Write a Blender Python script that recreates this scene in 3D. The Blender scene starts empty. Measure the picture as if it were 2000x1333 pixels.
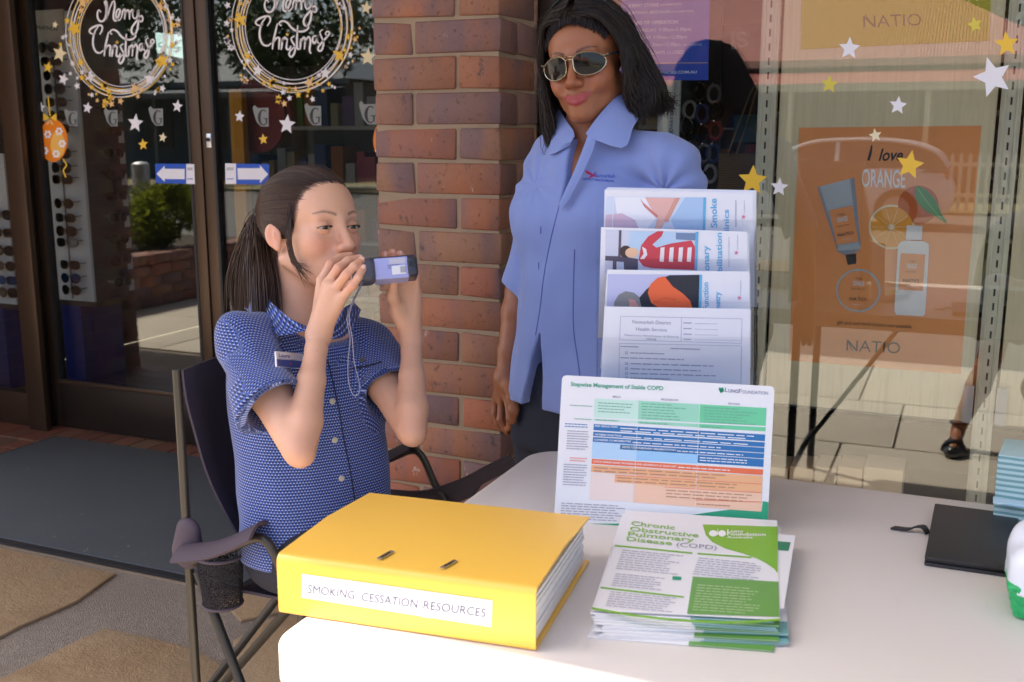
import bpy, bmesh, math, random
import numpy as np
from mathutils import Vector, Matrix
from mathutils.bvhtree import BVHTree
random.seed(7); rng = np.random.default_rng(7)
SC = bpy.context.scene; COL = SC.collection

# ---------------------------------------------------------------- camera
EYE = np.array([0.0, 0.0, 1.35]); YAW, PITCH, FOC = math.radians(23.16), math.radians(11.11), 2047.0
cam = bpy.data.cameras.new('camera'); cam.sensor_width = 36.0; cam.lens = 36.0 * FOC / 2000.0
cam.clip_start = 0.05; cam.clip_end = 2000
cam.dof.use_dof = True; cam.dof.focus_distance = 1.95; cam.dof.aperture_fstop = 8.0
camo = bpy.data.objects.new('camera', cam); COL.objects.link(camo)
camo.location = EYE; camo.rotation_euler = (math.radians(90) - PITCH, 0, YAW)
SC.camera = camo
# ---------------------------------------------------------------- sky and sun
SUN = Vector((0.60, 0.22, -1.0)).normalized()          # the way the sunlight travels
w = bpy.data.worlds.new('World'); SC.world = w; w.use_nodes = True
nt = w.node_tree; nt.nodes.clear()
sky = nt.nodes.new('ShaderNodeTexSky'); sky.sky_type = 'NISHITA'; sky.sun_disc = False
sky.sun_elevation = math.asin(-SUN.z); sky.sun_rotation = math.atan2(-SUN.x, -SUN.y)
sky.dust_density = 2.5; sky.air_density = .75
bg = nt.nodes.new('ShaderNodeBackground'); bg.inputs[1].default_value = 0.13
wo = nt.nodes.new('ShaderNodeOutputWorld')
nt.links.new(sky.outputs[0], bg.inputs[0]); nt.links.new(bg.outputs[0], wo.inputs[0])
sl = bpy.data.lights.new('sun', 'SUN'); sl.energy = 4.2; sl.angle = math.radians(0.6); sl.color = (1.0, 0.95, 0.87)
slo = bpy.data.objects.new('sun', sl); COL.objects.link(slo)
slo.rotation_euler = SUN.to_track_quat('-Z', 'Y').to_euler(); slo.location = (0, 0, 12)
SC.view_settings.view_transform = 'Standard'; SC.view_settings.look = 'None'
SC.view_settings.exposure = 1.98; SC.view_settings.gamma = 1.0; SC.view_settings.use_curve_mapping = False
SC.view_settings.use_white_balance = True; SC.view_settings.white_balance_temperature = 7050; SC.view_settings.white_balance_tint = 9
SC.cycles.max_bounces = 10; SC.cycles.diffuse_bounces = 5; SC.cycles.transparent_max_bounces = 16
SC.cycles.caustics_reflective = False; SC.cycles.caustics_refractive = False
SC.cycles.use_denoising = True; SC.cycles.sample_clamp_indirect = 6.0

# ---------------------------------------------------------------- survey of the photograph: pixel + known plane -> point
_f = np.array([-math.sin(YAW) * math.cos(PITCH), math.cos(YAW) * math.cos(PITCH), -math.sin(PITCH)])
_r = np.array([math.cos(YAW), math.sin(YAW), 0.0]); _d = np.cross(_f, _r)
def ray(x, y): return _f + _r * (x - 1000) / FOC + _d * (y - 666.5) / FOC
def P(x, y, Y):
    d = ray(x, y); return EYE + d * (Y / d[1])
def PZ(x, y, Z):
    d = ray(x, y); return EYE + d * ((Z - EYE[2]) / d[2])
class Plane:
    def __init__(s, o, n): s.o = np.array(o, float); s.n = np.array(n, float) / np.linalg.norm(n)
    def px(s, x, y, lift=0.0):
        d = ray(x, y); t = ((s.o - EYE) @ s.n) / (d @ s.n); return EYE + d * t + s.n * lift

# ---------------------------------------------------------------- materials
MATS = {}
class NT:
    def __init__(s, name):
        s.m = bpy.data.materials.new(name); s.m.use_nodes = True; s.t = s.m.node_tree; s.t.nodes.clear()
        s.out = s.n('OutputMaterial')
    def n(s, k, **kw):
        o = s.t.nodes.new('ShaderNode' + k)
        for a, b in kw.items(): setattr(o, a, b)
        return o
    def l(s, a, b): s.t.links.new(a, b)
    def val(s, sock, v):
        if hasattr(v, 'is_linked') or hasattr(v, 'links'): s.l(v, sock)
        else: sock.default_value = v
    def math(s, op, a, b=0.0, clamp=False):
        o = s.n('Math', operation=op, use_clamp=clamp); s.val(o.inputs[0], a); s.val(o.inputs[1], b); return o.outputs[0]
    def coord(s, kind='Object'): return s.n('TexCoord').outputs[kind]
    def noise(s, scale, detail=4, rough=.55, vec=None, dist=0.0, dims='3D'):
        o = s.n('TexNoise', noise_dimensions=dims); o.inputs['Scale'].default_value = scale; o.inputs['Detail'].default_value = detail
        o.inputs['Roughness'].default_value = rough; o.inputs['Distortion'].default_value = dist
        s.l(vec if vec is not None else s.coord(), o.inputs['Vector']); return o.outputs[0]
    def mapv(s, vec, sc=(1, 1, 1), loc=(0, 0, 0), rot=(0, 0, 0)):
        o = s.n('Mapping'); s.l(vec, o.inputs[0]); o.inputs['Scale'].default_value = sc; o.inputs['Location'].default_value = loc
        o.inputs['Rotation'].default_value = rot; return o.outputs[0]
    def ramp(s, fac, stops, interp='LINEAR'):
        o = s.n('ValToRGB'); s.l(fac, o.inputs[0]); cr = o.color_ramp; cr.interpolation = interp
        while len(cr.elements) > 1: cr.elements.remove(cr.elements[0])
        cr.elements[0].position = stops[0][0]; cr.elements[0].color = c4(stops[0][1])
        for p, c in stops[1:]:
            e = cr.elements.new(p); e.color = c4(c)
        return o.outputs[0]
    def mix(s, fac, a, b, mode='MIX'):
        o = s.n('Mix', data_type='RGBA', blend_type=mode); s.val(o.inputs[0], fac)
        s.val(o.inputs[6], a if hasattr(a, 'links') else c4(a)); s.val(o.inputs[7], b if hasattr(b, 'links') else c4(b)); return o.outputs[2]
    def bump(s, h, strength=.3, dist=.002):
        o = s.n('Bump'); o.inputs['Strength'].default_value = strength; o.inputs['Distance'].default_value = dist; s.l(h, o.inputs['Height']); return o.outputs[0]
    def bsdf(s, col, rough=.5, normal=None, **kw):
        b = s.n('BsdfPrincipled'); s.val(b.inputs['Base Color'], col if hasattr(col, 'links') else c4(col)); s.val(b.inputs['Roughness'], rough)
        for k, v in kw.items():
            sk = b.inputs[k.replace('_', ' ')]
            s.val(sk, c4(v) if isinstance(v, tuple) and len(v) == 3 and sk.type == 'RGBA' else v)
        if normal is not None: s.l(normal, b.inputs['Normal'])
        s.l(b.outputs[0], s.out.inputs[0]); return b
def c4(c):
    if isinstance(c, (int, float)): return (c, c, c, 1)
    return tuple(c) if len(c) == 4 else (*c, 1)
def srgb(r, g, b):
    return tuple(((v / 255) / 12.92 if v <= 10 else ((v / 255 + .055) / 1.055) ** 2.4) for v in (r, g, b))
def mat(name, col, rough=.5, var=.12, vscale=6.0, bump=0.0, bscale=80.0, **kw):
    if name in MATS: return MATS[name]
    n = NT(name); c = col if len(col) == 3 else col[:3]
    colr = c
    if var:
        f = n.noise(vscale, 5)
        colr = n.mix(f, tuple(max(0, v * (1 - var)) for v in c), tuple(min(1, v * (1 + var)) for v in c))
    nm = n.bump(n.noise(bscale, 3), bump, .002) if bump else None
    n.bsdf(colr, rough, nm, **kw); MATS[name] = n.m; return n.m
def flat(name, col, rough=.6, **kw): return mat(name, col, rough, var=.05, vscale=9, **kw)

# ---------------------------------------------------------------- objects
def tag(o, label=None, cat=None, group=None, kind=None):
    if label: o['label'] = label
    if cat: o['category'] = cat
    if group: o['group'] = group
    if kind: o['kind'] = kind
    return o
def link(name, me, m=None, parent=None, smooth=False):
    o = bpy.data.objects.new(name, me); COL.objects.link(o)
    if m is not None:
        for mm in (m if isinstance(m, (list, tuple)) else [m]): me.materials.append(mm)
    if smooth: me.shade_smooth()
    if parent is not None: o.parent = parent; o.matrix_parent_inverse = parent.matrix_basis.inverted()
    return o
def empty(name, loc=(0, 0, 0)):
    o = bpy.data.objects.new(name, None); o.location = loc; o.empty_display_size = .05; COL.objects.link(o); return o
def thing(name, label, cat, loc=(0, 0, 0), group=None): return tag(empty(name, loc), label, cat, group, 'thing')
class MB:
    """collects boxes, tubes and polygons; build() links them as one mesh object"""
    def __init__(s): s.v = []; s.f = []; s.mi = []; s.cur = 0
    def add(s, vs, fs):
        n = len(s.v); s.v += [tuple(map(float, v)) for v in vs]; s.f += [tuple(i + n for i in f) for f in fs]; s.mi += [s.cur] * len(fs); return s
    def box(s, lo, hi):
        (a, b, c), (d, e, f) = lo, hi
        return s.add([(a, b, c), (d, b, c), (d, e, c), (a, e, c), (a, b, f), (d, b, f), (d, e, f), (a, e, f)],
                     [(0, 3, 2, 1), (4, 5, 6, 7), (0, 1, 5, 4), (1, 2, 6, 5), (2, 3, 7, 6), (3, 0, 4, 7)])
    def obox(s, o, u, v, t):      # box from a corner and three edge vectors
        o, u, v, t = (np.array(q, float) for q in (o, u, v, t))
        return s.add([o, o + u, o + u + v, o + v, o + t, o + u + t, o + u + v + t, o + v + t],
                     [(0, 3, 2, 1), (4, 5, 6, 7), (0, 1, 5, 4), (1, 2, 6, 5), (2, 3, 7, 6), (3, 0, 4, 7)])
    def poly(s, pts): return s.add(pts, [tuple(range(len(pts)))])
    def prism(s, pts, t):         # planar outline pushed along t
        n = len(pts); t = np.array(t, float); pts = [np.array(p, float) for p in pts]
        return s.add(pts + [p + t for p in pts], [tuple(range(n))[::-1], tuple(range(n, 2 * n))] + [(i, (i + 1) % n, n + (i + 1) % n, n + i) for i in range(n)])
    def tube(s, pts, r, seg=8, cap=True):
        pts = np.array(pts, float); n = len(pts); rr = np.full(n, r, float) if np.isscalar(r) else np.array(r, float)
        T = np.gradient(pts, axis=0); T /= np.linalg.norm(T, axis=1)[:, None] + 1e-12
        u = np.cross(T[0], (0, 0, 1.0)); u = u if np.linalg.norm(u) > .1 else np.cross(T[0], (0, 1.0, 0)); u /= np.linalg.norm(u)
        vs = []
        for i in range(n):
            u = u - T[i] * (u @ T[i]); u /= np.linalg.norm(u); v = np.cross(T[i], u)
            vs += [pts[i] + rr[i] * (math.cos(2 * math.pi * k / seg) * u + math.sin(2 * math.pi * k / seg) * v) for k in range(seg)]
        fs = [(i * seg + k, i * seg + (k + 1) % seg, (i + 1) * seg + (k + 1) % seg, (i + 1) * seg + k) for i in range(n - 1) for k in range(seg)]
        if cap: fs += [tuple(range(seg))[::-1], tuple(range((n - 1) * seg, n * seg))]
        return s.add(vs, fs)
    def grid(s, G):               # (n, m, 3) array of points
        n, m = len(G), len(G[0])
        return s.add([p for row in G for p in row], [(i * m + j, (i + 1) * m + j, (i + 1) * m + j + 1, i * m + j + 1) for i in range(n - 1) for j in range(m - 1)])
    def mesh(s, name):
        me = bpy.data.meshes.new(name); me.from_pydata(s.v, [], s.f); me.update()
        if any(s.mi): me.polygons.foreach_set('material_index', s.mi)
        return me
    def build(s, name, m, parent=None, smooth=False, bevel=0.0, seg=2, recalc=True):
        me = s.mesh(name)
        if recalc:
            bm = bmesh.new(); bm.from_mesh(me); bmesh.ops.recalc_face_normals(bm, faces=bm.faces); bm.to_mesh(me); bm.free()
        o = link(name, me, m, parent)
        if bevel: do_bevel(me, bevel, seg)
        if smooth or bevel: smooth_by_angle(me, 40)
        return o
def do_bevel(me, wdt, seg=2):
    bm = bmesh.new(); bm.from_mesh(me)
    es = [e for e in bm.edges if len(e.link_faces) == 2 and e.calc_face_angle(0) > math.radians(28)]
    bmesh.ops.bevel(bm, geom=es, offset=wdt, offset_type='OFFSET', segments=seg, profile=.6, affect='EDGES', clamp_overlap=True)
    bm.to_mesh(me); bm.free(); me.update()
def smooth_by_angle(me, deg=40):
    me.shade_smooth()
    try: me.set_sharp_from_angle(angle=math.radians(deg))
    except Exception: pass
def arc(pts, n=40):
    """Catmull-Rom through points"""
    p = np.array(pts, float); q = np.vstack([2 * p[0] - p[1], p, 2 * p[-1] - p[-2]]); out = []
    k = len(p) - 1
    for t in np.linspace(0, k - 1e-9, n):
        i = int(t); u = t - i; a, b, c, d = q[i], q[i + 1], q[i + 2], q[i + 3]
        out.append(.5 * (2 * b + (c - a) * u + (2 * a - 5 * b + 4 * c - d) * u * u + (3 * b - a - 3 * c + d) * u ** 3))
    return np.array(out)

# ---------------------------------------------------------------- lettering: built-in font turned into flat mesh
def text_pts(s, bold=0.0, shear=0.0, space=1.0):
    cu = bpy.data.curves.new('t', 'FONT'); cu.body = s; cu.size = 1; cu.offset = bold; cu.shear = shear; cu.space_character = space
    cu.resolution_u = 3; cu.fill_mode = 'FRONT'
    o = bpy.data.objects.new('t', cu); COL.objects.link(o)
    dg = bpy.context.evaluated_depsgraph_get(); me = bpy.data.meshes.new_from_object(o.evaluated_get(dg))
    v = np.array([p.co[:] for p in me.vertices]) if len(me.vertices) else np.zeros((0, 3)); f = [tuple(p.vertices) for p in me.polygons]
    bpy.data.objects.remove(o); bpy.data.curves.remove(cu); bpy.data.meshes.remove(me)
    return v, f
class Print:
    """flat print on a plane: polygons and lettering given in the survey's coordinates, one mesh per colour"""
    def __init__(s, plane, lift=.0006): s.pl = plane; s.b = {}; s.lift = lift; s.n = 0
    def mb(s, m):
        return s.b.setdefault(m.name, (m, MB()))[1]
    def poly(s, m, pts, z=0):
        s.mb(m).poly([s.pl.px(x, y, s.lift * (1 + z)) for x, y in pts]); return s
    def quad(s, m, x0, y0, x1, y1, z=0, sk=(0, 0)):   # sk: slopes dy/dx of horizontals, dx/dy of verticals
        a, b = sk
        return s.poly(m, [(x0, y0), (x1, y0 + a * (x1 - x0)), (x1 + b * (y1 - y0), y1 + a * (x1 - x0)), (x0 + b * (y1 - y0), y1)], z)
    def ell(s, m, cx, cy, rx, ry, z=0, n=28, rin=0.0):
        c = [(cx + rx * math.cos(t), cy + ry * math.sin(t)) for t in np.linspace(0, 2 * math.pi, n, endpoint=False)]
        if not rin: return s.poly(m, c, z)
        i = [(cx + rx * rin * math.cos(t), cy + ry * rin * math.sin(t)) for t in np.linspace(0, 2 * math.pi, n, endpoint=False)]
        P3 = [s.pl.px(x, y, s.lift * (1 + z)) for x, y in c + i]
        s.mb(m).add(P3, [(k, (k + 1) % n, n + (k + 1) % n, n + k) for k in range(n)]); return s
    def line(s, m, pts, wd, z=0):
        pts = np.array(pts, float); t = np.gradient(pts, axis=0); t /= np.linalg.norm(t, axis=1)[:, None] + 1e-9
        nn = np.stack([-t[:, 1], t[:, 0]], 1) * (np.array(wd).reshape(-1, 1) / 2)
        a, b = pts + nn, pts - nn; n = len(pts)
        s.mb(m).add([s.pl.px(x, y, s.lift * (1 + z)) for x, y in np.vstack([a, b])], [(i, i + 1, n + i + 1, n + i) for i in range(n - 1)]); return s
    def text(s, m, body, p0, p1, h, z=0, bold=0.0, shear=0.0, space=1.0):
        """lettering whose baseline runs from p0 to p1 and whose capitals are h high, all in survey pixels"""
        v, f = text_pts(body, bold, shear, space)
        if not len(v): return s
        w_ = v[:, 0].max() - v[:, 0].min(); x0 = v[:, 0].min(); p0 = np.array(p0, float); p1 = np.array(p1, float)
        u = (p1 - p0) / w_; L = np.linalg.norm(p1 - p0); up = np.array([(p1 - p0)[1], -(p1 - p0)[0]]) / L * (h / .73)
        q = p0 + (v[:, :1] - x0) * u + v[:, 1:2] * up
        s.mb(m).add([s.pl.px(x, y, s.lift * (1 + z)) for x, y in q], f); return s
    def greek(s, m, x0, y0, x1, n, dy, h, sk=0.0, z=0, ragged=.25, seed=1, vsk=0.0):
        """n lines of small type too fine to read: bars of word length"""
        r = random.Random(seed)
        for i in range(n):
            y = y0 + i * dy; x = x0 + vsk * i * dy; end = x0 + vsk * i * dy + (x1 - x0) * (1 - ragged * r.random())
            while x < end - 2:
                wl = min(end - x, (x1 - x0) * r.uniform(.05, .14)); yy = y + sk * (x - x0)
                s.quad(m, x, yy, x + wl, yy + h, z, (sk, vsk)); x += wl + (x1 - x0) * .018
        return s
    def build(s, parent, name='print'):
        for k, (m, b) in s.b.items():
            b.build(name, m, parent, recalc=False)
def star_pts(cx, cy, r, rot=0.0, inner=.45, n=5, sx=1.0):
    return [(cx + sx * (r if k % 2 == 0 else r * inner) * math.sin(rot + k * math.pi / n), cy - (r if k % 2 == 0 else r * inner) * math.cos(rot + k * math.pi / n)) for k in range(2 * n)]

# ---------------------------------------------------------------- distance-field modelling for bodies and cloth
class Field:
    def __init__(s, lo, hi, h):
        s.lo = np.array(lo, float); s.h = h; s.n = np.ceil((np.array(hi, float) - s.lo) / h).astype(int) + 1
        s.d = np.full(s.n, .2, np.float32); s.ax = [(s.lo[i] + h * np.arange(s.n[i])).astype(np.float32) for i in range(3)]
    def block(s, lo, hi):
        a = np.clip(np.floor((np.array(lo) - s.lo) / s.h).astype(int), 0, s.n); b = np.clip(np.ceil((np.array(hi) - s.lo) / s.h).astype(int) + 1, 0, s.n)
        sl = tuple(slice(i, j) for i, j in zip(a, b)); X = s.ax[0][sl[0]][:, None, None]; Y = s.ax[1][sl[1]][None, :, None]; Z = s.ax[2][sl[2]][None, None, :]
        return sl, X, Y, Z, (b <= a).any()
    def op(s, fn, lo, hi, k, mode):
        m = max(k, 0) + 4 * s.h; sl, X, Y, Z, emp = s.block(np.array(lo) - m, np.array(hi) + m)
        if emp: return s
        b = fn(X, Y, Z); a = s.d[sl]
        if mode == 'sub': a = -a
        if k > 0:
            hh = np.maximum(k - np.abs(a - b), 0) / k; r = np.minimum(a, b) - hh * hh * (k * .25)
        else: r = np.minimum(a, b)
        s.d[sl] = -r if mode == 'sub' else r
        return s
    @staticmethod
    def _ell(c, r, M):
        c = np.array(c, np.float32)
        def fn(X, Y, Z):
            x, y, z = X - c[0], Y - c[1], Z - c[2]
            q = [(x * M[i][0] + y * M[i][1] + z * M[i][2]) / r[i] for i in range(3)]
            k0 = np.sqrt(q[0] ** 2 + q[1] ** 2 + q[2] ** 2) + 1e-6
            k1 = np.sqrt((q[0] / r[0]) ** 2 + (q[1] / r[1]) ** 2 + (q[2] / r[2]) ** 2) + 1e-6
            return (k0 * (k0 - 1) / k1).astype(np.float32)
        return fn
    def ell(s, c, r, M=np.eye(3), k=.01, mode='add'):
        R = max(r); c = np.array(c, float); return s.op(s._ell(c, r, M), c - R, c + R, k, mode)
    def cone(s, a, b, r1, r2, k=.01, mode='add', flat=None):
        """tapered capsule; flat = (unit axis, scale) squashes it along an axis"""
        a = np.array(a, float); b = np.array(b, float); ba = b - a; L2 = float(ba @ ba) + 1e-12
        def fn(X, Y, Z):
            x, y, z = X - a[0], Y - a[1], Z - a[2]
            t = np.clip((x * ba[0] + y * ba[1] + z * ba[2]) / L2, 0, 1)
            x = x - t * ba[0]; y = y - t * ba[1]; z = z - t * ba[2]
            if flat is not None:
                ax, sc = flat; e = (x * ax[0] + y * ax[1] + z * ax[2]) * (1 / sc - 1); x = x + e * ax[0]; y = y + e * ax[1]; z = z + e * ax[2]
                return ((np.sqrt(x * x + y * y + z * z) - (r1 + (r2 - r1) * t)) * min(1, sc)).astype(np.float32)
            return (np.sqrt(x * x + y * y + z * z) - (r1 + (r2 - r1) * t)).astype(np.float32)
        R = max(r1, r2) * 1.1; return s.op(fn, np.minimum(a, b) - R, np.maximum(a, b) + R, k, mode)
    def chain(s, pts, rs, k=.008, mode='add', flat=None):
        for i in range(len(pts) - 1): s.cone(pts[i], pts[i + 1], rs[i], rs[i + 1], k, mode, flat)
        return s
    def func(s, fn, lo, hi, k=0.0, mode='add'): return s.op(fn, lo, hi, k, mode)
    def cut(s, p, n):             # remove the half space beyond p along n
        X, Y, Z = s.ax[0][:, None, None], s.ax[1][None, :, None], s.ax[2][None, None, :]
        s.d = np.maximum(s.d, ((X - p[0]) * n[0] + (Y - p[1]) * n[1] + (Z - p[2]) * n[2]).astype(np.float32)); return s
    def displace(s, fn):
        X, Y, Z = s.ax[0][:, None, None], s.ax[1][None, :, None], s.ax[2][None, None, :]
        s.d = s.d + fn(X, Y, Z).astype(np.float32); return s
    def surface(s, smooth=1):
        d = s.d; d[0] = d[-1] = .05; d[:, 0] = d[:, -1] = .05; d[:, :, 0] = d[:, :, -1] = .05
        ins = d < 0; n = d.shape
        cnt = np.zeros(tuple(np.array(n) - 1), np.int8)
        for i in (0, 1):
            for j in (0, 1):
                for k in (0, 1): cnt += ins[i:n[0] - 1 + i, j:n[1] - 1 + j, k:n[2] - 1 + k]
        cell = np.argwhere((cnt > 0) & (cnt < 8)); idx = np.full(cnt.shape, -1, np.int32); idx[tuple(cell.T)] = np.arange(len(cell))
        acc = np.zeros((len(cell), 3)); num = np.zeros(len(cell)); corner = {}
        for o in [(i, j, k) for i in (0, 1) for j in (0, 1) for k in (0, 1)]: corner[o] = d[tuple((cell + o).T)].astype(float)
        for a in corner:
            for x in range(3):
                if a[x] == 0:
                    b = list(a); b[x] = 1; va, vb = corner[a], corner[tuple(b)]; m = (va < 0) != (vb < 0)
                    t = np.where(m, va / np.where(m, va - vb, 1), 0); p = np.array(a, float)[None].repeat(len(cell), 0); p[:, x] += t
                    acc[m] += p[m]; num[m] += 1
        V = (cell + acc / num[:, None]) * s.h + s.lo
        Q = []
        for x in range(3):
            sa = [slice(1, n[i] - 1) for i in range(3)]; sb = list(sa); sa[x] = slice(0, n[x] - 1); sb[x] = slice(1, n[x])
            A, B = ins[tuple(sa)], ins[tuple(sb)]; e = np.argwhere(A != B); dirn = A[tuple(e.T)]
            off = np.array([0 if i == x else 1 for i in range(3)]); e = e + off; y, z = (x + 1) % 3, (x + 2) % 3
            def sh(dy, dz):
                q = e.copy(); q[:, y] -= dy; q[:, z] -= dz; return idx[tuple(q.T)]
            q = np.stack([sh(1, 1), sh(0, 1), sh(0, 0), sh(1, 0)], 1); q[~dirn] = q[~dirn][:, ::-1]; Q.append(q)
        Q = np.concatenate(Q); Q = Q[(Q >= 0).all(1)]
        for _ in range(smooth):
            acc = np.zeros_like(V); num = np.zeros(len(V))
            for i in range(4):
                a, b = Q[:, i], Q[:, (i + 1) % 4]
                for c_ in range(3): acc[:, c_] += np.bincount(a, V[b, c_], len(V)) + np.bincount(b, V[a, c_], len(V))
                num += np.bincount(a, minlength=len(V)) + np.bincount(b, minlength=len(V))
            V = .5 * V + .5 * acc / np.maximum(num, 1)[:, None]
        return V, Q
def np_mesh(name, V, Q, m, parent=None, smooth=True, **attrs):
    me = bpy.data.meshes.new(name); me.vertices.add(len(V)); me.vertices.foreach_set('co', V.astype(np.float32).ravel())
    k = Q.shape[1]; me.loops.add(Q.size); me.loops.foreach_set('vertex_index', Q.astype(np.int32).ravel())
    me.polygons.add(len(Q)); me.polygons.foreach_set('loop_start', np.arange(0, Q.size, k, dtype=np.int32))
    me.update(calc_edges=True); me.validate()
    for an, arr in attrs.items():
        if arr.shape[1] == 2:
            a = me.attributes.new(an, 'FLOAT2', 'POINT'); a.data.foreach_set('vector', arr.astype(np.float32).ravel())
        else:
            a = me.attributes.new(an, 'FLOAT_COLOR', 'POINT'); arr = np.hstack([arr, np.ones((len(arr), 1))]) if arr.shape[1] == 3 else arr; a.data.foreach_set('color', arr.astype(np.float32).ravel())
    return link(name, me, m, parent, smooth)
def strands(name, curves, rad, m, parent):
    """curves (n, k, 3) -> three-sided tapering strands in one mesh"""
    C = np.asarray(curves, float); n, k, _ = C.shape; R = np.asarray(rad, float); R = R if R.ndim == 2 else np.tile(R, (n, 1))
    T = np.gradient(C, axis=1); T /= np.linalg.norm(T, axis=2, keepdims=True) + 1e-9
    ref = rng.normal(size=(n, 1, 3)); U = np.cross(T, ref); U /= np.linalg.norm(U, axis=2, keepdims=True) + 1e-9; W = np.cross(T, U)
    V = np.stack([C + R[..., None] * (math.cos(a) * U + math.sin(a) * W) for a in (0, 2.094, 4.189)], 2).reshape(-1, 3)
    i = np.arange(n)[:, None, None] * k * 3; j = np.arange(k - 1)[None, :, None] * 3; t = np.arange(3)[None, None, :]; t2 = (t + 1) % 3
    a = i + j + t; b = i + j + t2; Q = np.stack([a, b, b + 3, a + 3], -1).reshape(-1, 4)
    return np_mesh(name, V, Q, m, parent)
def frame_axes(yaw, pit, rol):
    """rows: forward, left, up of a head or trunk that faces the street when yaw = 0"""
    cy, sy = math.cos(yaw), math.sin(yaw); f = np.array([sy, -cy, 0]); l = np.array([cy, sy, 0]); u = np.array([0, 0, 1.])
    cp, sp = math.cos(pit), math.sin(pit); f, u = cp * f + sp * u, cp * u - sp * f
    cr, sr = math.cos(rol), math.sin(rol); l, u = cr * l + sr * u, cr * u - sr * l
    return np.array([f, l, u])
# ================================================================ setting
GY, DY = 2.66, 3.57            # planes of the window glass and of the door glass
def concrete_mat(name, base, v=.16):
    n = NT(name); a = n.noise(2.2, 6, .6); b = n.noise(55, 4, .6); c = n.noise(.6, 3)
    col = n.mix(a, tuple(x * (1 - v) for x in base), tuple(x * (1 + v) for x in base))
    col = n.mix(n.math('MULTIPLY', b, .5), col, tuple(x * .62 for x in base)); col = n.mix(n.math('MULTIPLY', c, .35), col, (base[0] * 1.1, base[1] * 1.0, base[2] * .88))
    n.bsdf(col, .85, n.bump(b, .35, .003)); MATS[name] = n.m; return n.m
mConc = concrete_mat('concrete', (.50, .45, .38)); mAsph = concrete_mat('asphalt', (.13, .125, .12)); mKerb = concrete_mat('kerb_concrete', (.46, .43, .38))
n = NT('aggregate'); vo = n.n('TexVoronoi'); vo.inputs['Scale'].default_value = 210; n.l(n.coord(), vo.inputs['Vector'])
colr = n.mix(n.noise(3, 5), n.ramp(vo.outputs['Color'], [(0, srgb(112, 102, 94)), (.5, srgb(156, 144, 132)), (1, srgb(190, 178, 164))]), srgb(136, 124, 114))
n.bsdf(colr, .9, n.bump(vo.outputs['Distance'], .7, .004)); mAggr = n.m
n = NT('sandstone'); a = n.noise(3.2, 7, .62, dist=.6); b = n.noise(22, 5, .65); g = n.noise(160, 3)
colr = n.ramp(a, [(.25, srgb(150, 120, 88)), (.5, srgb(178, 150, 116)), (.75, srgb(164, 146, 120))]); colr = n.mix(n.math('MULTIPLY', b, .55), colr, srgb(136, 114, 88))
colr = n.mix(n.ramp(g, [(.62, 0), (.75, .6)]), colr, srgb(112, 96, 80)); n.bsdf(colr, .8, n.bump(n.math('ADD', b, n.math('MULTIPLY', g, .4)), .8, .007)); mSand = n.m
n = NT('brick'); oi = n.n('ObjectInfo').outputs['Random']; co = n.coord(); off = n.n('VectorMath', operation='ADD'); cx = n.n('CombineXYZ')
for i in range(3): n.l(n.math('MULTIPLY', oi, 37.0 + 11 * i), cx.inputs[i])
n.l(co, off.inputs[0]); n.l(cx.outputs[0], off.inputs[1]); bv = off.outputs[0]
base = n.ramp(oi, [(0, srgb(150, 102, 78)), (.16, srgb(164, 104, 76)), (.30, srgb(142, 102, 82)), (.44, srgb(160, 116, 90)), (.58, srgb(134, 96, 84)), (.7, srgb(172, 98, 70)), (.82, srgb(128, 98, 88)), (.92, srgb(158, 110, 84)), (1, srgb(150, 98, 76))])
kiln = n.noise(9, 2, .5, n.mapv(bv, (1, .4, .3))); base = n.mix(n.ramp(kiln, [(.42, 0), (.60, .85)]), base, srgb(116, 92, 96))
base = n.mix(n.ramp(n.noise(5, 3, .5, n.mapv(bv, (1, 1, .6), (3, 1, 0))), [(.55, 0), (.75, .7)]), base, srgb(178, 106, 70))
scuff = n.noise(30, 6, .7, n.mapv(bv, (1, 1, .55))); base = n.mix(n.ramp(scuff, [(.61, 0), (.67, .85)]), base, srgb(74, 66, 66))
pale = n.noise(26, 5, .7, n.mapv(bv, (1, 1, .5), (9, 4, 2))); base = n.mix(n.ramp(pale, [(.68, 0), (.74, .8)]), base, srgb(200, 180, 166))
fine = n.noise(130, 3, .6, bv); base = n.mix(n.math('MULTIPLY', fine, .3), base, srgb(92, 60, 46))
pit = n.ramp(n.noise(75, 4, .65, bv), [(.30, 0), (.40, 1)]); base = n.mix(n.math('MULTIPLY', n.math('SUBTRACT', 1.0, pit), .6), base, srgb(70, 52, 44)); n.bsdf(base, .75, n.bump(n.math('ADD', n.math('MULTIPLY', pit, .5), n.noise(40, 6, .7, bv)), .55, .004)); mBrick = n.m
mMortar = mat('mortar', srgb(150, 130, 108), .95, .18, 14, .6, 120)
n = NT('red_tile'); oi = n.n('ObjectInfo').outputs['Random']
colr = n.ramp(oi, [(0, srgb(112, 66, 54)), (.35, srgb(126, 78, 62)), (.6, srgb(138, 74, 56)), (.85, srgb(128, 98, 76)), (1, srgb(110, 72, 62))])
colr = n.mix(n.math('MULTIPLY', n.noise(14, 5), .5), colr, srgb(104, 84, 72)); n.bsdf(colr, .55, n.bump(n.noise(90, 3), .2, .002)); mTile = n.m

def structure(name, mb, m, **kw): return tag(mb.build(name, m, **kw), kind='structure')
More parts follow.
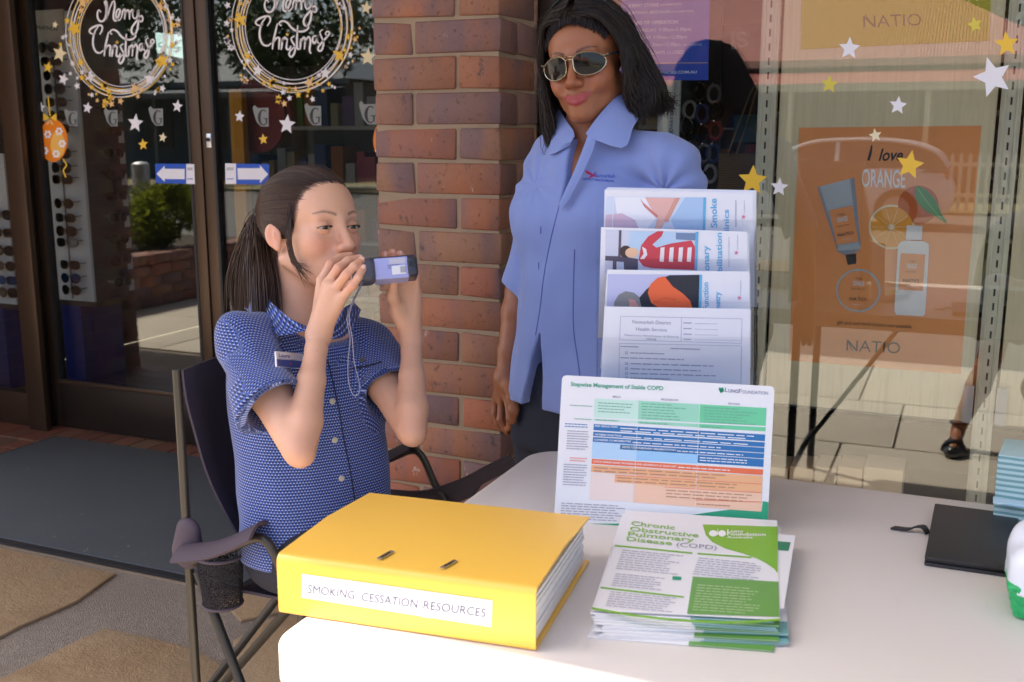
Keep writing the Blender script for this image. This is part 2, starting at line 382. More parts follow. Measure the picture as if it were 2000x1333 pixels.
# the ground: one sheet to the horizon, the road, a kerb, the raised pavement
structure('ground', MB().box((-160, -160, -.30), (160, 160, -.245)), concrete_mat('ground_earth', (.30, .25, .17)))
structure('road', MB().box((-120, -16.5, -.244), (120, -1.36, -.16)), mAsph)
structure('pavement', MB().box((-60, -1.2, -.24), (60, 3.6, -.012)), mAggr)
kerb = structure('kerb', MB().box((-60, -1.34, -.24), (60, -1.204, -.004)), mKerb, bevel=.012)
structure('verge', MB().box((-120, -60, -.244), (120, -16.6, -.1)), concrete_mat('dry_grass', (.22, .19, .09)))
# sandstone crazy paving on the pavement beside the entry
pave = bpy.data.objects['pavement']
def slab(pts, th=.011, m=mSand, name='paving_stone', z=-.0125, jag=.006):
    pts = [np.array(p, float)[:2] for p in pts]; out = []
    for i, p in enumerate(pts):
        q = pts[(i + 1) % len(pts)]; k = max(1, int(np.linalg.norm(q - p) / .09))
        for j in range(k): out.append(p + (q - p) * j / k + (rng.normal(0, jag, 2) if j else 0))
    b = MB().prism([(x, y, z) for x, y in out], (0, 0, th)); o = b.build(name, m, pave, bevel=.005, seg=2); return o
S = lambda x, y: PZ(x, y, 0)[:2]
slab([S(-420, 985), S(-10, 1066), S(226, 1118), S(150, 1172), S(100, 1195), S(-20, 1252), S(-420, 1420)])
slab([S(205, 1226), S(285, 1243), S(365, 1262), S(420, 1290), S(520, 1380), S(500, 1600), S(-250, 1560), S(-60, 1350), S(90, 1280)])
slab([S(455, 1250), S(530, 1205), S(700, 1190), S(900, 1230), S(1000, 1480), S(620, 1470), S(470, 1330)])
slab([S(420, 1160), S(560, 1120), S(760, 1100), S(860, 1150), S(640, 1175), S(470, 1210)])
slab([(-4.6, 1.2), (-3.4, 1.05), (-2.9, .5), (-3.2, -.2), (-4.5, -.3)]); slab([(-2.75, .4), (-1.9, .55), (-1.4, .2), (-1.5, -.6), (-2.9, -.5)])
# concrete flags in front of the window, down to the kerb
xs = [-1.32, -.42, .52, 1.45, 2.4, 3.4, 4.4]; ys = [-1.198, -.25, .585, 1.45, 2.3]
for i in range(len(xs) - 1):
    for j in range(len(ys) - 1):
        dx = .22 if j % 2 else 0
        MB().box((xs[i] + .006 + dx, ys[j] + .006, -.0115), (xs[i + 1] - .006 + dx, ys[j + 1] - .006, 0)).build('paving_slab', mConc, pave, bevel=.004)
for i in range(6):            # sunlit flags seen in the door glass
    for j in range(3): MB().box((-9.2 + i * .9, -1.19 + j * 1.05, -.0115), (-8.312 + i * .9, -.15 + j * 1.05, 0)).build('paving_slab', mConc, pave, bevel=.004)

# entry: red tiles, then the ribbed mat
entry = structure('entry_floor', MB().box((-4.9, 2.384, -.0115), (-1.4, 3.56, -.003)), mMortar)
tm = {}
def tile(x0, y0, x1, y1):
    k = (round(x1 - x0, 3), round(y1 - y0, 3))
    if k not in tm:
        b = MB().box((0, 0, 0), (k[0], k[1], .008)); me = b.mesh('tile'); do_bevel(me, .002, 1); me.materials.append(mTile); tm[k] = me
    o = link('tile', tm[k], None, entry); o.location = (x0, y0, -.007 + random.uniform(0, .0015)); o.rotation_euler = (0, 0, random.uniform(-.004, .004))
for i in range(31): tile(-4.88 + i * .112, 3.335, -4.776 + i * .112, 3.555)
for j in range(8):
    for i in range(5): tile(-4.88 + i * .232 + (.116 if j % 2 else 0), 2.39 + j * .117, -4.656 + i * .232 + (.116 if j % 2 else 0), 2.5 + j * .117)
n = NT('mat_carpet'); wv = n.n('TexWave', bands_direction='Y'); wv.inputs['Scale'].default_value = 46; wv.inputs['Distortion'].default_value = 1.2; wv.inputs['Detail'].default_value = 2; n.l(n.coord(), wv.inputs['Vector'])
sp = n.noise(340, 2); colr = n.mix(n.noise(2.5, 5), srgb(78, 82, 86), srgb(92, 97, 101)); colr = n.mix(n.math('MULTIPLY', sp, .5), colr, srgb(62, 67, 73))
colr = n.mix(n.ramp(n.noise(42, 2), [(.735, 0), (.75, .8)]), colr, srgb(150, 140, 122)); n.bsdf(colr, .95, n.bump(wv.outputs[0], .35, .003)); mMat = n.m
mRub = mat('black_rubber', (.018, .018, .022), .6, .1)
mt = thing('door_mat', 'dark blue grey ribbed door mat lying in front of the glass doors', 'door mat', (-2.8, 2.9, 0))
MB().box((-3.70, 2.41, .0035), (-1.93, 3.40, .0125)).build('carpet_pile', mMat, mt, bevel=.003)
MB().box((-3.722, 2.382, .002), (-1.905, 3.409, .0085)).build('rubber_border', mRub, mt, bevel=.002)

# ---------------------------------------------------------------- brick pillars, every brick its own piece
bm_cache = {}
def brick_mesh(lx, ly, var):
    k = (round(lx, 3), round(ly, 3), var)
    if k not in bm_cache:
        r = np.random.default_rng(int(lx * 1000) * 7 + int(ly * 1000) + var * 131)
        b = MB().box((0, 0, 0), (lx, ly, .076)); b.v = [tuple(np.array(v) + r.normal(0, .0020, 3)) for v in b.v]
        me = b.mesh('brick'); do_bevel(me, .0035, 1); smooth_by_angle(me, 50); me.materials.append(mBrick); bm_cache[k] = me
    return bm_cache[k]
def brick(parent, x0, y0, x1, y1, k):
    o = link('brick', brick_mesh(x1 - x0, y1 - y0, random.randrange(3)), None, parent)
    o.location = (x0 + random.uniform(-.0012, .0012), y0 + random.uniform(-.0015, .0015), k * .086 + .001); return o
def pillar(x0, label, rows, xr=True):
    x1 = x0 + .35; p = thing('brick_pillar', label, 'pillar', (x0 + .175, 2.55, 0))
    MB().box((x0 + .0045, 2.3860, 0), (x1 - .0045, 3.52, rows * .086)).build('mortar', mMortar, p)
    back = MB()
    for k in range(rows):
        if k % 2 == 0:
            brick(p, x0, 2.381, x0 + .110, 2.611, k); brick(p, x0 + .120, 2.381, x1, 2.491, k)
            if xr: brick(p, x1 - .11, 2.501, x1, 2.645, k)
        else:
            brick(p, x0, 2.381, x0 + .230, 2.491, k); brick(p, x1 - .110, 2.381, x1, 2.611, k)
            if xr: brick(p, x1 - .11, 2.621, x1, 2.645, k)
        for j in range(4):   # inner reveal, met only as a reflection in the doors
            a = (2.621 if k % 2 == 0 else 2.501) + j * .24; xx = x0 if xr else x1 - .11
            if a + .23 < 3.53: back.box((xx, a, k * .086 + .001), (xx + .11, min(a + .23, 3.52), k * .086 + .077))
    tag(back.build('brick', mBrick, p), kind='stuff'); return p
pillar(-1.401, 'tall brick pillar with raked mortar joints between the doors and the shop window', 33)
pillar(-4.80, 'brick pillar at the far side of the entry, seen in the door glass', 33, False)

# ---------------------------------------------------------------- shop building round it all
mBronze = mat('bronze_aluminium', srgb(84, 66, 52), .38, .08, 5, Metallic=.55)
mDarkBr = mat('dark_bronze', srgb(50, 40, 34), .42, .1, 5, Metallic=.4)
mGasket = mat('gasket', (.012, .012, .014), .5, 0)
mSoffit = mat('soffit_paint', srgb(206, 200, 188), .7, .06); mFascia = mat('fascia_paint', srgb(120, 70, 56), .6, .08)
ver = thing('verandah_roof', 'street verandah roof shading the shop front', 'awning', (0, 2, 2.95))
MB().box((-5.2, .55, 2.95), (9, 3.6, 3.05)).build('roof_sheet', mSoffit, ver)
MB().box((-12, 1.33, 2.951), (-5.203, 3.6, 3.049)).build('side_roof_sheet', mSoffit, ver)
MB().box((-5.2, .53, 2.9), (9, .548, 3.12)).build('fascia', mFascia, ver)
wall = thing('shop_building', 'brick and glass shop building behind the two women', 'building', (0, 3, 0))
MB().box((-1.05, 2.60, 2.55), (6, 2.78, 2.948)).build('window_lintel', mFascia, wall)
MB().box((-4.95, 3.50, 2.35), (-1.06, 3.66, 2.948)).build('door_lintel', mDarkBr, wall)
MB().box((-1.05, 2.60, 0), (6, 2.72, .26)).build('wall_base', mMortar, wall)
MB().box((-12, 2.6, 0), (-4.97, 2.9, 2.948)).build('side_wall', mMortar, wall)
MB().box((5.9, 2.79, 0), (6.02, 8, 2.948)).build('end_wall', mSoffit, wall)
MB().box((-1.2, 2.66, 0), (-1.06, 3.6, 2.948)).build('reveal_wall', mSoffit, wall)
structure('shop_floor', MB().box((-5.0, 3.64, -.012), (5.9, 8.0, -.002)), mat('vinyl_floor', srgb(120, 112, 104), .35, .1))
structure('window_display_floor', MB().box((-1.05, 2.725, .0), (5.88, 3.62, .255)), mat('display_floor', srgb(60, 54, 50), .5, .1))
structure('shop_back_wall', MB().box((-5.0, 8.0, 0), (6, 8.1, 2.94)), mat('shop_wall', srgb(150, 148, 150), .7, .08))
structure('shop_ceiling', MB().box((-5.0, 2.79, 2.951), (6, 8.1, 3.3)), mSoffit)
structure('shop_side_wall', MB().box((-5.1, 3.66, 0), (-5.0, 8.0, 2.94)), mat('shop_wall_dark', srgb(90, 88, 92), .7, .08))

# ---------------------------------------------------------------- glass
n = NT('glass'); g = n.n('NewGeometry'); ior = n.math('ADD', n.math('MULTIPLY', g.outputs['Backfacing'], 1 / 1.52 - 1.52), 1.52)
fr = n.n('Fresnel'); n.l(ior, fr.inputs[0]); tr = n.n('BsdfTransparent'); tr.inputs[0].default_value = (.90, .93, .92, 1); gl = n.n('BsdfGlossy'); gl.inputs['Roughness'].default_value = 0.0
wob = n.noise(1.1, 2); n.l(n.bump(wob, .05, .004), gl.inputs['Normal'])
mx = n.n('MixShader'); n.l(n.math('MULTIPLY', fr.outputs[0], 1.8, True), mx.inputs[0]); n.l(tr.outputs[0], mx.inputs[1]); n.l(gl.outputs[0], mx.inputs[2]); n.l(mx.outputs[0], n.out.inputs[0]); mGlass = n.m

def door_x(x, y): return float(P(x, y, DY)[0])
seam = door_x(402, 300); xl = door_x(100, 600); topz = 2.35
def glass_door(x0, x1, label, lock):
    d = thing('glass_door', label, 'door', ((x0 + x1) / 2, DY, 0), 'glass entry doors')
    y0, y1 = DY - .022, DY + .022; zr = .215
    st = .054
    MB().box((x0 + .002, y0, .006), (x0 + st, y1, topz)).build('stile', mBronze, d, bevel=.002)
    MB().box((x1 - st, y0, .006), (x1 - .002, y1, topz)).build('stile', mBronze, d, bevel=.002)
    MB().box((x0 + st + .001, y0 - .004, .008), (x1 - st - .001, y1, zr)).build('bottom_rail', mDarkBr, d, bevel=.003)
    MB().box((x0 + st + .001, y0 - .010, zr + .001), (x1 - st - .001, y0 + .016, zr + .02)).build('glazing_bead', mBronze, d, bevel=.003)
    MB().box((x0 + st + .001, y0, topz - .1), (x1 - st - .001, y1, topz - .001)).build('top_rail', mBronze, d)
    g_ = MB()
    for a in (x0 + st, x1 - st - .012): g_.box((a, y0 - .002, zr + .02), (a + .012, DY - .004, topz - .1))
    g_.build('gasket', mGasket, d)
    MB().box((x0 + st - .002, DY - .003, zr + .005), (x1 - st + .002, DY + .003, topz - .1)).build('glass_pane', mGlass, d)
    if lock:
        lx = float(P(408, 275, DY - .024)[0]); lz = float(P(408, 275, DY - .024)[2])
        b = MB().box((lx - .012, y0 - .004, lz - .028), (lx + .012, y0 - .0005, lz + .028)); lk = b.build('lock_plate', mat('satin_metal', (.72, .72, .74), .3, 0, Metallic=.8), d, bevel=.003)
        MB().tube([(lx, y0 - .0045, lz + .004), (lx, y0 - .011, lz + .004)], .008, 14).build('lock_cylinder', mGasket, lk)
    return d
glass_door(xl - .02, seam - .003, 'left glass shop door in a bronze frame with a low kick rail', False)
glass_door(seam + .003, seam + .92, 'right glass shop door in a bronze frame with a lock, by the brick pillar', True)
# door post and side light to the left of the doors
sidel = thing('side_light', 'narrow bronze framed window beside the left glass door', 'window', (-4.3, 3.5, 0))
px0, px1 = float(P(36, 600, 3.46)[0]), float(P(70, 600, 3.46)[0])
MB().box((px0, 3.46, 0), (px1, 3.49, 2.349)).build('post_face', mBronze, sidel, bevel=.003)
MB().box((px0 + .004, 3.4901, 0), (xl - .022, 3.60, 2.349)).build('post', mDarkBr, sidel)
MB().box((-4.6, 3.50, 0), (px0 - .001, 3.56, .16)).build('sill', mBronze, sidel, bevel=.003)
MB().box((-4.6, 3.52, .161), (px0 - .001, 3.526, 2.349)).build('glass_pane', mGlass, sidel)
# right of the right door: fixed panel up to the pillar
MB().box((seam + .93, 3.55, 0), (-1.41, 3.6, 2.349)).build('door_side_panel', mDarkBr, wall)

# shop window
win = thing('shop_window', 'large shop window reflecting the sunny street', 'window', (1, GY, 0))
MB().box((-1.047, 2.625, .262), (-1.003, 2.70, 2.549)).build('window_frame', mDarkBr, win, bevel=.003)
MB().box((-1.002, 2.625, .262), (5.9, 2.70, .30)).build('sill', mDarkBr, win, bevel=.003)
MB().box((-1.002, GY - .003, .301), (5.9, GY + .003, 2.549)).build('glass_pane', mGlass, win)
# ================================================================ people
def skin_mat(name, base, red):
    n = NT(name); at = n.n('Attribute', attribute_name='tint'); v = n.noise(14, 5, .6); v2 = n.noise(420, 2)
    c = n.mix(n.math('MULTIPLY', v, .45), base, red); c = n.mix(n.math('MULTIPLY', n.noise(75, 4, .7), .32), c, tuple(q * .72 for q in base)); c = n.mix(n.ramp(n.noise(230, 2), [(.66, 0), (.74, .35)]), c, tuple(q * .55 for q in base)); c = n.mix(1.0, c, at.outputs['Color'], 'MULTIPLY')
    n.bsdf(c, n.math('ADD', .36, n.math('MULTIPLY', n.noise(45, 3), .22)), n.bump(n.math('ADD', v2, n.math('MULTIPLY', v, .6)), .16, .0012), Subsurface_Weight=.12, Subsurface_Radius=(.6, .25, .12), Subsurface_Scale=.012)
    MATS[name] = n.m; return n.m
mSkinA = skin_mat('fair_skin', srgb(222, 174, 146), srgb(216, 152, 128)); mSkinB = skin_mat('brown_skin', srgb(158, 101, 70), srgb(148, 86, 60))
def hair_mat(name, a, b, rough=.38):
    n = NT(name); c = n.mix(n.noise(70, 3, .6, n.mapv(n.coord(), (1, 1, .12))), a, b); n.bsdf(c, rough, n.bump(n.noise(260, 2, .5, n.mapv(n.coord(), (1, 1, .1))), .25, .002), Specular_IOR_Level=.45); return n.m
mHairA = hair_mat('dark_brown_hair', srgb(44, 30, 26), srgb(74, 50, 40)); mHairB = hair_mat('black_hair', srgb(22, 16, 17), srgb(42, 30, 30))

def head_field(F, C, M, s=1.0, full=1.0, lips=1.0, mw=.0245, lift=0.0, nose=1.0, smile=0.0):
    W = lambda f, l, u: C + s * (f * M[0] + l * M[1] + u * M[2])
    A = M; E = lambda c, r, k, mode='add', MM=A: F.ell(W(*c), [s * q for q in r], MM, k, mode)
    E((-.012, 0, .036), (.094, .0735, .077), .01); E((.030, 0, .034), (.056, .059, .056), .02)
    E((.030, 0, -.033), (.055, .056 * full, .066), .02)
    for q in (-1, 1):
        E((.050, q * .039, -.024), (.027, .0215 * full, .025), .02)
        F.cone(W(-.005, q * .055, -.048), W(.066, q * .014, -.092), .0145 * s * full, .014 * s, .026 * s)
    E((.075, 0, -.093), (.0145, .018, .0135), .02); E((.068, 0, -.063), (.0265, .030, .026), .016)
    for q in (-1, 1):
        F.cone(W(.070, q * .036, .0205), W(.080, 0, .0165), .0095 * s, .0085 * s, .012 * s)
        E((.098, q * .0325, .001), (.0195, .0195, .0130), .014, 'sub')
        E((.064, q * .0315, .001), (.0158, .0165, .0152), .004)
    F.cone(W(.079, 0, .012), W(.079 + .0245 * nose, 0, -.030), .0078 * s, .0090 * s, .010 * s)
    E((.080 + .0245 * nose, 0, -.0335), (.0112, .0105, .0088), .007)
    for q in (-1, 1):
        E((.0925, q * .0125, -.0362), (.0110, .0070, .0076), .006)
        E((.0985, q * .0062, -.0440), (.0058, .0034, .0034), .002, 'sub')
        F.cone(W(.0935, 0, -.0605), W(.0905, q * mw * .5, -.0618 + lift * .3), .0044 * s * lips, .0040 * s * lips, .003 * s); F.cone(W(.0905, q * mw * .5, -.0618 + lift * .3), W(.0785, q * mw, -.0652 + lift), .0040 * s * lips, .0020 * s, .003 * s)
        F.cone(W(.0930, 0, -.0705), W(.0900, q * mw * .5, -.0700 + lift * .3), .0056 * s * lips, .0048 * s * lips, .003 * s); F.cone(W(.0900, q * mw * .5, -.0700 + lift * .3), W(.0785, q * mw * .94, -.0668 + lift), .0048 * s * lips, .0022 * s, .003 * s)
        F.cone(W(.1000, 0, -.0656), W(.0955, q * mw * .5, -.0658 + lift * .3), .0016 * s, .0016 * s, .0015 * s, 'sub'); F.cone(W(.0955, q * mw * .5, -.0658 + lift * .3), W(.0830, q * mw, -.0660 + lift), .0016 * s, .0015 * s, .0015 * s, 'sub')
        if smile: E((.064, q * .037, -.040), (.019, .016, .017), .014)
        ax = frame_axes(0, 0, 0); em = np.array([M[0] * .95 - M[1] * q * .30, M[1] * .95 + q * .30 * M[0], M[2]])
        em = np.array([em[0] * .96 + em[2] * .26, em[1], em[2] * .96 - em[0] * .26])
        E((-.012, q * .0735, -.006), (.0165, .0055, .0225), .004, 'add', em); E((-.009, q * .0795, -.004), (.0090, .0048, .0125), .003, 'sub', em); E((-.006, q * .0755, -.006), (.0040, .0030, .0075), .002, 'add', em)
        E((-.004, q * .0715, -.026), (.0075, .0050, .0080), .005)
def head_local(V, C, M, s=1.0): return ((V - C) @ M.T) / s
def skin_tint(V, C, M, s, lip, blush, brow, browc=.42, mw=.0245, lift=0.0):
    q = head_local(V, C, M, s); f, l, u = q.T; t = np.ones((len(V), 3))
    al = np.abs(l); face = f > .045
    # lips
    tt = np.clip(al / mw, 0, 1); uc = -.0655 + lift; top = -.0555 + (uc + .0555) * tt ** 1.6 - .0022 * np.exp(-(l / .004) ** 2); bot = -.0775 + (uc + .0775) * tt ** 2
    wl = np.clip((np.minimum(top - u, u - bot) + .0006) / .0012, 0, 1) * (f > .070) * (al < mw * 1.02); t = t * (1 - wl[:, None]) + np.array(lip) * wl[:, None]
    # flush of the cheeks and nose
    g = np.exp(-(((al - .040) / .020) ** 2 + ((u + .028) / .020) ** 2)) * face + .5 * np.exp(-((l / .014) ** 2 + ((u + .034) / .012) ** 2)) * face
    t *= 1 - g[:, None] * (1 - np.array(blush))
    # brows
    bl = np.clip((al - .013) / .036, 0, 1); bu = .0215 + .0085 * np.sin(bl * 2.2) - .004 * bl; wd = .0038 * (1 - .55 * bl) 
    d = np.clip(1 - np.abs(u - bu) / wd, 0, 1) * (al > .0125) * (al < .0490) * (f > .045); t *= (1 - np.minimum(1, d * 1.6) * browc * brow * 1.25)[:, None]
    return t, q
def add_neck(F, a, b, r1, r2): F.cone(a, b, r1, r2, .018)
def finger(F, pts, r0, r1, k=.004): F.chain(pts, np.linspace(r0, r1, len(pts)), k)
def sphere_mesh(c, r, nu=24, nv=16, sc=(1, 1, 1), M=np.eye(3)):
    V = []; 
    for i in range(nv + 1):
        for j in range(nu):
            a, b = math.pi * i / nv, 2 * math.pi * j / nu; V.append((math.sin(a) * math.cos(b), math.sin(a) * math.sin(b), math.cos(a)))
    V = np.array(V); Q = np.array([(i * nu + j, i * nu + (j + 1) % nu, (i + 1) * nu + (j + 1) % nu, (i + 1) * nu + j) for i in range(nv) for j in range(nu)])
    return V, c + (V * r * np.array(sc)) @ M, Q
nE = NT('eye'); atE = nE.n('Attribute', attribute_name='tint'); nE.bsdf(atE.outputs['Color'], .08); mEye = nE.m
def eye(parent, c, r, gaze, iris):
    U, V, Q = sphere_mesh(c, r, 40, 28); g = np.array(gaze) / np.linalg.norm(gaze); a = np.arccos(np.clip(U @ g, -1, 1)); col = np.tile((.74, .70, .68), (len(U), 1))
    col[a < .46] = iris; col[a < .20] = (.008, .007, .007); np_mesh('eye', V, Q, mEye, parent, tint=col)

def folds(X, Y, Z, seed, amp, k0, zs=.4, n=10):
    r = np.random.default_rng(seed); o = 0
    for i in range(n):
        d = r.normal(size=3) * (1, 1, zs); d *= k0 * r.uniform(.5, 1.8) / np.linalg.norm(d); ph = r.uniform(0, 6.28)
        o = o + np.sin(X * d[0] + Y * d[1] + Z * d[2] + ph + 1.1 * np.sin(Z * 9 + ph * 2 + X * 7)) * amp * k0 / np.linalg.norm(d) / n * 2.2
    return o
def loft(F, secs, M, k=.02, lo=None, hi=None, mode='add'):
    """trunk from elliptical sections (centre, half width, half depth) stacked in z; M rows forward, left"""
    z = np.array([s[0][2] for s in secs]); C = np.array([s[0] for s in secs], float); Wd = np.array([s[1] for s in secs]); Dp = np.array([s[2] for s in secs])
    o = np.argsort(z); z, C, Wd, Dp = z[o], C[o], Wd[o], Dp[o]; zz = np.linspace(z[0], z[-1], 60)
    def sm(v): 
        u = np.interp(zz, z, v); ker = np.ones(7) / 7; return np.convolve(np.pad(u, 3, 'edge'), ker, 'valid')
    cx, cy, ww, dd = sm(C[:, 0]), sm(C[:, 1]), sm(Wd), sm(Dp)
    def fn(X, Y, Z):
        zf = np.asarray(Z, float); a, b, w_, d_ = (np.interp(zf, zz, v).astype(np.float32) for v in (cx, cy, ww, dd))
        x, y = X - a, Y - b; f = x * M[0][0] + y * M[0][1]; l = x * M[1][0] + y * M[1][1]
        p = 2.3; q = (np.abs(l / w_) ** p + np.abs(f / d_) ** p) ** (1 / p) + 1e-6; d = (q - 1) * np.minimum(w_, d_) * .95
        e = np.maximum(z[0] - Z, Z - z[-1]); return np.where(e > 0, np.maximum(d, 0) + e, np.maximum(d, -.06 + 0 * d)).astype(np.float32)
    R = max(Wd.max(), Dp.max()) + .02
    return F.op(fn, np.array([C[:, 0].min() - R, C[:, 1].min() - R, z[0]]), np.array([C[:, 0].max() + R, C[:, 1].max() + R, z[-1]]), k, mode)
def sleeve(F, a, b, r1, r2, hem, k=.03, bore=.012):
    a, b = np.array(a), np.array(b); d = (b - a) / np.linalg.norm(b - a); L = np.linalg.norm(b - a); h = a + d * hem * L
    def fn(X, Y, Z):
        x, y, z = X - a[0], Y - a[1], Z - a[2]; s_ = x * d[0] + y * d[1] + z * d[2]; t = np.clip(s_ / (hem * L), 0, 1.3)
        x, y, z = x - t * hem * L * d[0], y - t * hem * L * d[1], z - t * hem * L * d[2]
        return np.maximum(np.sqrt(x * x + y * y + z * z) - (r1 + (r2 - r1) * t), s_ - hem * L).astype(np.float32)
    R = max(r1, r2) * 1.4; F.op(fn, np.minimum(a, h) - R, np.maximum(a, h) + R, k, 'add')
    return h, d
def on_surface(bvh, x, y, lift=.0012):
    d = Vector(ray(x, y)).normalized(); hit = bvh.ray_cast(Vector(EYE), d)
    if hit[0] is None: return None
    return np.array(hit[0]) - np.array(d) * lift, np.array(hit[1])
def bvh_of(o): 
    me = o.data; return BVHTree.FromPolygons([v.co[:] for v in me.vertices], [tuple(p.vertices) for p in me.polygons])
def decal(bvh, polys, m, name, parent, lift=.0012):
    """lay flat print (pixel outlines) onto a cloth surface"""
    b = MB()
    for pts in polys:
        q = [on_surface(bvh, x, y, lift) for x, y in pts]
        if all(v is not None for v in q): b.poly([v[0] for v in q])
    return b.build(name, m, parent, recalc=False)
def decal_text(bvh, body, p0, p1, h, m, name, parent, **kw):
    v, f = text_pts(body, **kw); p0, p1 = np.array(p0, float), np.array(p1, float); u = (p1 - p0) / (v[:, 0].max() - v[:, 0].min()); L = np.linalg.norm(p1 - p0)
    up = np.array([(p1 - p0)[1], -(p1 - p0)[0]]) / L * (h / .73); q = p0 + (v[:, :1] - v[:, 0].min()) * u + v[:, 1:2] * up
    pts = [on_surface(bvh, *p) for p in q]; b = MB()
    if all(p is not None for p in pts): b.add([p[0] for p in pts], f)
    return b.build(name, m, parent, recalc=False)
def ring_loft(name, rows, m, parent, th=.0022):
    """thin cloth strip from rows of points, given thickness"""
    G = np.array(rows, float); N = np.cross(np.gradient(G, axis=0).reshape(-1, 3), np.gradient(G, axis=1).reshape(-1, 3)).reshape(G.shape); N /= np.linalg.norm(N, axis=2, keepdims=True) + 1e-9
    a, b = G + N * th / 2, G - N * th / 2; n, k = G.shape[:2]; mb = MB(); mb.grid(a); mb.add([p for r_ in b for p in r_], [(i * k + j, i * k + j + 1, (i + 1) * k + j + 1, (i + 1) * k + j) for i in range(n - 1) for j in range(k - 1)])
    o = n * k; ed = [i * k for i in range(n)] + [(n - 1) * k + j for j in range(1, k)] + [i * k + k - 1 for i in range(n - 2, -1, -1)] + [j for j in range(k - 2, 0, -1)]
    mb.f += [(ed[i], ed[(i + 1) % len(ed)], ed[(i + 1) % len(ed)] + o, ed[i] + o) for i in range(len(ed))]; mb.mi += [0] * len(ed)
    return mb.build(name, m, parent, smooth=True)
def button(parent, bvh, x, y, r, m, name='button'):
    h = on_surface(bvh, x, y, .0005)
    if h is None: return
    p, nn = h; nn = nn if nn @ (EYE - p) > 0 else -nn
    b = MB().tube([p - nn * .0005, p + nn * .0016, p + nn * .0022], [r, r, r * .8], 14); b.build(name, m, parent, smooth=True)

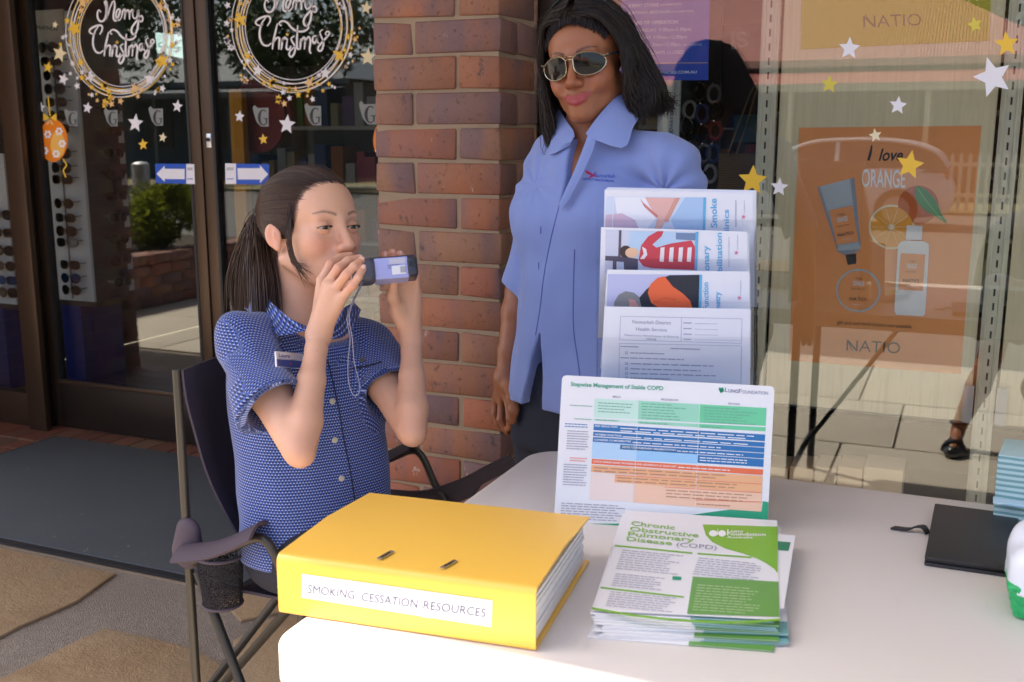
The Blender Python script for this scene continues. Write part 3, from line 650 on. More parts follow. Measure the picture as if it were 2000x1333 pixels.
# ================================================================ the seated young woman with the breathing device
mNail = mat('nail', srgb(236, 190, 176), .25, .03)
def build_seated():
    pr = thing('person', 'young seated woman in a blue patterned shirt blowing into a handheld breathing monitor', 'person', (-1.06, 1.52, .45))
    C = np.array([-1.053, 1.56, 1.184]); M = frame_axes(math.radians(73), math.radians(8), math.radians(-3))
    T = frame_axes(math.radians(56), 0, 0)
    RS, LS = P(474, 668, 1.41), P(708, 672, 1.66); RE, LE = P(586, 884, 1.29), P(806, 846, 1.52); RW, LW = P(622, 655, 1.425), P(803, 664, 1.61)
    NB = P(578, 612, 1.55)
    F = Field((-1.28, 1.16, .76), (-.72, 1.80, 1.33), .0021)
    head_field(F, C, M, .985, .94, .95, .022, 0.0, .86)
    add_neck(F, C - .026 * M[0] - .050 * M[2], NB - np.array([0, 0, .02]), .046, .050)
    for s_ in (RS, LS): F.cone(NB - [0, 0, .045], s_, .042, .036, .02)
    F.ell(NB - [0, 0, .12], (.085, .115, .12), T, .03); F.cut((0, 0, .80), (0, 0, -1))
    # arms: upper arm, elbow, forearm thicker near the elbow, wrist
    def arm(S_, E_, W_):
        m1 = S_ + (E_ - S_) * .5; F.chain([S_, m1, E_ + (S_ - E_) * .06], [.035, .033, .0260], .010)
        F.chain([E_, E_ + (W_ - E_) * .25, E_ + (W_ - E_) * .6, E_ + (W_ - E_) * .88, W_], [.0245, .0272, .0218, .0172, .0165], .008)
    arm(RS, RE, RW); arm(LS, LE, LW)
    # right hand, back towards us, fingers over the near end of the monitor
    K = [P(629, 548, 1.455), P(640, 555, 1.437), P(653, 567, 1.428), P(667, 583, 1.428)]
    for k_ in K: F.cone(RW, k_, .0160, .0094, .010)
    F.cone(RW, (K[1] + K[2]) / 2, .0168, .0125, .010)
    fr = [[K[0], P(646, 517, 1.465), P(664, 504, 1.488), P(684, 499, 1.505)], [K[1], P(661, 524, 1.438), P(680, 510, 1.455), P(700, 505, 1.472)],
          [K[2], P(677, 536, 1.425), P(692, 520, 1.436), P(705, 510, 1.452)], [K[3], P(689, 558, 1.424), P(700, 542, 1.430), P(709, 526, 1.444)]]
    for c_, a, b in zip(fr, (.0086, .0086, .0082, .0076), (.0066, .0066, .0063, .0058)): finger(F, c_, a, b, .003)
    finger(F, [RW + (K[0] - RW) * .35 + np.array([.0, .02, 0]), P(650, 575, 1.50), P(676, 562, 1.505), P(694, 552, 1.505)], .0120, .0080, .010)
    # left hand, palm towards us, fingertips over the far top edge, thumb in front
    K2 = [P(776, 566, 1.600), P(789, 558, 1.612), P(802, 560, 1.618), P(813, 570, 1.618)]
    F.ell(P(798, 602, 1.620), (.015, .024, .040), frame_axes(math.radians(-28), 0, 0), .012)
    for k_ in K2: F.cone(LW, k_, .0158, .0094, .010)
    fl = [[K2[0], P(764, 530, 1.612), P(757, 510, 1.618), P(752, 497, 1.610)], [K2[1], P(780, 524, 1.618), P(772, 504, 1.622), P(766, 493, 1.612)],
          [K2[2], P(797, 524, 1.622), P(788, 506, 1.626), P(781, 496, 1.616)], [K2[3], P(812, 540, 1.622), P(808, 520, 1.626), P(800, 504, 1.620)]]
    for c_, a, b in zip(fl, (.0084, .0086, .0083, .0076), (.0066, .0066, .0064, .0058)): finger(F, c_, a, b, .003)
    finger(F, [LW + (K2[0] - LW) * .25, P(776, 606, 1.592), P(767, 578, 1.574), P(769, 552, 1.562)], .0140, .0078, .010)
    F.ell(P(783, 610, 1.602), (.013, .015, .026), np.eye(3), .012)
    V, Q = F.surface(2); t, q = skin_tint(V, C, M, .985, (.82, .54, .68), (1.0, .80, .76), 1.0, .5, .022)
    # warm knuckles and fingertips, paler inner wrists
    for c_ in fr + fl:
        for j, rr in ((1, .012), (3, .011)):
            g = np.exp(-(np.linalg.norm(V - c_[j], axis=1) / rr) ** 2); t *= 1 - g[:, None] * np.array((.02, .16, .17))
    for e_ in (RE, LE): t *= 1 - np.exp(-(np.linalg.norm(V - e_, axis=1) / .04) ** 2)[:, None] * np.array((.03, .10, .12))
    for e_ in (q,): 
        ear = np.exp(-(((e_[:, 0] + .010) / .02) ** 2 + ((e_[:, 2] + .01) / .03) ** 2)) * (np.abs(e_[:, 1]) > .068); t *= 1 - ear[:, None] * np.array((0, .15, .15))
    body = np_mesh('body', V, Q, mSkinA, pr, tint=t)
    for c_, r_ in [(q_, .0060) for q_ in fr[1:]] + [(q_, .0058) for q_ in fl]:
        d_ = c_[3] - c_[2]; d_ /= np.linalg.norm(d_); to = (EYE - c_[3]) / np.linalg.norm(EYE - c_[3]); to = to if c_ is not None else to; nn = to + np.array([0, 0, .7]); nn = nn - d_ * (nn @ d_); nn /= np.linalg.norm(nn); sd = np.cross(d_, nn)
        U, V3, Q3 = sphere_mesh(c_[3] + d_ * .0012 + nn * (r_ * .80), 1.0, 12, 8, (.0052, .0040, .0016), np.array([d_, sd, nn])); np_mesh('nail', V3, Q3, mNail, body)
    Wp = lambda f, l, u: C + .985 * (f * M[0] + l * M[1] + u * M[2])
    # eyes between real lids
    for s_ in (-1, 1):
        eye(pr, Wp(.0685, s_ * .0315, .0005), .0132, M[0] * .9 - M[1] * .05 - M[2] * .16, (.055, .035, .022))
        lid = MB(); 
        for up in (1, -1):
            rows = []
            for a in np.linspace(-1.12, 1.12, 15):
                row = []
                for b in np.linspace(0, 1, 6):
                    op = (.20 if up > 0 else -.20) * (1 - (a / 1.15) ** 2) - .04; el = op + (1.25 * up - op) * b
                    d = np.array([math.cos(el) * math.cos(a), math.cos(el) * math.sin(a), math.sin(el)]); rr = .0150 - .0004 * b
                    row.append(Wp(.0685 + rr * d[0], s_ * .0315 + rr * d[1], .0005 + rr * d[2]))
                rows.append(row)
            lid.grid(rows)
        ld = lid.build('eyelid', mSkinA, pr, smooth=True); at_ = ld.data.attributes.new('tint', 'FLOAT_COLOR', 'POINT'); at_.data.foreach_set('color', [1.0, .93, .9, 1] * len(ld.data.vertices))
        lash = []
        for a in np.linspace(-1.1, 1.1, 34):
            op = .20 * (1 - (a / 1.15) ** 2) - .03
            pt = lambda r_, e_: Wp(.0685 + r_ * math.cos(e_) * math.cos(a), s_ * .0315 + r_ * math.cos(e_) * math.sin(a), .0005 + r_ * math.sin(e_))
            lash.append([pt(.0149, op), pt(.0175, op - .05), pt(.0200, op + .02)])
        strands('eyelashes', lash, [.0007, .0005, .0002], mHairA, pr)
    # hair drawn back to a tie; loose strands by the ear
    hc = np.array([-.012, 0, .036]); hr = np.array([.0985, .0775, .0815]); tie = np.array([-.112, -.016, .040])
    def hl(a):   # hairline: a 0 forehead centre .. 1 nape centre
        pts = np.array([[.083, 0, .082], [.078, .022, .078], [.068, .046, .058], [.054, .0615, .034], [.040, .0675, .008], [.026, .0705, -.022], [-.012, .073, .030], [-.040, .070, -.010], [-.064, .056, -.050], [-.082, .03, -.062], [-.088, 0, -.064]])
        return arc(pts, 200)[min(199, int(a * 199.99))]
    def hair_path(p0, jr, k=12):
        d0 = (p0 - hc) / hr; r0 = np.linalg.norm(d0); d0 /= r0; d1 = (tie - hc) / hr; r1 = np.linalg.norm(d1); d1 /= r1; om = math.acos(np.clip(d0 @ d1, -1, 1)); out = []
        for t_ in np.linspace(0, 1, k):
            d = (math.sin((1 - t_) * om) * d0 + math.sin(t_ * om) * d1) / max(1e-3, math.sin(om)); r_ = (1 + jr) * (1 - t_) ** .5 * min(1, r0) + (1 + jr) * (1 - (1 - t_) ** .5) if t_ < .85 else 1 + jr
            if t_ > .85: r_ = 1 + jr + (r1 - 1 - jr) * (t_ - .85) / .15
            out.append(Wp(*(hc + hr * d * r_)))
        return out
    cap = MB()
    for s_ in (-1, 1):
        rows = [hair_path(hl(a) * (1, s_, 1) + np.array([-.006, 0, .003]) * (a < .4), -.014) for a in np.linspace(0, 1, 60)]; cap.grid(rows)
    hairo = cap.build('hair', mHairA, pr, smooth=True)
    cv = []
    for i in range(3400):
        a = rng.random() ** .9; s_ = rng.choice((-1, 1)); p0 = hl(a) * (1, s_, 1); j_ = abs(rng.normal(0, .005)) - .005; pa = np.array(hair_path(p0, j_, 16)); t0 = abs(rng.normal(0, .35)); cv.append(pa[min(3, int(t0)):][:13])
    strands('hair_strand', cv, np.r_[.0002, .0005, np.linspace(.0008, .0009, 11)], mHairA, hairo)
    tp = Wp(*tie); pt = []
    ends = [(P(468, 600, 1.60), 0), (P(482, 620, 1.585), 0), (P(500, 610, 1.55), 0), (P(526, 655, 1.462), 1), (P(520, 640, 1.468), 1)]; mids = [P(470, 530, 1.60), P(484, 530, 1.59), P(500, 525, 1.55), P(519, 545, 1.49), P(512, 540, 1.50)]
    for i in range(1900):
        k_ = rng.choice(5, p=(.22, .24, .22, .17, .15)); w1 = rng.normal(0, 1, 3) * (.008, .010, .004); e = ends[k_][0] + w1 * 1.0 + (0, 0, rng.normal(0, .016))
        a = tp + rng.normal(0, .005, 3); m1 = a * .72 + mids[k_] * .28 - M[0] * rng.uniform(.008, .020) + w1 * .4 + [0, 0, .006]; m2 = mids[k_] + w1 * .9; pt.append(arc([a, m1, m2, e], 14))
    strands('ponytail', pt, np.r_[np.linspace(.0008, .0010, 10), .0009, .0007, .0005, .0002], mHairA, hairo)
    fw = []
    for i in range(110):
        a = rng.random(); s_ = rng.choice((-1, 1)); pa = np.array(hair_path(hl(a) * (1, s_, 1), rng.uniform(.0, .03), 16)); fw.append((pa + np.cumsum(rng.normal(0, .0011, (16, 3)), 0))[rng.integers(0, 4):][:12])
    strands('flyaway', fw, np.r_[.0001, np.full(9, .0003), .0002, .0001], mHairA, hairo)
    tb = [tp + .013 * (math.cos(a) * M[1] + math.sin(a) * (M[2] * .9 - M[0] * .3)) - M[0] * .004 for a in np.linspace(0, 6.28, 20)]
    MB().tube(tb, .004, 8, cap=False).build('hair_tie', mGasket, hairo, smooth=True)
    ls = []
    for i in range(34):
        a = Wp(.036, -.0665, .040) + rng.normal(0, .0030, 3); e = P(601 + rng.normal(0, 6), 540 + rng.normal(0, 12), 1.482); mid = P(563 + rng.normal(0, 3.2), 455, 1.480); mid2 = P(573 + rng.normal(0, 3.6), 508, 1.480)
        ls.append(arc([a, mid, mid2, e], 14))
    strands('loose_strand', ls, np.r_[np.full(10, .00065), .0006, .0005, .0003, .0002], mHairA, hairo)

    # patterned shirt
    n = NT('patterned_shirt'); uv = n.n('Attribute', attribute_name='cloth').outputs['Vector']
    br = n.n('TexBrick'); br.offset = .5; n.l(uv, br.inputs['Vector']); br.inputs['Color1'].default_value = c4(srgb(15, 20, 54)); br.inputs['Color2'].default_value = c4(srgb(20, 36, 92)); br.inputs['Mortar'].default_value = c4(srgb(58, 94, 178))
    br.inputs['Scale'].default_value = 1.0; br.inputs['Mortar Size'].default_value = .0009; br.inputs['Mortar Smooth'].default_value = .2; br.inputs['Bias'].default_value = -.2; br.inputs['Brick Width'].default_value = .0056; br.inputs['Row Height'].default_value = .0048
    b2 = n.n('TexBrick'); b2.offset = .5; n.l(n.mapv(uv, loc=(.0028, .0024, 0)), b2.inputs['Vector'])
    for k_, c_ in (('Color1', 1), ('Color2', 1), ('Mortar', 0)): b2.inputs[k_].default_value = c4(c_)
    for k_, v_ in (('Scale', 1.0), ('Mortar Size', .0017), ('Brick Width', .0056), ('Row Height', .0048)): b2.inputs[k_].default_value = v_
    cc = n.mix(n.math('MULTIPLY', b2.outputs[0], .46), br.outputs[0], srgb(235, 240, 250)); cc = n.mix(n.math('MULTIPLY', n.noise(7, 4), .18), cc, srgb(22, 42, 112))
    n.bsdf(cc, .85, n.bump(br.outputs[1], .15, .0006), Sheen_Weight=.2); mSh = n.m
    secs = [(P(612, 1066, 1.50), .136, .124), (P(612, 1025, 1.50), .132, .116), (P(612, 970, 1.51), .132, .108), (P(610, 900, 1.52), .130, .106), (P(600, 800, 1.53), .134, .110), (P(588, 720, 1.54), .134, .102), (P(580, 665, 1.55), .112, .080)]
    G = Field((-1.30, 1.20, .50), (-.74, 1.82, 1.13), .0032)
    loft(G, secs, T)
    for s_, w_ in ((RS, .046), (LS, .044)): G.cone(NB - [0, 0, .034], s_, .048, w_, .02)
    h1, d1 = sleeve(G, RS, RE, .049, .060, .62, .02); h2, d2 = sleeve(G, LS, LE, .047, .055, .56, .02)
    G.displace(lambda X, Y, Z: folds(X, Y, Z, 3, .0058, 30, .35) + folds(X, Y, Z, 8, .0030, 62, .5) )
    # creases fanning from the armpits
    for a_, s_ in ((RS, 1), (LS, 2)):
        G.displace(lambda X, Y, Z, a_=a_, s_=s_: .0045 * np.sin(26 * np.arctan2(Z - a_[2] + .06, (X - a_[0]) * T[1][0] + (Y - a_[1]) * T[1][1]) * .35 + s_) * np.exp(-((X - a_[0]) ** 2 + (Y - a_[1]) ** 2 + (Z - a_[2] + .05) ** 2) / .010))
    G.cone(h1 + d1 * .03, h1 - d1 * .06, .0525, .042, .004, 'sub'); G.cone(h2 + d2 * .03, h2 - d2 * .06, .0475, .040, .004, 'sub')
    G.cone(NB - [0, 0, .03], NB + (C - NB) * .8, .052, .060, .006, 'sub'); vt = P(612, 690, 1.43)
    G.cone(NB + T[0] * .050 + [0, 0, .005], vt, .034, .006, .006, 'sub')
    V, Q = G.surface(1)
    # cloth coordinates
    cs = np.array([s[0] for s in secs]); o_ = np.argsort(cs[:, 2]); cx = np.interp(V[:, 2], cs[o_, 2], cs[o_, 0]); cy = np.interp(V[:, 2], cs[o_, 2], cs[o_, 1])
    rel = np.stack([V[:, 0] - cx, V[:, 1] - cy], 1); f_ = rel @ T[0][:2]; l_ = rel @ T[1][:2]; uvw = np.stack([np.arctan2(l_, f_) * .128, V[:, 2]], 1)
    for S_, E_ in ((RS, RE), (LS, LE)):
        ax = (E_ - S_) / np.linalg.norm(E_ - S_); r_ = V - S_; s2 = r_ @ ax; pe = r_ - s2[:, None] * ax; dist = np.linalg.norm(pe, axis=1); m = (s2 > .055) & (s2 < .24) & (dist < .0555 + .05 * s2)
        e1 = np.cross(ax, (0, 0, 1)); e1 /= np.linalg.norm(e1); e2 = np.cross(ax, e1); uvw[m] = np.stack([np.arctan2(pe[m] @ e2, pe[m] @ e1) * .062, s2[m]], 1)
    nrm_ = np.zeros_like(V); fn_ = np.cross(V[Q[:, 2]] - V[Q[:, 0]], V[Q[:, 3]] - V[Q[:, 1]])
    for c_ in range(4): np.add.at(nrm_, Q[:, c_], fn_)
    up_ = np.abs(nrm_[:, 2]) / (np.linalg.norm(nrm_, axis=1) + 1e-12) > .62; rl = V - NB; uvw[up_] = np.stack([rl[up_] @ T[1], rl[up_] @ T[0]], 1)
    so = np_mesh('shirt', V, Q, mSh, pr, cloth=uvw)
    bv = bvh_of(so)
    # collar
    def leafc(rows_px):
        rows = [arc([P(*q_) for q_ in r_], 12) for r_ in rows_px]; rows = [rows[0], rows[0] * .55 + rows[1] * .45 + (EYE - rows[0]) / np.linalg.norm(EYE - rows[0], axis=1)[:, None] * .005, rows[1]]
        c_ = ring_loft('collar', rows, mSh, so, .0030); a_ = c_.data.attributes.new('cloth', 'FLOAT2', 'POINT'); co = np.array([v.co[:] for v in c_.data.vertices]); r_ = co - NB
        a_.data.foreach_set('vector', np.stack([r_ @ T[1] + r_ @ T[0] * .3, co[:, 2] * 1.0 + r_ @ T[0] * .4], 1).astype(np.float32).ravel())
    leafc([[(492, 572, 1.63), (502, 556, 1.56), (516, 562, 1.50), (528, 590, 1.465)], [(474, 606, 1.63), (480, 604, 1.55), (500, 622, 1.48), (522, 642, 1.445)]])
    leafc([[(528, 590, 1.465), (543, 603, 1.45), (566, 622, 1.435), (600, 640, 1.43)], [(522, 642, 1.445), (536, 652, 1.43), (552, 656, 1.42), (597, 646, 1.425)]])
    leafc([[(690, 592, 1.60), (672, 602, 1.55), (650, 622, 1.50), (628, 650, 1.455)], [(704, 606, 1.60), (694, 632, 1.545), (672, 658, 1.49), (636, 664, 1.452)]])
    mPipe = flat('navy_piping', srgb(24, 26, 56), .7); mBtn = mat('shell_button', srgb(178, 172, 158), .3, .15, 40)
    pl = [on_surface(bv, x, y, .0004) for x, y in arc([(640, 705), (650, 745), (662, 800), (672, 860), (686, 930), (696, 1000), (700, 1040)], 40)]
    MB().tube([p[0] for p in pl if p], .0013, 6).build('placket_piping', mPipe, so, smooth=True)
    for x, y in ((649, 784), (654, 860), (667, 935), (676, 1006)): button(so, bv, x, y, .0052, mBtn)
    pk = [on_surface(bv, x, y, .0004) for x, y in arc([(690, 720), (715, 716), (745, 708)], 14)]
    pk = [p[0] for p in pk if p]
    if len(pk) > 3: MB().tube(pk, .0022, 6).build('pocket_piping', mPipe, so, smooth=True)
    button(so, bv, 708, 704, .0042, mat('brass_button', srgb(120, 110, 80), .35, .1, 20, Metallic=.6))
    # name badge on her chest
    hit = on_surface(bv, 560, 703, 0); 
    if hit:
        cr = [on_surface(bv, x, y, 0)[0] for x in (541, 566, 590) for y in (687, 703, 718)]; p = sum(cr) / 9; nn = np.linalg.svd(np.array(cr) - p)[2][2]; nn = nn if nn @ (EYE - p) > 0 else -nn; pln = Plane(p + nn * (max((q_ - p) @ nn for q_ in cr) + .0035), nn)
        bd = thing('name_badge', 'small white and blue name badge on the seated woman\'s shirt', 'badge', p)
        b = MB(); q = [pln.px(x, y) for x, y in ((539, 686), (592, 691), (592, 720), (541, 716))]; b.prism(q, -pln.n * .003); b.build('badge_plate', flat('badge_white', (.78, .80, .86), .25), bd, bevel=.0006)
        pp = Print(pln, .0004); bl = flat('badge_blue', srgb(30, 62, 148), .3); pp.poly(bl, [(540.4, 702), (592, 706), (592, 720), (541, 716)]); pp.text(bl, 'Laura', (544, 697.5), (566, 699.5), 7, bold=.02)
        pp.greek(flat('small_type', (.25, .27, .4), .5), 544, 700.2, 580, 1, 3, 1.1, .09); pp.ell(flat('badge_red', srgb(190, 80, 80)), 567, 711, 3.2, 1.6, 1); pp.build(bd)
    # trousers and shoes
    tr = Field((-1.30, 1.20, .03), (-.42, 1.84, .78), .007); hip = np.array([-1.07, 1.52, .655])
    tr.ell(hip - [-.02, 0, .03], (.105, .118, .075), T, .03)
    legd = np.array([math.cos(math.radians(-8)), math.sin(math.radians(-8)), 0])
    for s_ in (-1, 1):
        h_ = hip + s_ * .075 * np.array([0, 1, 0]) + [0.02, 0, -.025]; kn = h_ + legd * .37 + np.array([0, s_ * .02, .0]); an = kn + np.array([-.12, s_ * .02, -.54])
        tr.chain([h_, (h_ + kn) / 2, kn], [.074, .066, .056], .03); tr.chain([kn, kn * .6 + an * .4, an], [.060, .058, .050], .03)
        sh = MB(); fd = np.array([.96, -.15, 0]); 
        S_ = Field(an - np.array([.14, .09, .12]), an + np.array([.24, .09, .06]), .006); S_.cone(an - [0.02, 0, .055], an + fd * .15 - [0, 0, .062], .036, .030, .02, 'add', (np.array([0, 0, 1.0]), .8)); S_.cone(an, an - [0, 0, .06], .034, .036, .02)
        V2, Q2 = S_.surface(1); V2[:, 2] = np.maximum(V2[:, 2], .003); np_mesh('shoe', V2, Q2, flat('shoe_leather', (.02, .02, .022), .4), pr)
    V, Q = tr.surface(2); np_mesh('trousers', V, Q, mat('navy_trousers', srgb(30, 32, 46), .85, .15, 20, .2, 300), pr)
    return C, M, Wp
CA, MA, WA = build_seated()

# ================================================================ the standing woman in sunglasses
def build_standing():
    pr = thing('person', 'standing woman in dark sunglasses and a periwinkle blue shirt beside the brick pillar', 'person', (-.73, 2.12, 0))
    C = np.array([-.727, 2.10, 1.494]); M = frame_axes(math.radians(-2.5), math.radians(-5), math.radians(8)); s = 1.035
    T = frame_axes(math.radians(-17), 0, 0)
    RS, LS = P(1088, 312, 2.17), P(1312, 322, 2.06); RE, RW = P(1016, 566, 2.19), P(986, 738, 2.13); LE = P(1400, 560, 2.06); LW = P(1396, 760, 1.99)
    NB = P(1152, 262, 2.135)
    F = Field((-1.02, 1.84, .62), (-.40, 2.32, 1.68), .0023)
    head_field(F, C, M, s, 1.09, .86, .0320, .0120, .95, 1)
    add_neck(F, C - .022 * M[0] - .055 * M[2], NB - np.array([0, 0, .02]), .054, .058)
    for s_ in (RS, LS): F.cone(NB - [0, 0, .045], s_, .042, .038, .02)
    F.ell(NB - [0, 0, .12] + T[0] * .01, (.092, .12, .115), T, .03)
    def arm(S_, E_, W_):
        F.chain([S_ + (E_ - S_) * .1, (S_ + E_) / 2, E_], [.038, .037, .033], .012); F.chain([E_, E_ + (W_ - E_) * .25, E_ + (W_ - E_) * .7, W_], [.032, .0335, .0255, .0215], .010)
    arm(RS, RE, RW); arm(LS, LE, LW)
    # right hand hanging, thumb towards us, fingers curled
    K = [P(1006, 778, 2.095), P(993, 785, 2.115), P(980, 788, 2.135), P(969, 786, 2.155)]
    for k_ in K: F.cone(RW, k_, .0205, .0108, .012)
    fr = [[K[0], P(1008, 806, 2.090), P(1003, 822, 2.098), P(994, 828, 2.115)], [K[1], P(996, 818, 2.100), P(998, 834, 2.108), P(990, 840, 2.124)], [K[2], P(977, 820, 2.122), P(986, 838, 2.125), P(991, 845, 2.138)], [K[3], P(966, 808, 2.150), P(972, 826, 2.150), P(980, 838, 2.158)]]
    for c_, a, b in zip(fr, (.0094, .0096, .0092, .0084), (.0070, .0072, .0070, .0064)): finger(F, c_, a, b, .003)
    finger(F, [RW + (K[0] - RW) * .3 + np.array([.006, -.008, 0]), P(1000, 778, 2.07), P(1003, 802, 2.062), P(1001, 822, 2.066)], .0145, .0090, .010)
    K2 = [LW + np.array(v) for v in ((-.028, -.02, -.085), (-.010, -.025, -.088), (.008, -.022, -.086), (.024, -.014, -.080))]
    for i, k_ in enumerate(K2): F.cone(LW, k_, .0235, .012, .014); finger(F, [k_, k_ + [0, -.012, -.035], k_ + [0, -.006, -.058], k_ + [0, .008, -.072]], .0102, .0074)
    finger(F, [LW + [-.02, 0, -.03], LW + [-.038, -.01, -.06], LW + [-.04, -.018, -.088]], .0145, .009)
    V, Q = F.surface(2); t, q = skin_tint(V, C, M, s, (1.02, .42, .98), (1.10, .92, .90), 1.0, .6, .0320, .0120)
    for c_ in fr:
        g = np.exp(-(np.linalg.norm(V - c_[3], axis=1) / .010) ** 2); t *= 1 + g[:, None] * np.array((.25, .18, .18))
    np_mesh('body', V, Q, mSkinB, pr, tint=t)
    Wp = lambda f, l, u: C + s * (f * M[0] + l * M[1] + u * M[2])
    nl = MB()
    # hair: swept from a crown band down to the shoulders, fuller on her left
    def path(v, s_, jit, k=16):
        fl_ = 1.0 if s_ < 0 else 1.18
        A = np.array([[.078, s_ * .012, .086], [.068, s_ * .054, .082], [.056, s_ * .0745, .042], [.046, s_ * .0815, -.015], [.040, s_ * .0855, -.070], [.040, s_ * .085, -.118]])
        B = np.array([[.030, s_ * .006, .122], [.006, s_ * .062, .106], [-.012, s_ * .095, .044], [-.022, s_ * .106, -.025], [-.026, s_ * .112, -.085], [-.030, s_ * .112, -.132]])
        D = np.array([[-.030, 0, .126], [-.084, s_ * .030, .100], [-.118, s_ * .040, .020], [-.118, s_ * .050, -.050], [-.112, s_ * .058, -.105], [-.100, s_ * .064, -.142]])
        w_ = 2 * v; p = A * (1 - w_) + B * w_ if v < .5 else B * (2 - w_) + D * (w_ - 1)
        w2 = min(1, 2.2 * v); 
        if s_ > 0: p[2] += (0, .006, 0); p[3] += (0, .006 + .010 * w2, 0); p[4] += (0, .004 + .020 * w2, .010 * w2); p[5] += (.004, .002 + .030 * w2, .006 + .022 * w2)
        else: p[4] += (0, -.004, -.012); p[5] += (0, .004, -.040)
        return np.array([Wp(*x) for x in arc(p * (1 + jit), k)])
    cap = MB()
    for s_ in (-1, 1): cap.grid([path(v, s_, -.035) for v in np.linspace(0, 1, 40)])
    hairo = cap.build('hair', mHairB, pr, smooth=True)
    cv = []
    for i in range(3600):
        v = rng.random() ** 1.15; s_ = rng.choice((-1, 1)); p = path(v, s_, rng.normal(.0, .016)); p[-6:] += np.cumsum(rng.normal(0, .0022, (6, 3)), 0); p[-1, 2] += rng.normal(0, .009); p += rng.normal(0, .0012, 3); tt_ = np.linspace(0, 1, 16); ph_ = rng.normal(0, .5); p += (M[1] * .0085 * s_)[None] * (np.sin(tt_ * 14 + v * 11 + ph_) * tt_ ** 1.4)[:, None] + M[0][None] * (.007 * np.sin(tt_ * 11 + v * 17 + ph_) * tt_)[:, None] + M[2][None] * (.0)  ; p[-1] += (M[1] * s_ * rng.normal(-.006, .009)); cv.append(p)
    strands('hair_strand', cv, np.r_[np.full(13, .0010), .0009, .0006, .0003], mHairB, hairo)
    fw = []
    for i in range(150):
        v = rng.random(); s_ = rng.choice((-1, 1)); p = path(v, s_, rng.uniform(.01, .05)); p += np.cumsum(rng.normal(0, .0028, (16, 3)), 0); fw.append(p[rng.integers(0, 5):][:11])
    strands('flyaway', fw, np.r_[np.full(8, .00045), .0003, .0002, .0001], mHairB, hairo)
    fr_ = []
    for i in range(900):       # hair combed back off the forehead under the band
        s_ = rng.choice((-1, 1)); w_ = rng.uniform(0, 1); a = np.array([.083 - .030 * w_ ** 2, s_ * .062 * w_, .076 - .040 * w_ ** 2]) + rng.normal(0, .0018, 3)
        fr_.append(arc([Wp(*a), Wp(a[0] - .012, a[1] * 1.13, a[2] + .020), Wp(.036 - .014 * w_, a[1] * 1.22, .112 - .036 * w_ ** 2), Wp(-.01, a[1] * 1.38, .122 - .044 * w_ ** 2), Wp(-.05, a[1] * 1.42, .108 - .060 * w_ ** 2)], 12) + rng.normal(0, .0010, 3))
    strands('fringe', fr_, np.r_[.0003, .0007, np.linspace(.0010, .0009, 10)], mHairB, hairo)
    band = [Wp(.030 - .012 * abs(math.sin(a)), .086 * math.sin(a), .040 + .0945 * math.cos(a)) for a in np.linspace(-1.75, 1.75, 26)]
    MB().tube(band, .0035, 6).build('hair_band', flat('hair_band', (.012, .012, .014), .15), hairo, smooth=True)
    # sunglasses
    sg = thing('sunglasses', 'dark wrap sunglasses with a thin metal frame worn by the standing woman', 'sunglasses', Wp(.09, 0, 0))
    mLens = mat('smoke_lens', (.012, .011, .010), .03, 0, Specular_IOR_Level=.32); mRim = mat('gunmetal_frame', srgb(170, 158, 140), .25, 0, Metallic=.9); mArm = mat('temple_black', (.02, .02, .022), .25, 0)
    for s_ in (-1, 1):
        ol = [(.0075, .012), (.018, .0195), (.036, .0200), (.054, .0140), (.0640, .004), (.0625, -.009), (.052, -.0185), (.036, -.0225), (.018, -.0190), (.0085, -.0080)]
        P2 = arc(ol + [ol[0]], 36)[:-1]; cur = lambda a, b: Wp(.1000 - 6.3 * a * a - 3.0 * b * b, s_ * a, b - .0015)
        edge = [cur(a, b) for a, b in P2]; rows = []
        cx_, cz_ = P2.mean(0)
        for t_ in np.linspace(0, 1, 6): rows.append([cur(cx_ + (a - cx_) * t_, cz_ + (b - cz_) * t_) for a, b in np.vstack([P2, P2[:1]])])
        lo_ = MB().grid(rows).build('lens', mLens, sg, smooth=True)
        MB().tube(edge + [edge[0]], .0014, 6, cap=False).build('rim', mRim, sg, smooth=True)
        MB().tube(arc([cur(.062, .007), Wp(.066, s_ * .0715, .008), Wp(.02, s_ * .084, .010), Wp(-.02, s_ * .084, .004)], 14), [.0024] * 4 + [.003] * 10, 6).build('temple', mArm, sg, smooth=True)
        MB().tube([cur(.060, .008), cur(.064, .008), Wp(.070, s_ * .0700, .0085)], .0026, 6).build('hinge', mRim, sg, smooth=True)
    MB().tube(arc([Wp(.0978, -.009, .009), Wp(.1005, 0, .0105), Wp(.0978, .009, .009)], 8), .0014, 6).build('bridge', mRim, sg, smooth=True)
    MB().tube(arc([Wp(.0968, -.013, .0145), Wp(.1, 0, .0155), Wp(.0968, .013, .0145)], 8), .0010, 6).build('top_bar', mRim, sg, smooth=True)
    # shirt
    n = NT('periwinkle_shirt'); cc = n.mix(n.noise(5, 4), srgb(118, 138, 198), srgb(130, 149, 206)); wv = n.noise(900, 2); cc = n.mix(n.math('MULTIPLY', wv, .2), cc, srgb(138, 158, 218)); n.bsdf(cc, .8, n.bump(wv, .12, .0006), Sheen_Weight=.15); mSh = n.m
    secs = [(P(1136, 782, 2.12), .174, .131), (P(1136, 755, 2.12), .173, .130), (P(1138, 720, 2.12), .168, .124), (P(1136, 640, 2.12), .152, .114), (P(1140, 560, 2.12), .146, .112), (P(1146, 470, 2.12), .156, .122), (P(1152, 400, 2.12), .160, .122), (P(1158, 340, 2.13), .152, .112), (P(1158, 300, 2.13), .130, .100), (P(1156, 272, 2.13), .092, .076)]
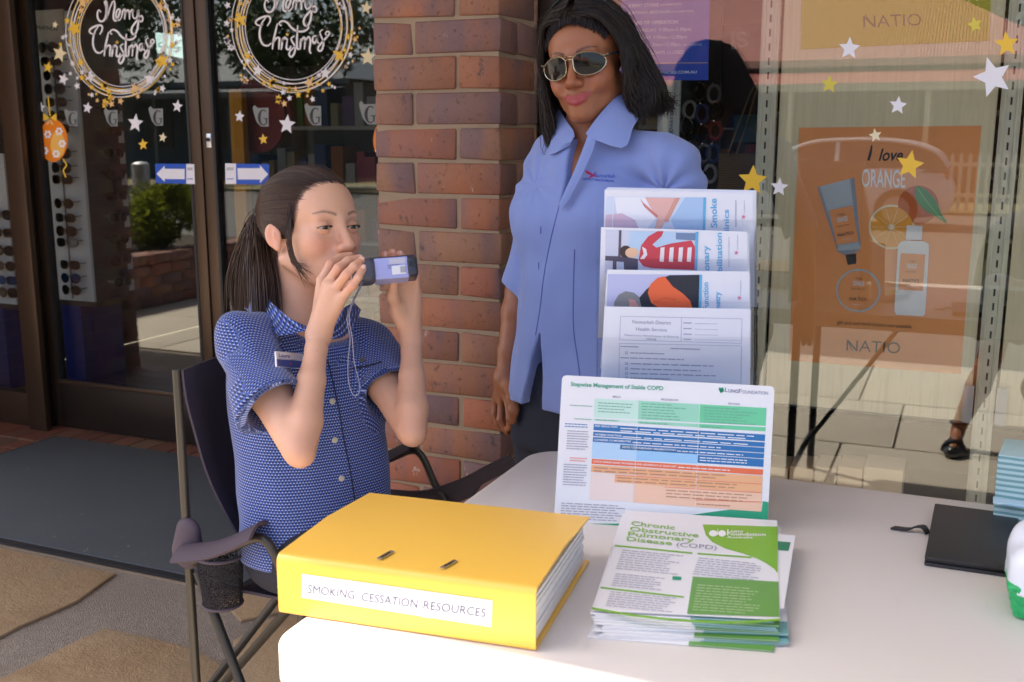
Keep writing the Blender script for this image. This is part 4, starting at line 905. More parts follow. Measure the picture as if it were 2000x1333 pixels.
    G = Field((-1.08, 1.84, .76), (-.40, 2.36, 1.38), .0034)
    loft(G, secs, T)
    for q_ in (-1, 1):
        c_ = P(1148, 432, 2.12) + T[0] * .070 + T[1] * q_ * .068; G.ell(c_, (.046, .066, .066), T, .045)
    for s_, w_ in ((RS, .052), (LS, .054)): G.cone(NB - [0, 0, .030], s_, .052, w_, .025)
    h1, d1 = sleeve(G, RS, RE, .054, .044, .97, .02); h2, d2 = sleeve(G, LS, LE, .056, .052, .97, .02)
    G.displace(lambda X, Y, Z: folds(X, Y, Z, 13, .0062, 22, .2) + folds(X, Y, Z, 18, .0042, 46, .22) + folds(X, Y, Z, 19, .0016, 95, .5))
    for a_, s_ in ((RS, 1), (LS, 2)):
        G.displace(lambda X, Y, Z, a_=a_, s_=s_: .0055 * np.sin(22 * np.arctan2(Z - a_[2] + .05, X - a_[0]) * .4 + s_) * np.exp(-((X - a_[0]) ** 2 + (Y - a_[1]) ** 2 + (Z - a_[2] + .06) ** 2) / .012))
    G.cone(h1 + d1 * .03, h1 - d1 * .03, .0370, .035, .003, 'sub'); G.cone(h2 + d2 * .03, h2 - d2 * .03, .044, .041, .003, 'sub')
    G.cone(NB - [0, 0, .02], NB + (C - NB) * .7, .055, .062, .005, 'sub')
    vp = [P(1132, 255, 2.04), P(1118, 300, 2.02), P(1106, 345, 2.0), P(1094, 385, 1.995), P(1088, 402, 1.995)]; vz = np.array([p[2] for p in vp])[::-1]; vl = np.array([(p - NB) @ T[1] for p in vp])[::-1]; vw = np.array([.024, .020, .013, .0055, .0])[::-1]
    def slit(X, Y, Z):
        l = (X - NB[0]) * T[1][0] + (Y - NB[1]) * T[1][1]; f = (X - NB[0]) * T[0][0] + (Y - NB[1]) * T[0][1]; zf = np.asarray(Z, float)
        return np.maximum(np.maximum(np.abs(l - np.interp(zf, vz, vl)) - np.interp(zf, vz, vw), .015 - f), np.maximum(vz[0] - Z, Z - vz[-1] - .02)).astype(np.float32)
    G.func(slit, (-1.0, 1.84, vz[0] - .01), (-.5, 2.2, vz[-1] + .03), .004, 'sub')
    # split front tails
    tp_ = [P(1046, 652, 2.0), P(1038, 705, 2.0), P(1030, 790, 2.0)]; tz = np.array([p[2] for p in tp_])[::-1]; tl_ = np.array([(p - NB) @ T[1] for p in tp_])[::-1]; tw = np.array([.030, .014, 0.0])
    def tail(X, Y, Z):
        l = (X - NB[0]) * T[1][0] + (Y - NB[1]) * T[1][1]; f = (X - NB[0]) * T[0][0] + (Y - NB[1]) * T[0][1]; zf = np.asarray(Z, float)
        return np.maximum(np.maximum(np.abs(l - np.interp(zf, tz, tl_)) - np.interp(zf, tz, tw), .0 - f), Z - tz[-1]).astype(np.float32)
    G.func(tail, (-1.05, 1.84, .76), (-.5, 2.3, tz[-1]), .003, 'sub')
    sh_tail = P(1010, 742, 2.02)[2]
    V, Q = G.surface(1); so = np_mesh('shirt', V, Q, mSh, pr); bv = bvh_of(so)
    def leafc(rows_px, bulge=.006):
        rows = [arc([P(*q_) for q_ in r_], 14) for r_ in rows_px]; out_ = (EYE - rows[0]) / np.linalg.norm(EYE - rows[0], axis=1)[:, None]
        rows = [rows[0], rows[0] * .8 + rows[1] * .2 + out_ * bulge * .8, rows[0] * .45 + rows[1] * .55 + out_ * bulge, rows[1]]; ring_loft('collar', rows, mSh, so, .0032)
    leafc([[(1232, 186, 2.15), (1210, 186, 2.09), (1190, 204, 2.055), (1166, 232, 2.03), (1145, 262, 2.012)], [(1262, 212, 2.15), (1250, 228, 2.085), (1236, 250, 2.035), (1217, 290, 1.998), (1150, 268, 2.005)]])
    leafc([[(1092, 214, 2.15), (1100, 226, 2.11), (1110, 242, 2.075), (1120, 256, 2.05), (1122, 268, 2.04)], [(1078, 236, 2.15), (1080, 250, 2.11), (1078, 272, 2.075), (1074, 302, 2.045), (1112, 284, 2.04)]])
    leafc([[(1150, 262, 2.008), (1140, 290, 2.0), (1122, 335, 1.99), (1105, 372, 1.985), (1093, 400, 1.985)], [(1166, 268, 2.006), (1156, 300, 1.998), (1136, 345, 1.986), (1116, 382, 1.982), (1098, 410, 1.982)]], .002)
    mSt = flat('shirt_stitch', srgb(84, 94, 168), .8)
    for pts in ([(1092, 402), (1075, 470), (1062, 540), (1055, 600), (1046, 655)], [(1122, 488), (1120, 560), (1120, 640), (1128, 700), (1136, 760)]):
        q_ = [on_surface(bv, x, y, .0003) for x, y in arc(pts, 40)]; q_ = [p[0] for p in q_ if p]
        if len(q_) > 4: MB().tube(q_, .0011, 5).build('seam', mSt, so, smooth=True)
    for x, y in ((1056, 450), (1052, 520)):
        q_ = [on_surface(bv, x, y + d_, .0006) for d_ in (-7, 0, 7)]; q_ = [p[0] for p in q_ if p]
        if len(q_) == 3: MB().tube(q_, .0009, 5).build('buttonhole', mSt, so)
    mRed = flat('logo_red', srgb(176, 44, 92), .8); mBlu = flat('logo_blue', srgb(48, 84, 190), .8)
    decal(bv, [[(1142, 333), (1150, 335), (1158, 341), (1166, 334), (1162, 341), (1168, 347), (1160, 345), (1148, 349), (1154, 343), (1145, 339)]], mRed, 'logo_print', so)
    decal_text(bv, 'Numurkah', (1158, 346), (1201, 348), 8, mBlu, 'logo_print', so, shear=.25); decal_text(bv, 'DISTRICT HEALTH SERVICE', (1138, 351.5), (1199, 356), 4, mBlu, 'logo_print', so, bold=.02)
    # trousers, shoes
    tr = Field((-1.05, 1.90, .03), (-.45, 2.40, 1.0), .007); tr.d += 0
    loft(tr, [(P(1140, 700, 2.13), .15, .105), (P(1140, 790, 2.13), .158, .112), (P(1140, 870, 2.13), .162, .115)], T, .02)
    for q_ in (-1, 1):
        h_ = P(1122, 850, 2.13) + T[1] * q_ * .074; kn = np.array([h_[0], h_[1] - .01, .46]) + T[1] * q_ * .005; an = np.array([kn[0], kn[1] + .02, .09])
        tr.chain([h_, kn, an], [.082, .060, .054], .03)
        S_ = Field(an - np.array([.10, .24, .12]), an + np.array([.10, .12, .06]), .006); S_.cone(an + [0, .01, -.052], an + T[0] * .15 + [0, 0, -.060], .036, .032, .02, 'add', (np.array([0, 0, 1.0]), .8)); S_.cone(an, an - [0, 0, .06], .036, .036, .02)
        V2, Q2 = S_.surface(1); V2[:, 2] = np.maximum(V2[:, 2], .003); np_mesh('shoe', V2, Q2, flat('shoe_leather', (.02, .02, .022), .4), pr)
    V, Q = tr.surface(2); np_mesh('trousers', V, Q, mat('dark_trousers', srgb(36, 40, 56), .9, .12, 20, .2, 300), pr)
    return C, M, Wp
CB, MB_, WB = build_standing()
# ================================================================ table and what lies on it
TZ = .775
def proj(p):
    q = np.array(p, float) - EYE; z = q @ _f; return np.array([1000 + FOC * (q @ _r) / z, 666.5 + FOC * (q @ _d) / z])
n = NT('table_plastic'); colr = n.mix(n.noise(3, 4), srgb(216, 210, 206), srgb(226, 220, 215)); colr = n.mix(n.ramp(n.noise(18, 4, .6, n.mapv(n.coord(), (1, .35, 1))), [(.66, 0), (.78, .25)]), colr, srgb(176, 164, 158))
n.bsdf(colr, .40, n.bump(n.noise(700, 2), .12, .0008)); mTab = n.m
mBlack = mat('black_powder_coat', (.018, .018, .02), .35, .1); mChrome = mat('steel', (.6, .6, .62), .25, .05, Metallic=.9)
tb = thing('trestle_table', 'pale grey plastic folding table with rounded corners', 'table', (.2, 1.32, 0))
def rrect(x0, y0, x1, y1, r, z, k=8):
    c = [(x1 - r, y1 - r, 0), (x0 + r, y1 - r, 90), (x0 + r, y0 + r, 180), (x1 - r, y0 + r, 270)]
    return [(cx + r * math.cos(math.radians(a + 90 * i / k)), cy + r * math.sin(math.radians(a + 90 * i / k)), z) for cx, cy, a in c for i in range(k + 1)]
MB().prism(rrect(-.697, .895, 1.125, 1.755, .060, TZ - .042, 18), (0, 0, .042)).build('table_top', mTab, tb, bevel=.0025, seg=2)
for x in (-.50, .92):
    for y in (1.02, 1.62): MB().tube([(x, y, TZ - .045), (x, y, .004)], .0145, 12).build('leg', mBlack, tb, smooth=True)
    MB().tube([(x, 1.035, .16), (x, 1.605, .16)], .011, 10).build('cross_bar', mBlack, tb, smooth=True)
    MB().tube([(x, 1.32, .17), (x + (.36 if x < 0 else -.36), 1.32, TZ - .05)], .009, 10).build('brace', mBlack, tb, smooth=True)
MB().box((-.60, .95, TZ - .062), (1.02, .985, TZ - .0425)).build('apron', mTab, tb); MB().box((-.60, 1.655, TZ - .062), (1.02, 1.69, TZ - .0425)).build('apron', mTab, tb)

# ---------------------------------------------------------------- yellow lever arch file
mYel = mat('yellow_board', srgb(247, 196, 84), .38, .03, 4, .05, 500); mPaper = mat('paper', (.80, .80, .82), .7, .03, 30); mInk = flat('grey_blue_ink', srgb(92, 92, 116), .7)
fb = thing('lever_arch_file', 'yellow lever arch file labelled for smoking resources at the table corner', 'file', (-.57, 1.13, TZ))
A = np.array([-.732, .986]); B = np.array([-.407, 1.019]); u = np.append((B - A) / np.linalg.norm(B - A), 0); v = np.array([-u[1], u[0], 0]); Lb = np.linalg.norm(B - A); Dp = .265
o = np.array([A[0], A[1], TZ + .0008])
def prof(off):
    p = []; h0, hb = .0765, .066; r = .010
    p += [(Dp, hb - off)]; p += [(Dp * .5, h0 + .001 - off)]
    p += [(r - (r - off) * math.sin(a), h0 - r + (r - off) * math.cos(a)) for a in np.linspace(0, math.pi / 2, 6)]
    p += [(r * .5 - (r * .5 - off) * math.cos(a), r * .5 - (r * .5 - off) * math.sin(a)) for a in np.linspace(0, math.pi / 2, 5)]; p += [(Dp, off)]; return p
def prof_z(p, s): return [o + u * s + v * a + np.array([0, 0, b]) for a, b in p]
po, pi_ = prof(0), prof(.0028); b = MB(); b.grid([prof_z(po, 0), prof_z(po, Lb)]); b.grid([prof_z(pi_, Lb), prof_z(pi_, 0)])
k = len(po)
for s_ in (0, Lb): b.add(prof_z(po, s_) + prof_z(pi_, s_), [(i, i + 1, k + i + 1, k + i) for i in range(k - 1)])
for i in (0, k - 1): b.add([prof_z(po, 0)[i], prof_z(po, Lb)[i], prof_z(pi_, Lb)[i], prof_z(pi_, 0)[i]], [(0, 1, 2, 3)])
b.build('cover', mYel, fb, smooth=True)
for i in range(9):   # ring-bound sheets in blocks, slightly shuffled
    z0 = .0045 + i * .0062; a0 = .016 + rng.uniform(0, .004); a1 = Dp - .012 - rng.uniform(0, .008)
    b = MB(); q = [o + u * .004 + v * a0, o + u * (Lb - .0035 - rng.uniform(0, .003)) + v * a0, o + u * (Lb - .0035 - rng.uniform(0, .003)) + v * a1, o + u * .004 + v * a1]
    dz = np.array([0, 0, z0]); b.prism([q[0] + dz, q[1] + dz, q[2] + dz * .93, q[3] + dz * .93], (0, 0, .0052)); b.build('paper_block', mPaper, fb)
MB().obox(o + u * .03 + v * .0045 + [0, 0, .012], u * (Lb - .034), v * .008, (0, 0, .026)).build('lever_base', mat('pale_plastic', srgb(196, 198, 190), .4, .05), fb, bevel=.002)
plS = Plane(o - v * .0003, -v); lab = Print(plS, .0005); mLab = flat('label_white', (.83, .83, .86), .45)
lab.poly(mLab, [(590, 1121), (962, 1173), (960, 1225), (589, 1167)]); lab.poly(flat('label_tape', (.79, .79, .83), .2), [(826, 1154), (842, 1156), (841, 1207), (825, 1205)], .4)
for wd, x0, y0, x1, y1 in (('SMOKING', 601, 1158, 692, 1170), ('CESSATION', 706, 1173, 815, 1187.5), ('RESOURCES', 827, 1189, 948, 1205)): lab.text(mInk, wd, (x0, y0), (x1, y1), 17, 1, bold=0)
lab.build(fb)
plT = Plane(o + np.array([0, 0, .0772]), (0, 0, 1))
for x, y in ((752, 1086), (875, 1104)):
    q = [plT.px(x - 16, y + 7, .0008), plT.px(x - 8, y + 9, .0008), plT.px(x + 19, y - 6, .0008), plT.px(x + 11, y - 8, .0008)]; MB().prism(q, (0, 0, .0012)).build('rado_slot', mChrome, fb)
    MB().poly([q[0] * .8 + q[2] * .2 + [0, 0, .0016], q[1] * .8 + q[3] * .2 + [0, 0, .0016], q[2] * .8 + q[0] * .2 + [0, 0, .0016], q[3] * .8 + q[1] * .2 + [0, 0, .0016]]).build('slot_hole', flat('slot_dark', srgb(70, 56, 40)), fb)

# ---------------------------------------------------------------- leaflets
mGrn = flat('leaflet_green', srgb(124, 182, 52), .4); mGrn2 = flat('leaflet_dark_green', srgb(104, 160, 76), .4); mTeal = flat('teal_green', srgb(24, 158, 116), .4); mWhite = flat('leaflet_white', (.80, .80, .83), .42)
mGrey = flat('grey_type', srgb(186, 186, 200), .6); mGrey2 = flat('mid_grey_type', srgb(150, 150, 168), .6); mPale = flat('edge_teal', srgb(120, 176, 176), .5)
zt = TZ + .0265
TL, TR, BR, BL = [PZ(x, y, zt)[:2] for x, y in ((1222, 997), (1518, 1017), (1523, 1211), (1158, 1192))]
def leaf(name, label, q, z, th, m, group=None, curl=0.0):
    q = [np.array(p) for p in q]; G0 = []
    for i in range(9):
        t = i / 8; row = []
        for j in range(7):
            s_ = j / 6; p = (q[0] * (1 - s_) + q[1] * s_) * (1 - t) + (q[3] * (1 - s_) + q[2] * s_) * t
            row.append((p[0], p[1], z + curl * (max(0, t - .9) / .1) ** 2 * (1 if s_ < 2 else 1)))
        G0.append(row)
    b = MB(); top = [p for r_ in G0 for p in r_]; n_, k_ = 9, 7; b.grid(G0); b.add([(x, y, zz - th) for x, y, zz in top], [(i * k_ + j, i * k_ + j + 1, (i + 1) * k_ + j + 1, (i + 1) * k_ + j) for i in range(n_ - 1) for j in range(k_ - 1)])
    ed = [i * k_ for i in range(n_)] + [(n_ - 1) * k_ + j for j in range(1, k_)] + [i * k_ + k_ - 1 for i in range(n_ - 2, -1, -1)] + [j for j in range(k_ - 2, 0, -1)]; off = n_ * k_
    b.f += [(ed[i], ed[(i + 1) % len(ed)], ed[(i + 1) % len(ed)] + off, ed[i] + off) for i in range(len(ed))]; b.mi += [0] * len(ed)
    ob = b.build(name, m, None, recalc=False); return tag(ob, label, 'leaflet', group, 'thing')
cen = (TL + TR + BR + BL) / 4
for i in range(11):
    ang = rng.normal(0, .022) if i else -.05; sh = rng.normal(0, .003, 2) + np.array([.012 - .0012 * i, -.020 + .0017 * i]); R_ = np.array([[math.cos(ang), -math.sin(ang)], [math.sin(ang), math.cos(ang)]])
    q = [cen + R_ @ (p - cen) * (.985) + sh for p in (TL, TR, BR, BL)]; z = TZ + .0022 + i * .0021
    lf = leaf('leaflet', 'green and white lung health leaflet stacked beneath the top one', q, z, .0016, mWhite, 'leaflets stacked on the table')
    e = q[2] - q[3]; pe = MB(); a = q[3] + e * .55; d_ = -np.array([-e[1], e[0]]) / np.linalg.norm(e) * .0004
    pe.poly([(*(a + d_), z - .0002), (*(q[2] + d_), z - .0002), (*(q[2] + d_), z - .0014), (*(a + d_), z - .0014)]); pe.poly([(*(q[2] * .9 + q[1] * .1 ), z + .0003), (*q[2], z + .0003), (*(a), z + .0003), (*(a * .9 + (q[0] * .45 + q[1] * .55) * .1), z + .0003)])
    pe.build('print', mPale if i % 3 else mGrn2, lf, recalc=False)
q = [PZ(x, y, TZ + .018)[:2] for x, y in ((1240, 1030), (1553, 1056), (1530, 1200), (1200, 1190))]
lf = leaf('leaflet', 'white leaflet with a dark green tag sticking out to the right of the pile', q, TZ + .0254, .0006, mWhite)
pp = Print(Plane((0, 0, TZ + .0254), (0, 0, 1)), .0004); pp.poly(flat('forest_green', srgb(52, 128, 96)), [(1519, 1058), (1544, 1060), (1540, 1077), (1517, 1075)]); pp.build(lf)
top = leaf('leaflet', 'top green and white lung disease leaflet lying on the pile', (TL, TR, BR, BL), zt, .0006, mWhite)
pp = Print(Plane((0, 0, zt), (0, 0, 1)), .00035); Zp = lambda x, y: (1140 + x / 4.545, 980 + y / 4.545)
sw = [(1055, 205), (1720, 225), (1722, 640), (1690, 600), (1620, 550), (1540, 508), (1420, 465), (1260, 420), (1140, 362), (1085, 300)]
pp.poly(mGrn, [Zp(*p) for p in sw]); pp.poly(mGrn2, [Zp(*p) for p in ((968, 668), (1728, 714), (1738, 1028), (918, 1000))])
for a, b_, h in (((275, 392), (965, 460), 3.2), ((1010, 464), (1490, 498), 3.2), ((150, 765), (890, 850), 3.2)): pp.line(mGrn, [Zp(*a), Zp(*b_)], h)
pp.line(mGrn, [Zp(*p) for p in arc([(72, 950), (500, 1020), (1000, 1066), (1400, 1072), (1745, 1050)], 16)], 4.6)
mGT = flat('title_green', srgb(140, 190, 92), .5)
for s_, a, b_, bo in (('Chronic', (420, 212), (808, 254), .015), ('Obstructive', (408, 262), (1018, 322), .015), ('Pulmonary', (392, 306), (978, 362), .015), ('Disease', (380, 350), (782, 392), .015), ('(COPD)', (822, 402), (1180, 432), 0)): pp.text(mGT if bo else mGrey2, s_, Zp(*a), Zp(*b_), 8.6, 1, bold=bo)
mWt = flat('print_white', (.85, .86, .86), .5)
for s_, a, b_, h in (('Lung', (1274, 276), (1415, 282), 6), ('Foundation', (1272, 303), (1615, 310), 6), ('Australia', (1270, 328), (1500, 332), 4)): pp.text(mWt, s_, Zp(*a), Zp(*b_), h, 1, bold=.02)
for cx_, r_ in ((1150, 38), (1228, 34)): pp.ell(mWt, *Zp(cx_, 287), r_ / 4.545, 28 / 4.545, 1)
pp.line(mWt, [Zp(1190, 248), Zp(1190, 300)], 1.4, 1.5)
for x0, y0, x1, n_, sd in ((345, 430, 900, 9, 1), (1020, 500, 1680, 8, 2), (285, 640, 760, 6, 3), (240, 800, 860, 7, 4)): pp.greek(mGrey, *Zp(x0, y0), Zp(x1, y0)[0], n_, 4.6, 1.7, .10, 1, seed=sd, vsk=-.35)
pp.greek(flat('pale_green_type', srgb(176, 204, 150)), *Zp(1010, 740), Zp(1610, 740)[0], 10, 5.4, 1.8, .07, 1, seed=6, vsk=-.2); pp.poly(mTeal, [Zp(*p) for p in ((790, 666), (868, 672), (864, 702), (786, 696))], 1)
pp.build(top)

# ---------------------------------------------------------------- treatment chart card, leaning back
BLc = PZ(1082, 1018, TZ); BRc = PZ(1498, 1046, TZ); e = (BRc - BLc) / np.linalg.norm(BRc - BLc); bk = np.array([-e[1], e[0], 0])
best = min(np.linspace(0, .7, 141), key=lambda th_: abs(proj(BLc + .205 * (math.cos(th_) * np.array([0, 0, 1]) + math.sin(th_) * bk))[1] - 733)); upv = math.cos(best) * np.array([0, 0, 1]) + math.sin(best) * bk; nrm = np.cross(e, upv); nrm = nrm if nrm @ (EYE - BLc) > 0 else -nrm
plC = Plane(BLc + [0, 0, .001], nrm)
cd = thing('chart_card', 'stiff printed chart card with green, blue and orange bands leaning on the leaflet holder', 'card', BLc)
TLc, TRc, BRc2 = plC.px(1098, 733), plC.px(1513, 755), plC.px(1498, 1044)
b = MB(); oc = plC.px(1082, 1018); pts = []
for p, a, c_ in ((TLc, oc, TRc), (TRc, TLc, BRc2)):
    da = (a - p) / np.linalg.norm(a - p); dc = (c_ - p) / np.linalg.norm(c_ - p); pts += [p + da * .006, p + (da + dc) * .0018, p + dc * .006]
b.prism([*pts, BRc2, oc], -nrm * .0022).build('card_board', mWhite, cd)
pp = Print(plC, .0004); Z2 = lambda x, y: (1070 + x / 4.165, 720 + y / 4.165)
g1, g2, g3 = (flat('chart_' + k_, srgb(*c_), .45) for k_, c_ in (('mint', (196, 230, 216)), ('green', (150, 214, 186)), ('deep_green', (104, 204, 156))))
bl1, bl2, bl3 = (flat('chart_' + k_, srgb(*c_), .45) for k_, c_ in (('blue', (32, 112, 176)), ('pale_blue', (178, 212, 240)), ('sky', (150, 198, 236))))
or1, or2, or3, or4 = (flat('chart_' + k_, srgb(*c_), .45) for k_, c_ in (('red_orange', (232, 112, 74)), ('peach', (240, 196, 168)), ('light_peach', (236, 216, 208)), ('sand', (238, 178, 132))))
poly = lambda m, pts, z=0: pp.poly(m, [Z2(*p) for p in pts], z)
poly(g1, [(380, 245), (735, 262), (728, 445), (374, 425)]); poly(g2, [(737, 262), (1235, 292), (1226, 480), (730, 447)]); poly(g3, [(1237, 292), (1778, 322), (1770, 512), (1228, 482)])
poly(mWhite, [(376, 398), (1772, 468), (1770, 478), (375, 408)], .5)
poly(bl2, [(362, 598), (716, 620), (710, 748), (356, 728)]); poly(bl3, [(716, 640), (1220, 676), (1214, 776), (710, 748)])
poly(bl1, [(374, 452), (1768, 538), (1765, 592), (371, 502)]); poly(bl1, [(371, 514), (1765, 602), (1762, 640), (368, 550)]); poly(bl1, [(368, 558), (1762, 646), (1759, 686), (365, 596)]); poly(bl1, [(590, 620), (1759, 692), (1757, 732), (586, 658)]); poly(bl1, [(1218, 704), (1757, 738), (1753, 802), (1213, 768)])
poly(or1, [(357, 735), (1752, 822), (1749, 868), (355, 776)]); poly(or4, [(354, 784), (1748, 874), (1745, 936), (350, 842)]); poly(or2, [(700, 864), (1745, 936), (1735, 1166), (692, 1090)]); poly(or3, [(350, 848), (702, 866), (692, 1086), (338, 1068)])
poly(or4, [(546, 868), (1744, 942), (1741, 1008), (542, 926)], .5); poly(or2, [(950, 968), (1740, 1016), (1737, 1084), (945, 1046)], 1)
for yy in ((1744, 940, 548, 866), (1740, 1012, 950, 964), (1737, 1088, 1192, 1068)): pp.line(or1, [Z2(yy[2], yy[3]), Z2(yy[0], yy[1])], 1.0, 1.5)
for xa, ya in ((738, 250), (1237, 280)): pp.line(mWhite, [Z2(xa, ya), Z2(xa - 40, ya + 880)], .8, 1.6)
poly(mTeal, [(56, 1238), (52, 1248), (620, 1290), (620, 1262), (300, 1262)], .5); poly(mTeal, [(1020, 1212), (1300, 1172), (1480, 1148), (1738, 1166), (1748, 1080), (1795, 1088), (1785, 1330), (1000, 1320)], .5)
mTG = flat('chart_title', srgb(74, 164, 134), .5); pp.text(mTG, 'Stepwise Management of Stable COPD', Z2(186, 142), Z2(938, 178), 8.2, 1, bold=.022)
mNav = flat('chart_navy', srgb(112, 116, 150), .5); pp.text(mNav, 'L', Z2(1440, 190), Z2(1463, 192), 8.6, 1); pp.text(mNav, 'UNG', Z2(1468, 194), Z2(1548, 200), 6.6, 1, bold=.012); pp.text(mNav, 'F', Z2(1552, 200), Z2(1575, 202), 8.6, 1); pp.text(mNav, 'OUNDATION', Z2(1580, 203), Z2(1790, 214), 6.6, 1)
poly(mTeal, star_pts(1412, 178, 26, .3, .6, 4), 1); poly(mTeal, [(1390, 160), (1400, 195), (1418, 198), (1432, 165), (1424, 155), (1412, 172), (1402, 152)], 1)
for s_, a, b_ in (('MILD', (528, 236), (592, 240)), ('MODERATE', (922, 258), (1060, 266)), ('SEVERE', (1466, 292), (1560, 298))): pp.text(mGrey2, s_, Z2(*a), Z2(*b_), 3.6, 1, bold=.02)
for s_, a, b_, h, m_ in (('RISK REDUCTION', (384, 474), (566, 484), 3.6, mWt), ('OPTIMISE FUNCTION', (382, 544), (598, 556), 3.6, mWt), ('CONSIDER CO-MORBIDITIES', (378, 586), (676, 602), 3.6, mWt), ('REFER TO PULMONARY REHABILITATION', (608, 646), (1038, 672), 3.6, mWt), ('CHECK DEVICE USAGE TECHNIQUE AND ADHERENCE AT EACH VISIT', (370, 762), (1046, 806), 3.4, mWt)): pp.text(m_, s_, Z2(*a), Z2(*b_), h, 1, bold=.015)
for a, x1, n_, m_, sd in (((590, 482), 1690, 2, mWt, 1), ((610, 552), 1730, 1, mWt, 2), ((690, 598), 1420, 1, mWt, 3), ((1050, 668), 1600, 1, mWt, 4), ((1236, 722), 1640, 2, mWt, 5), ((1060, 800), 1510, 1, mWt, 6)): pp.greek(m_, *Z2(*a), Z2(x1, 0)[0], n_, 5.2, 1.7, .062, 1, seed=sd, ragged=.08)
mBrn = flat('brown_type', srgb(186, 138, 112)); mGt2 = flat('green_type', srgb(110, 170, 148))
for a, x1, n_, sd in (((372, 802), 1550, 2, 11), ((562, 884), 1640, 2, 12), ((962, 986), 1700, 3, 13), ((1210, 1098), 1500, 1, 14)): pp.greek(mBrn, *Z2(*a), Z2(x1, 0)[0], n_, 6.2, 1.9, .06, 2, seed=sd, ragged=.2)
for a, x1, n_, sd in (((410, 276), 710, 4, 21), ((762, 282), 1180, 6, 22), ((1268, 314), 1720, 6, 23), ((388, 414), 650, 1, 24), ((744, 438), 1016, 1, 25), ((1246, 468), 1480, 1, 26)): pp.greek(mGt2, *Z2(*a), Z2(x1, 0)[0], n_, 5.6, 1.6, .055, 1, seed=sd, ragged=.4)
for a, x1, n_, m_, sd in (((180, 296), 362, 1, mGt2, 31), ((215, 406), 358, 1, mGt2, 32), ((140, 446), 352, 2, bl1, 33), ((160, 504), 346, 8, mGrey2, 34), ((180, 724), 336, 2, or1, 35), ((130, 776), 332, 9, mGrey2, 36), ((110, 1092), 640, 7, mGrey2, 37)): pp.greek(m_, *Z2(*a), Z2(x1, 0)[0], n_, 4.9, 1.5, .05, 1, seed=sd, ragged=.2, vsk=-.06)
pp.build(cd)

# ---------------------------------------------------------------- four-tier leaflet holder
hz = np.array([-_f[0], -_f[1], 0]); hz /= np.linalg.norm(hz); rt = _r
n = NT('clear_acrylic'); fr = n.n('Fresnel'); fr.inputs[0].default_value = 1.16; tr_ = n.n('BsdfTransparent'); tr_.inputs[0].default_value = (.985, .988, .992, 1); gl = n.n('BsdfGlossy'); gl.inputs['Roughness'].default_value = .06; mx = n.n('MixShader'); n.l(fr.outputs[0], mx.inputs[0]); n.l(tr_.outputs[0], mx.inputs[1]); n.l(gl.outputs[0], mx.inputs[2]); n.l(mx.outputs[0], n.out.inputs[0]); mAcr = n.m
hd = thing('leaflet_holder', 'clear four tier leaflet holder standing on the table behind the chart card', 'holder', PZ(1320, 1000, TZ))
def dpl(D): return Plane(np.array([-hz[0] * D, -hz[1] * D, 0]), hz)
tiers = [(1.585, 598, 1000), (1.615, 528, 940), (1.645, 445, 860), (1.675, 368, 790)]
for i, (D, y0, y1) in enumerate(tiers):
    pl = dpl(D - .006); y0b = y0 + 62
    q = [pl.px(1168, y0b), pl.px(1476, y0b), pl.px(1470, 1000), pl.px(1162, 1000)]; zb = TZ + .01 + i * .055
    q[2][2] = q[3][2] = zb; MB().prism(q, -hz * .002).build('pocket_front', mAcr, hd)
pa, pb = dpl(1.575), dpl(1.70)
for x in (1164, 1477):
    q = [pa.px(x, 660), pb.px(x + (1 if x < 1300 else -4), 400), pb.px(x + (1 if x < 1300 else -4), 900), pa.px(x, 950)]; q[2][2] = q[3][2] = TZ + .001
    MB().prism(q, rt * .0025).build('side_panel', mAcr, hd)
q = [pb.px(1166, 400), pb.px(1472, 400), pb.px(1470, 900), pb.px(1166, 900)]; q[2][2] = q[3][2] = TZ + .001; MB().prism(q, -hz * .0025).build('back_panel', mAcr, hd)
mBluW = flat('leaflet_blue_white', (.76, .79, .90), .4); mCy = flat('leaflet_cyan', srgb(96, 178, 226), .45); mTxt = flat('leaflet_text', srgb(150, 152, 182), .5); mPink = flat('logo_pink', srgb(214, 130, 168), .5)
def sheets(D, corners, label, k, jig, tier=''):
    """a small stack of sheets standing in one pocket; the front one carries the print"""
    for j in range(k, 0, -1):
        pl = dpl(D + .0012 * j); q = [pl.px(x + jig[0] * j * .5 + rng.uniform(-1, 1), y + (jig[1] * j if i_ < 2 else 0)) for i_, (x, y) in enumerate(corners)]
        ob = MB().prism(q, -hz * .0008).build('leaflet', mBluW, None); tag(ob, 'plain sheet tucked behind the printed front of the ' + tier, 'leaflet', 'sheets in the ' + tier, 'thing')
    pl = dpl(D); q = [pl.px(x, y) for x, y in corners]; ob = MB().prism(q, -hz * .0008).build('leaflet', mBluW, None); tag(ob, label, 'leaflet', None, 'thing'); return ob, Print(pl, .0004)
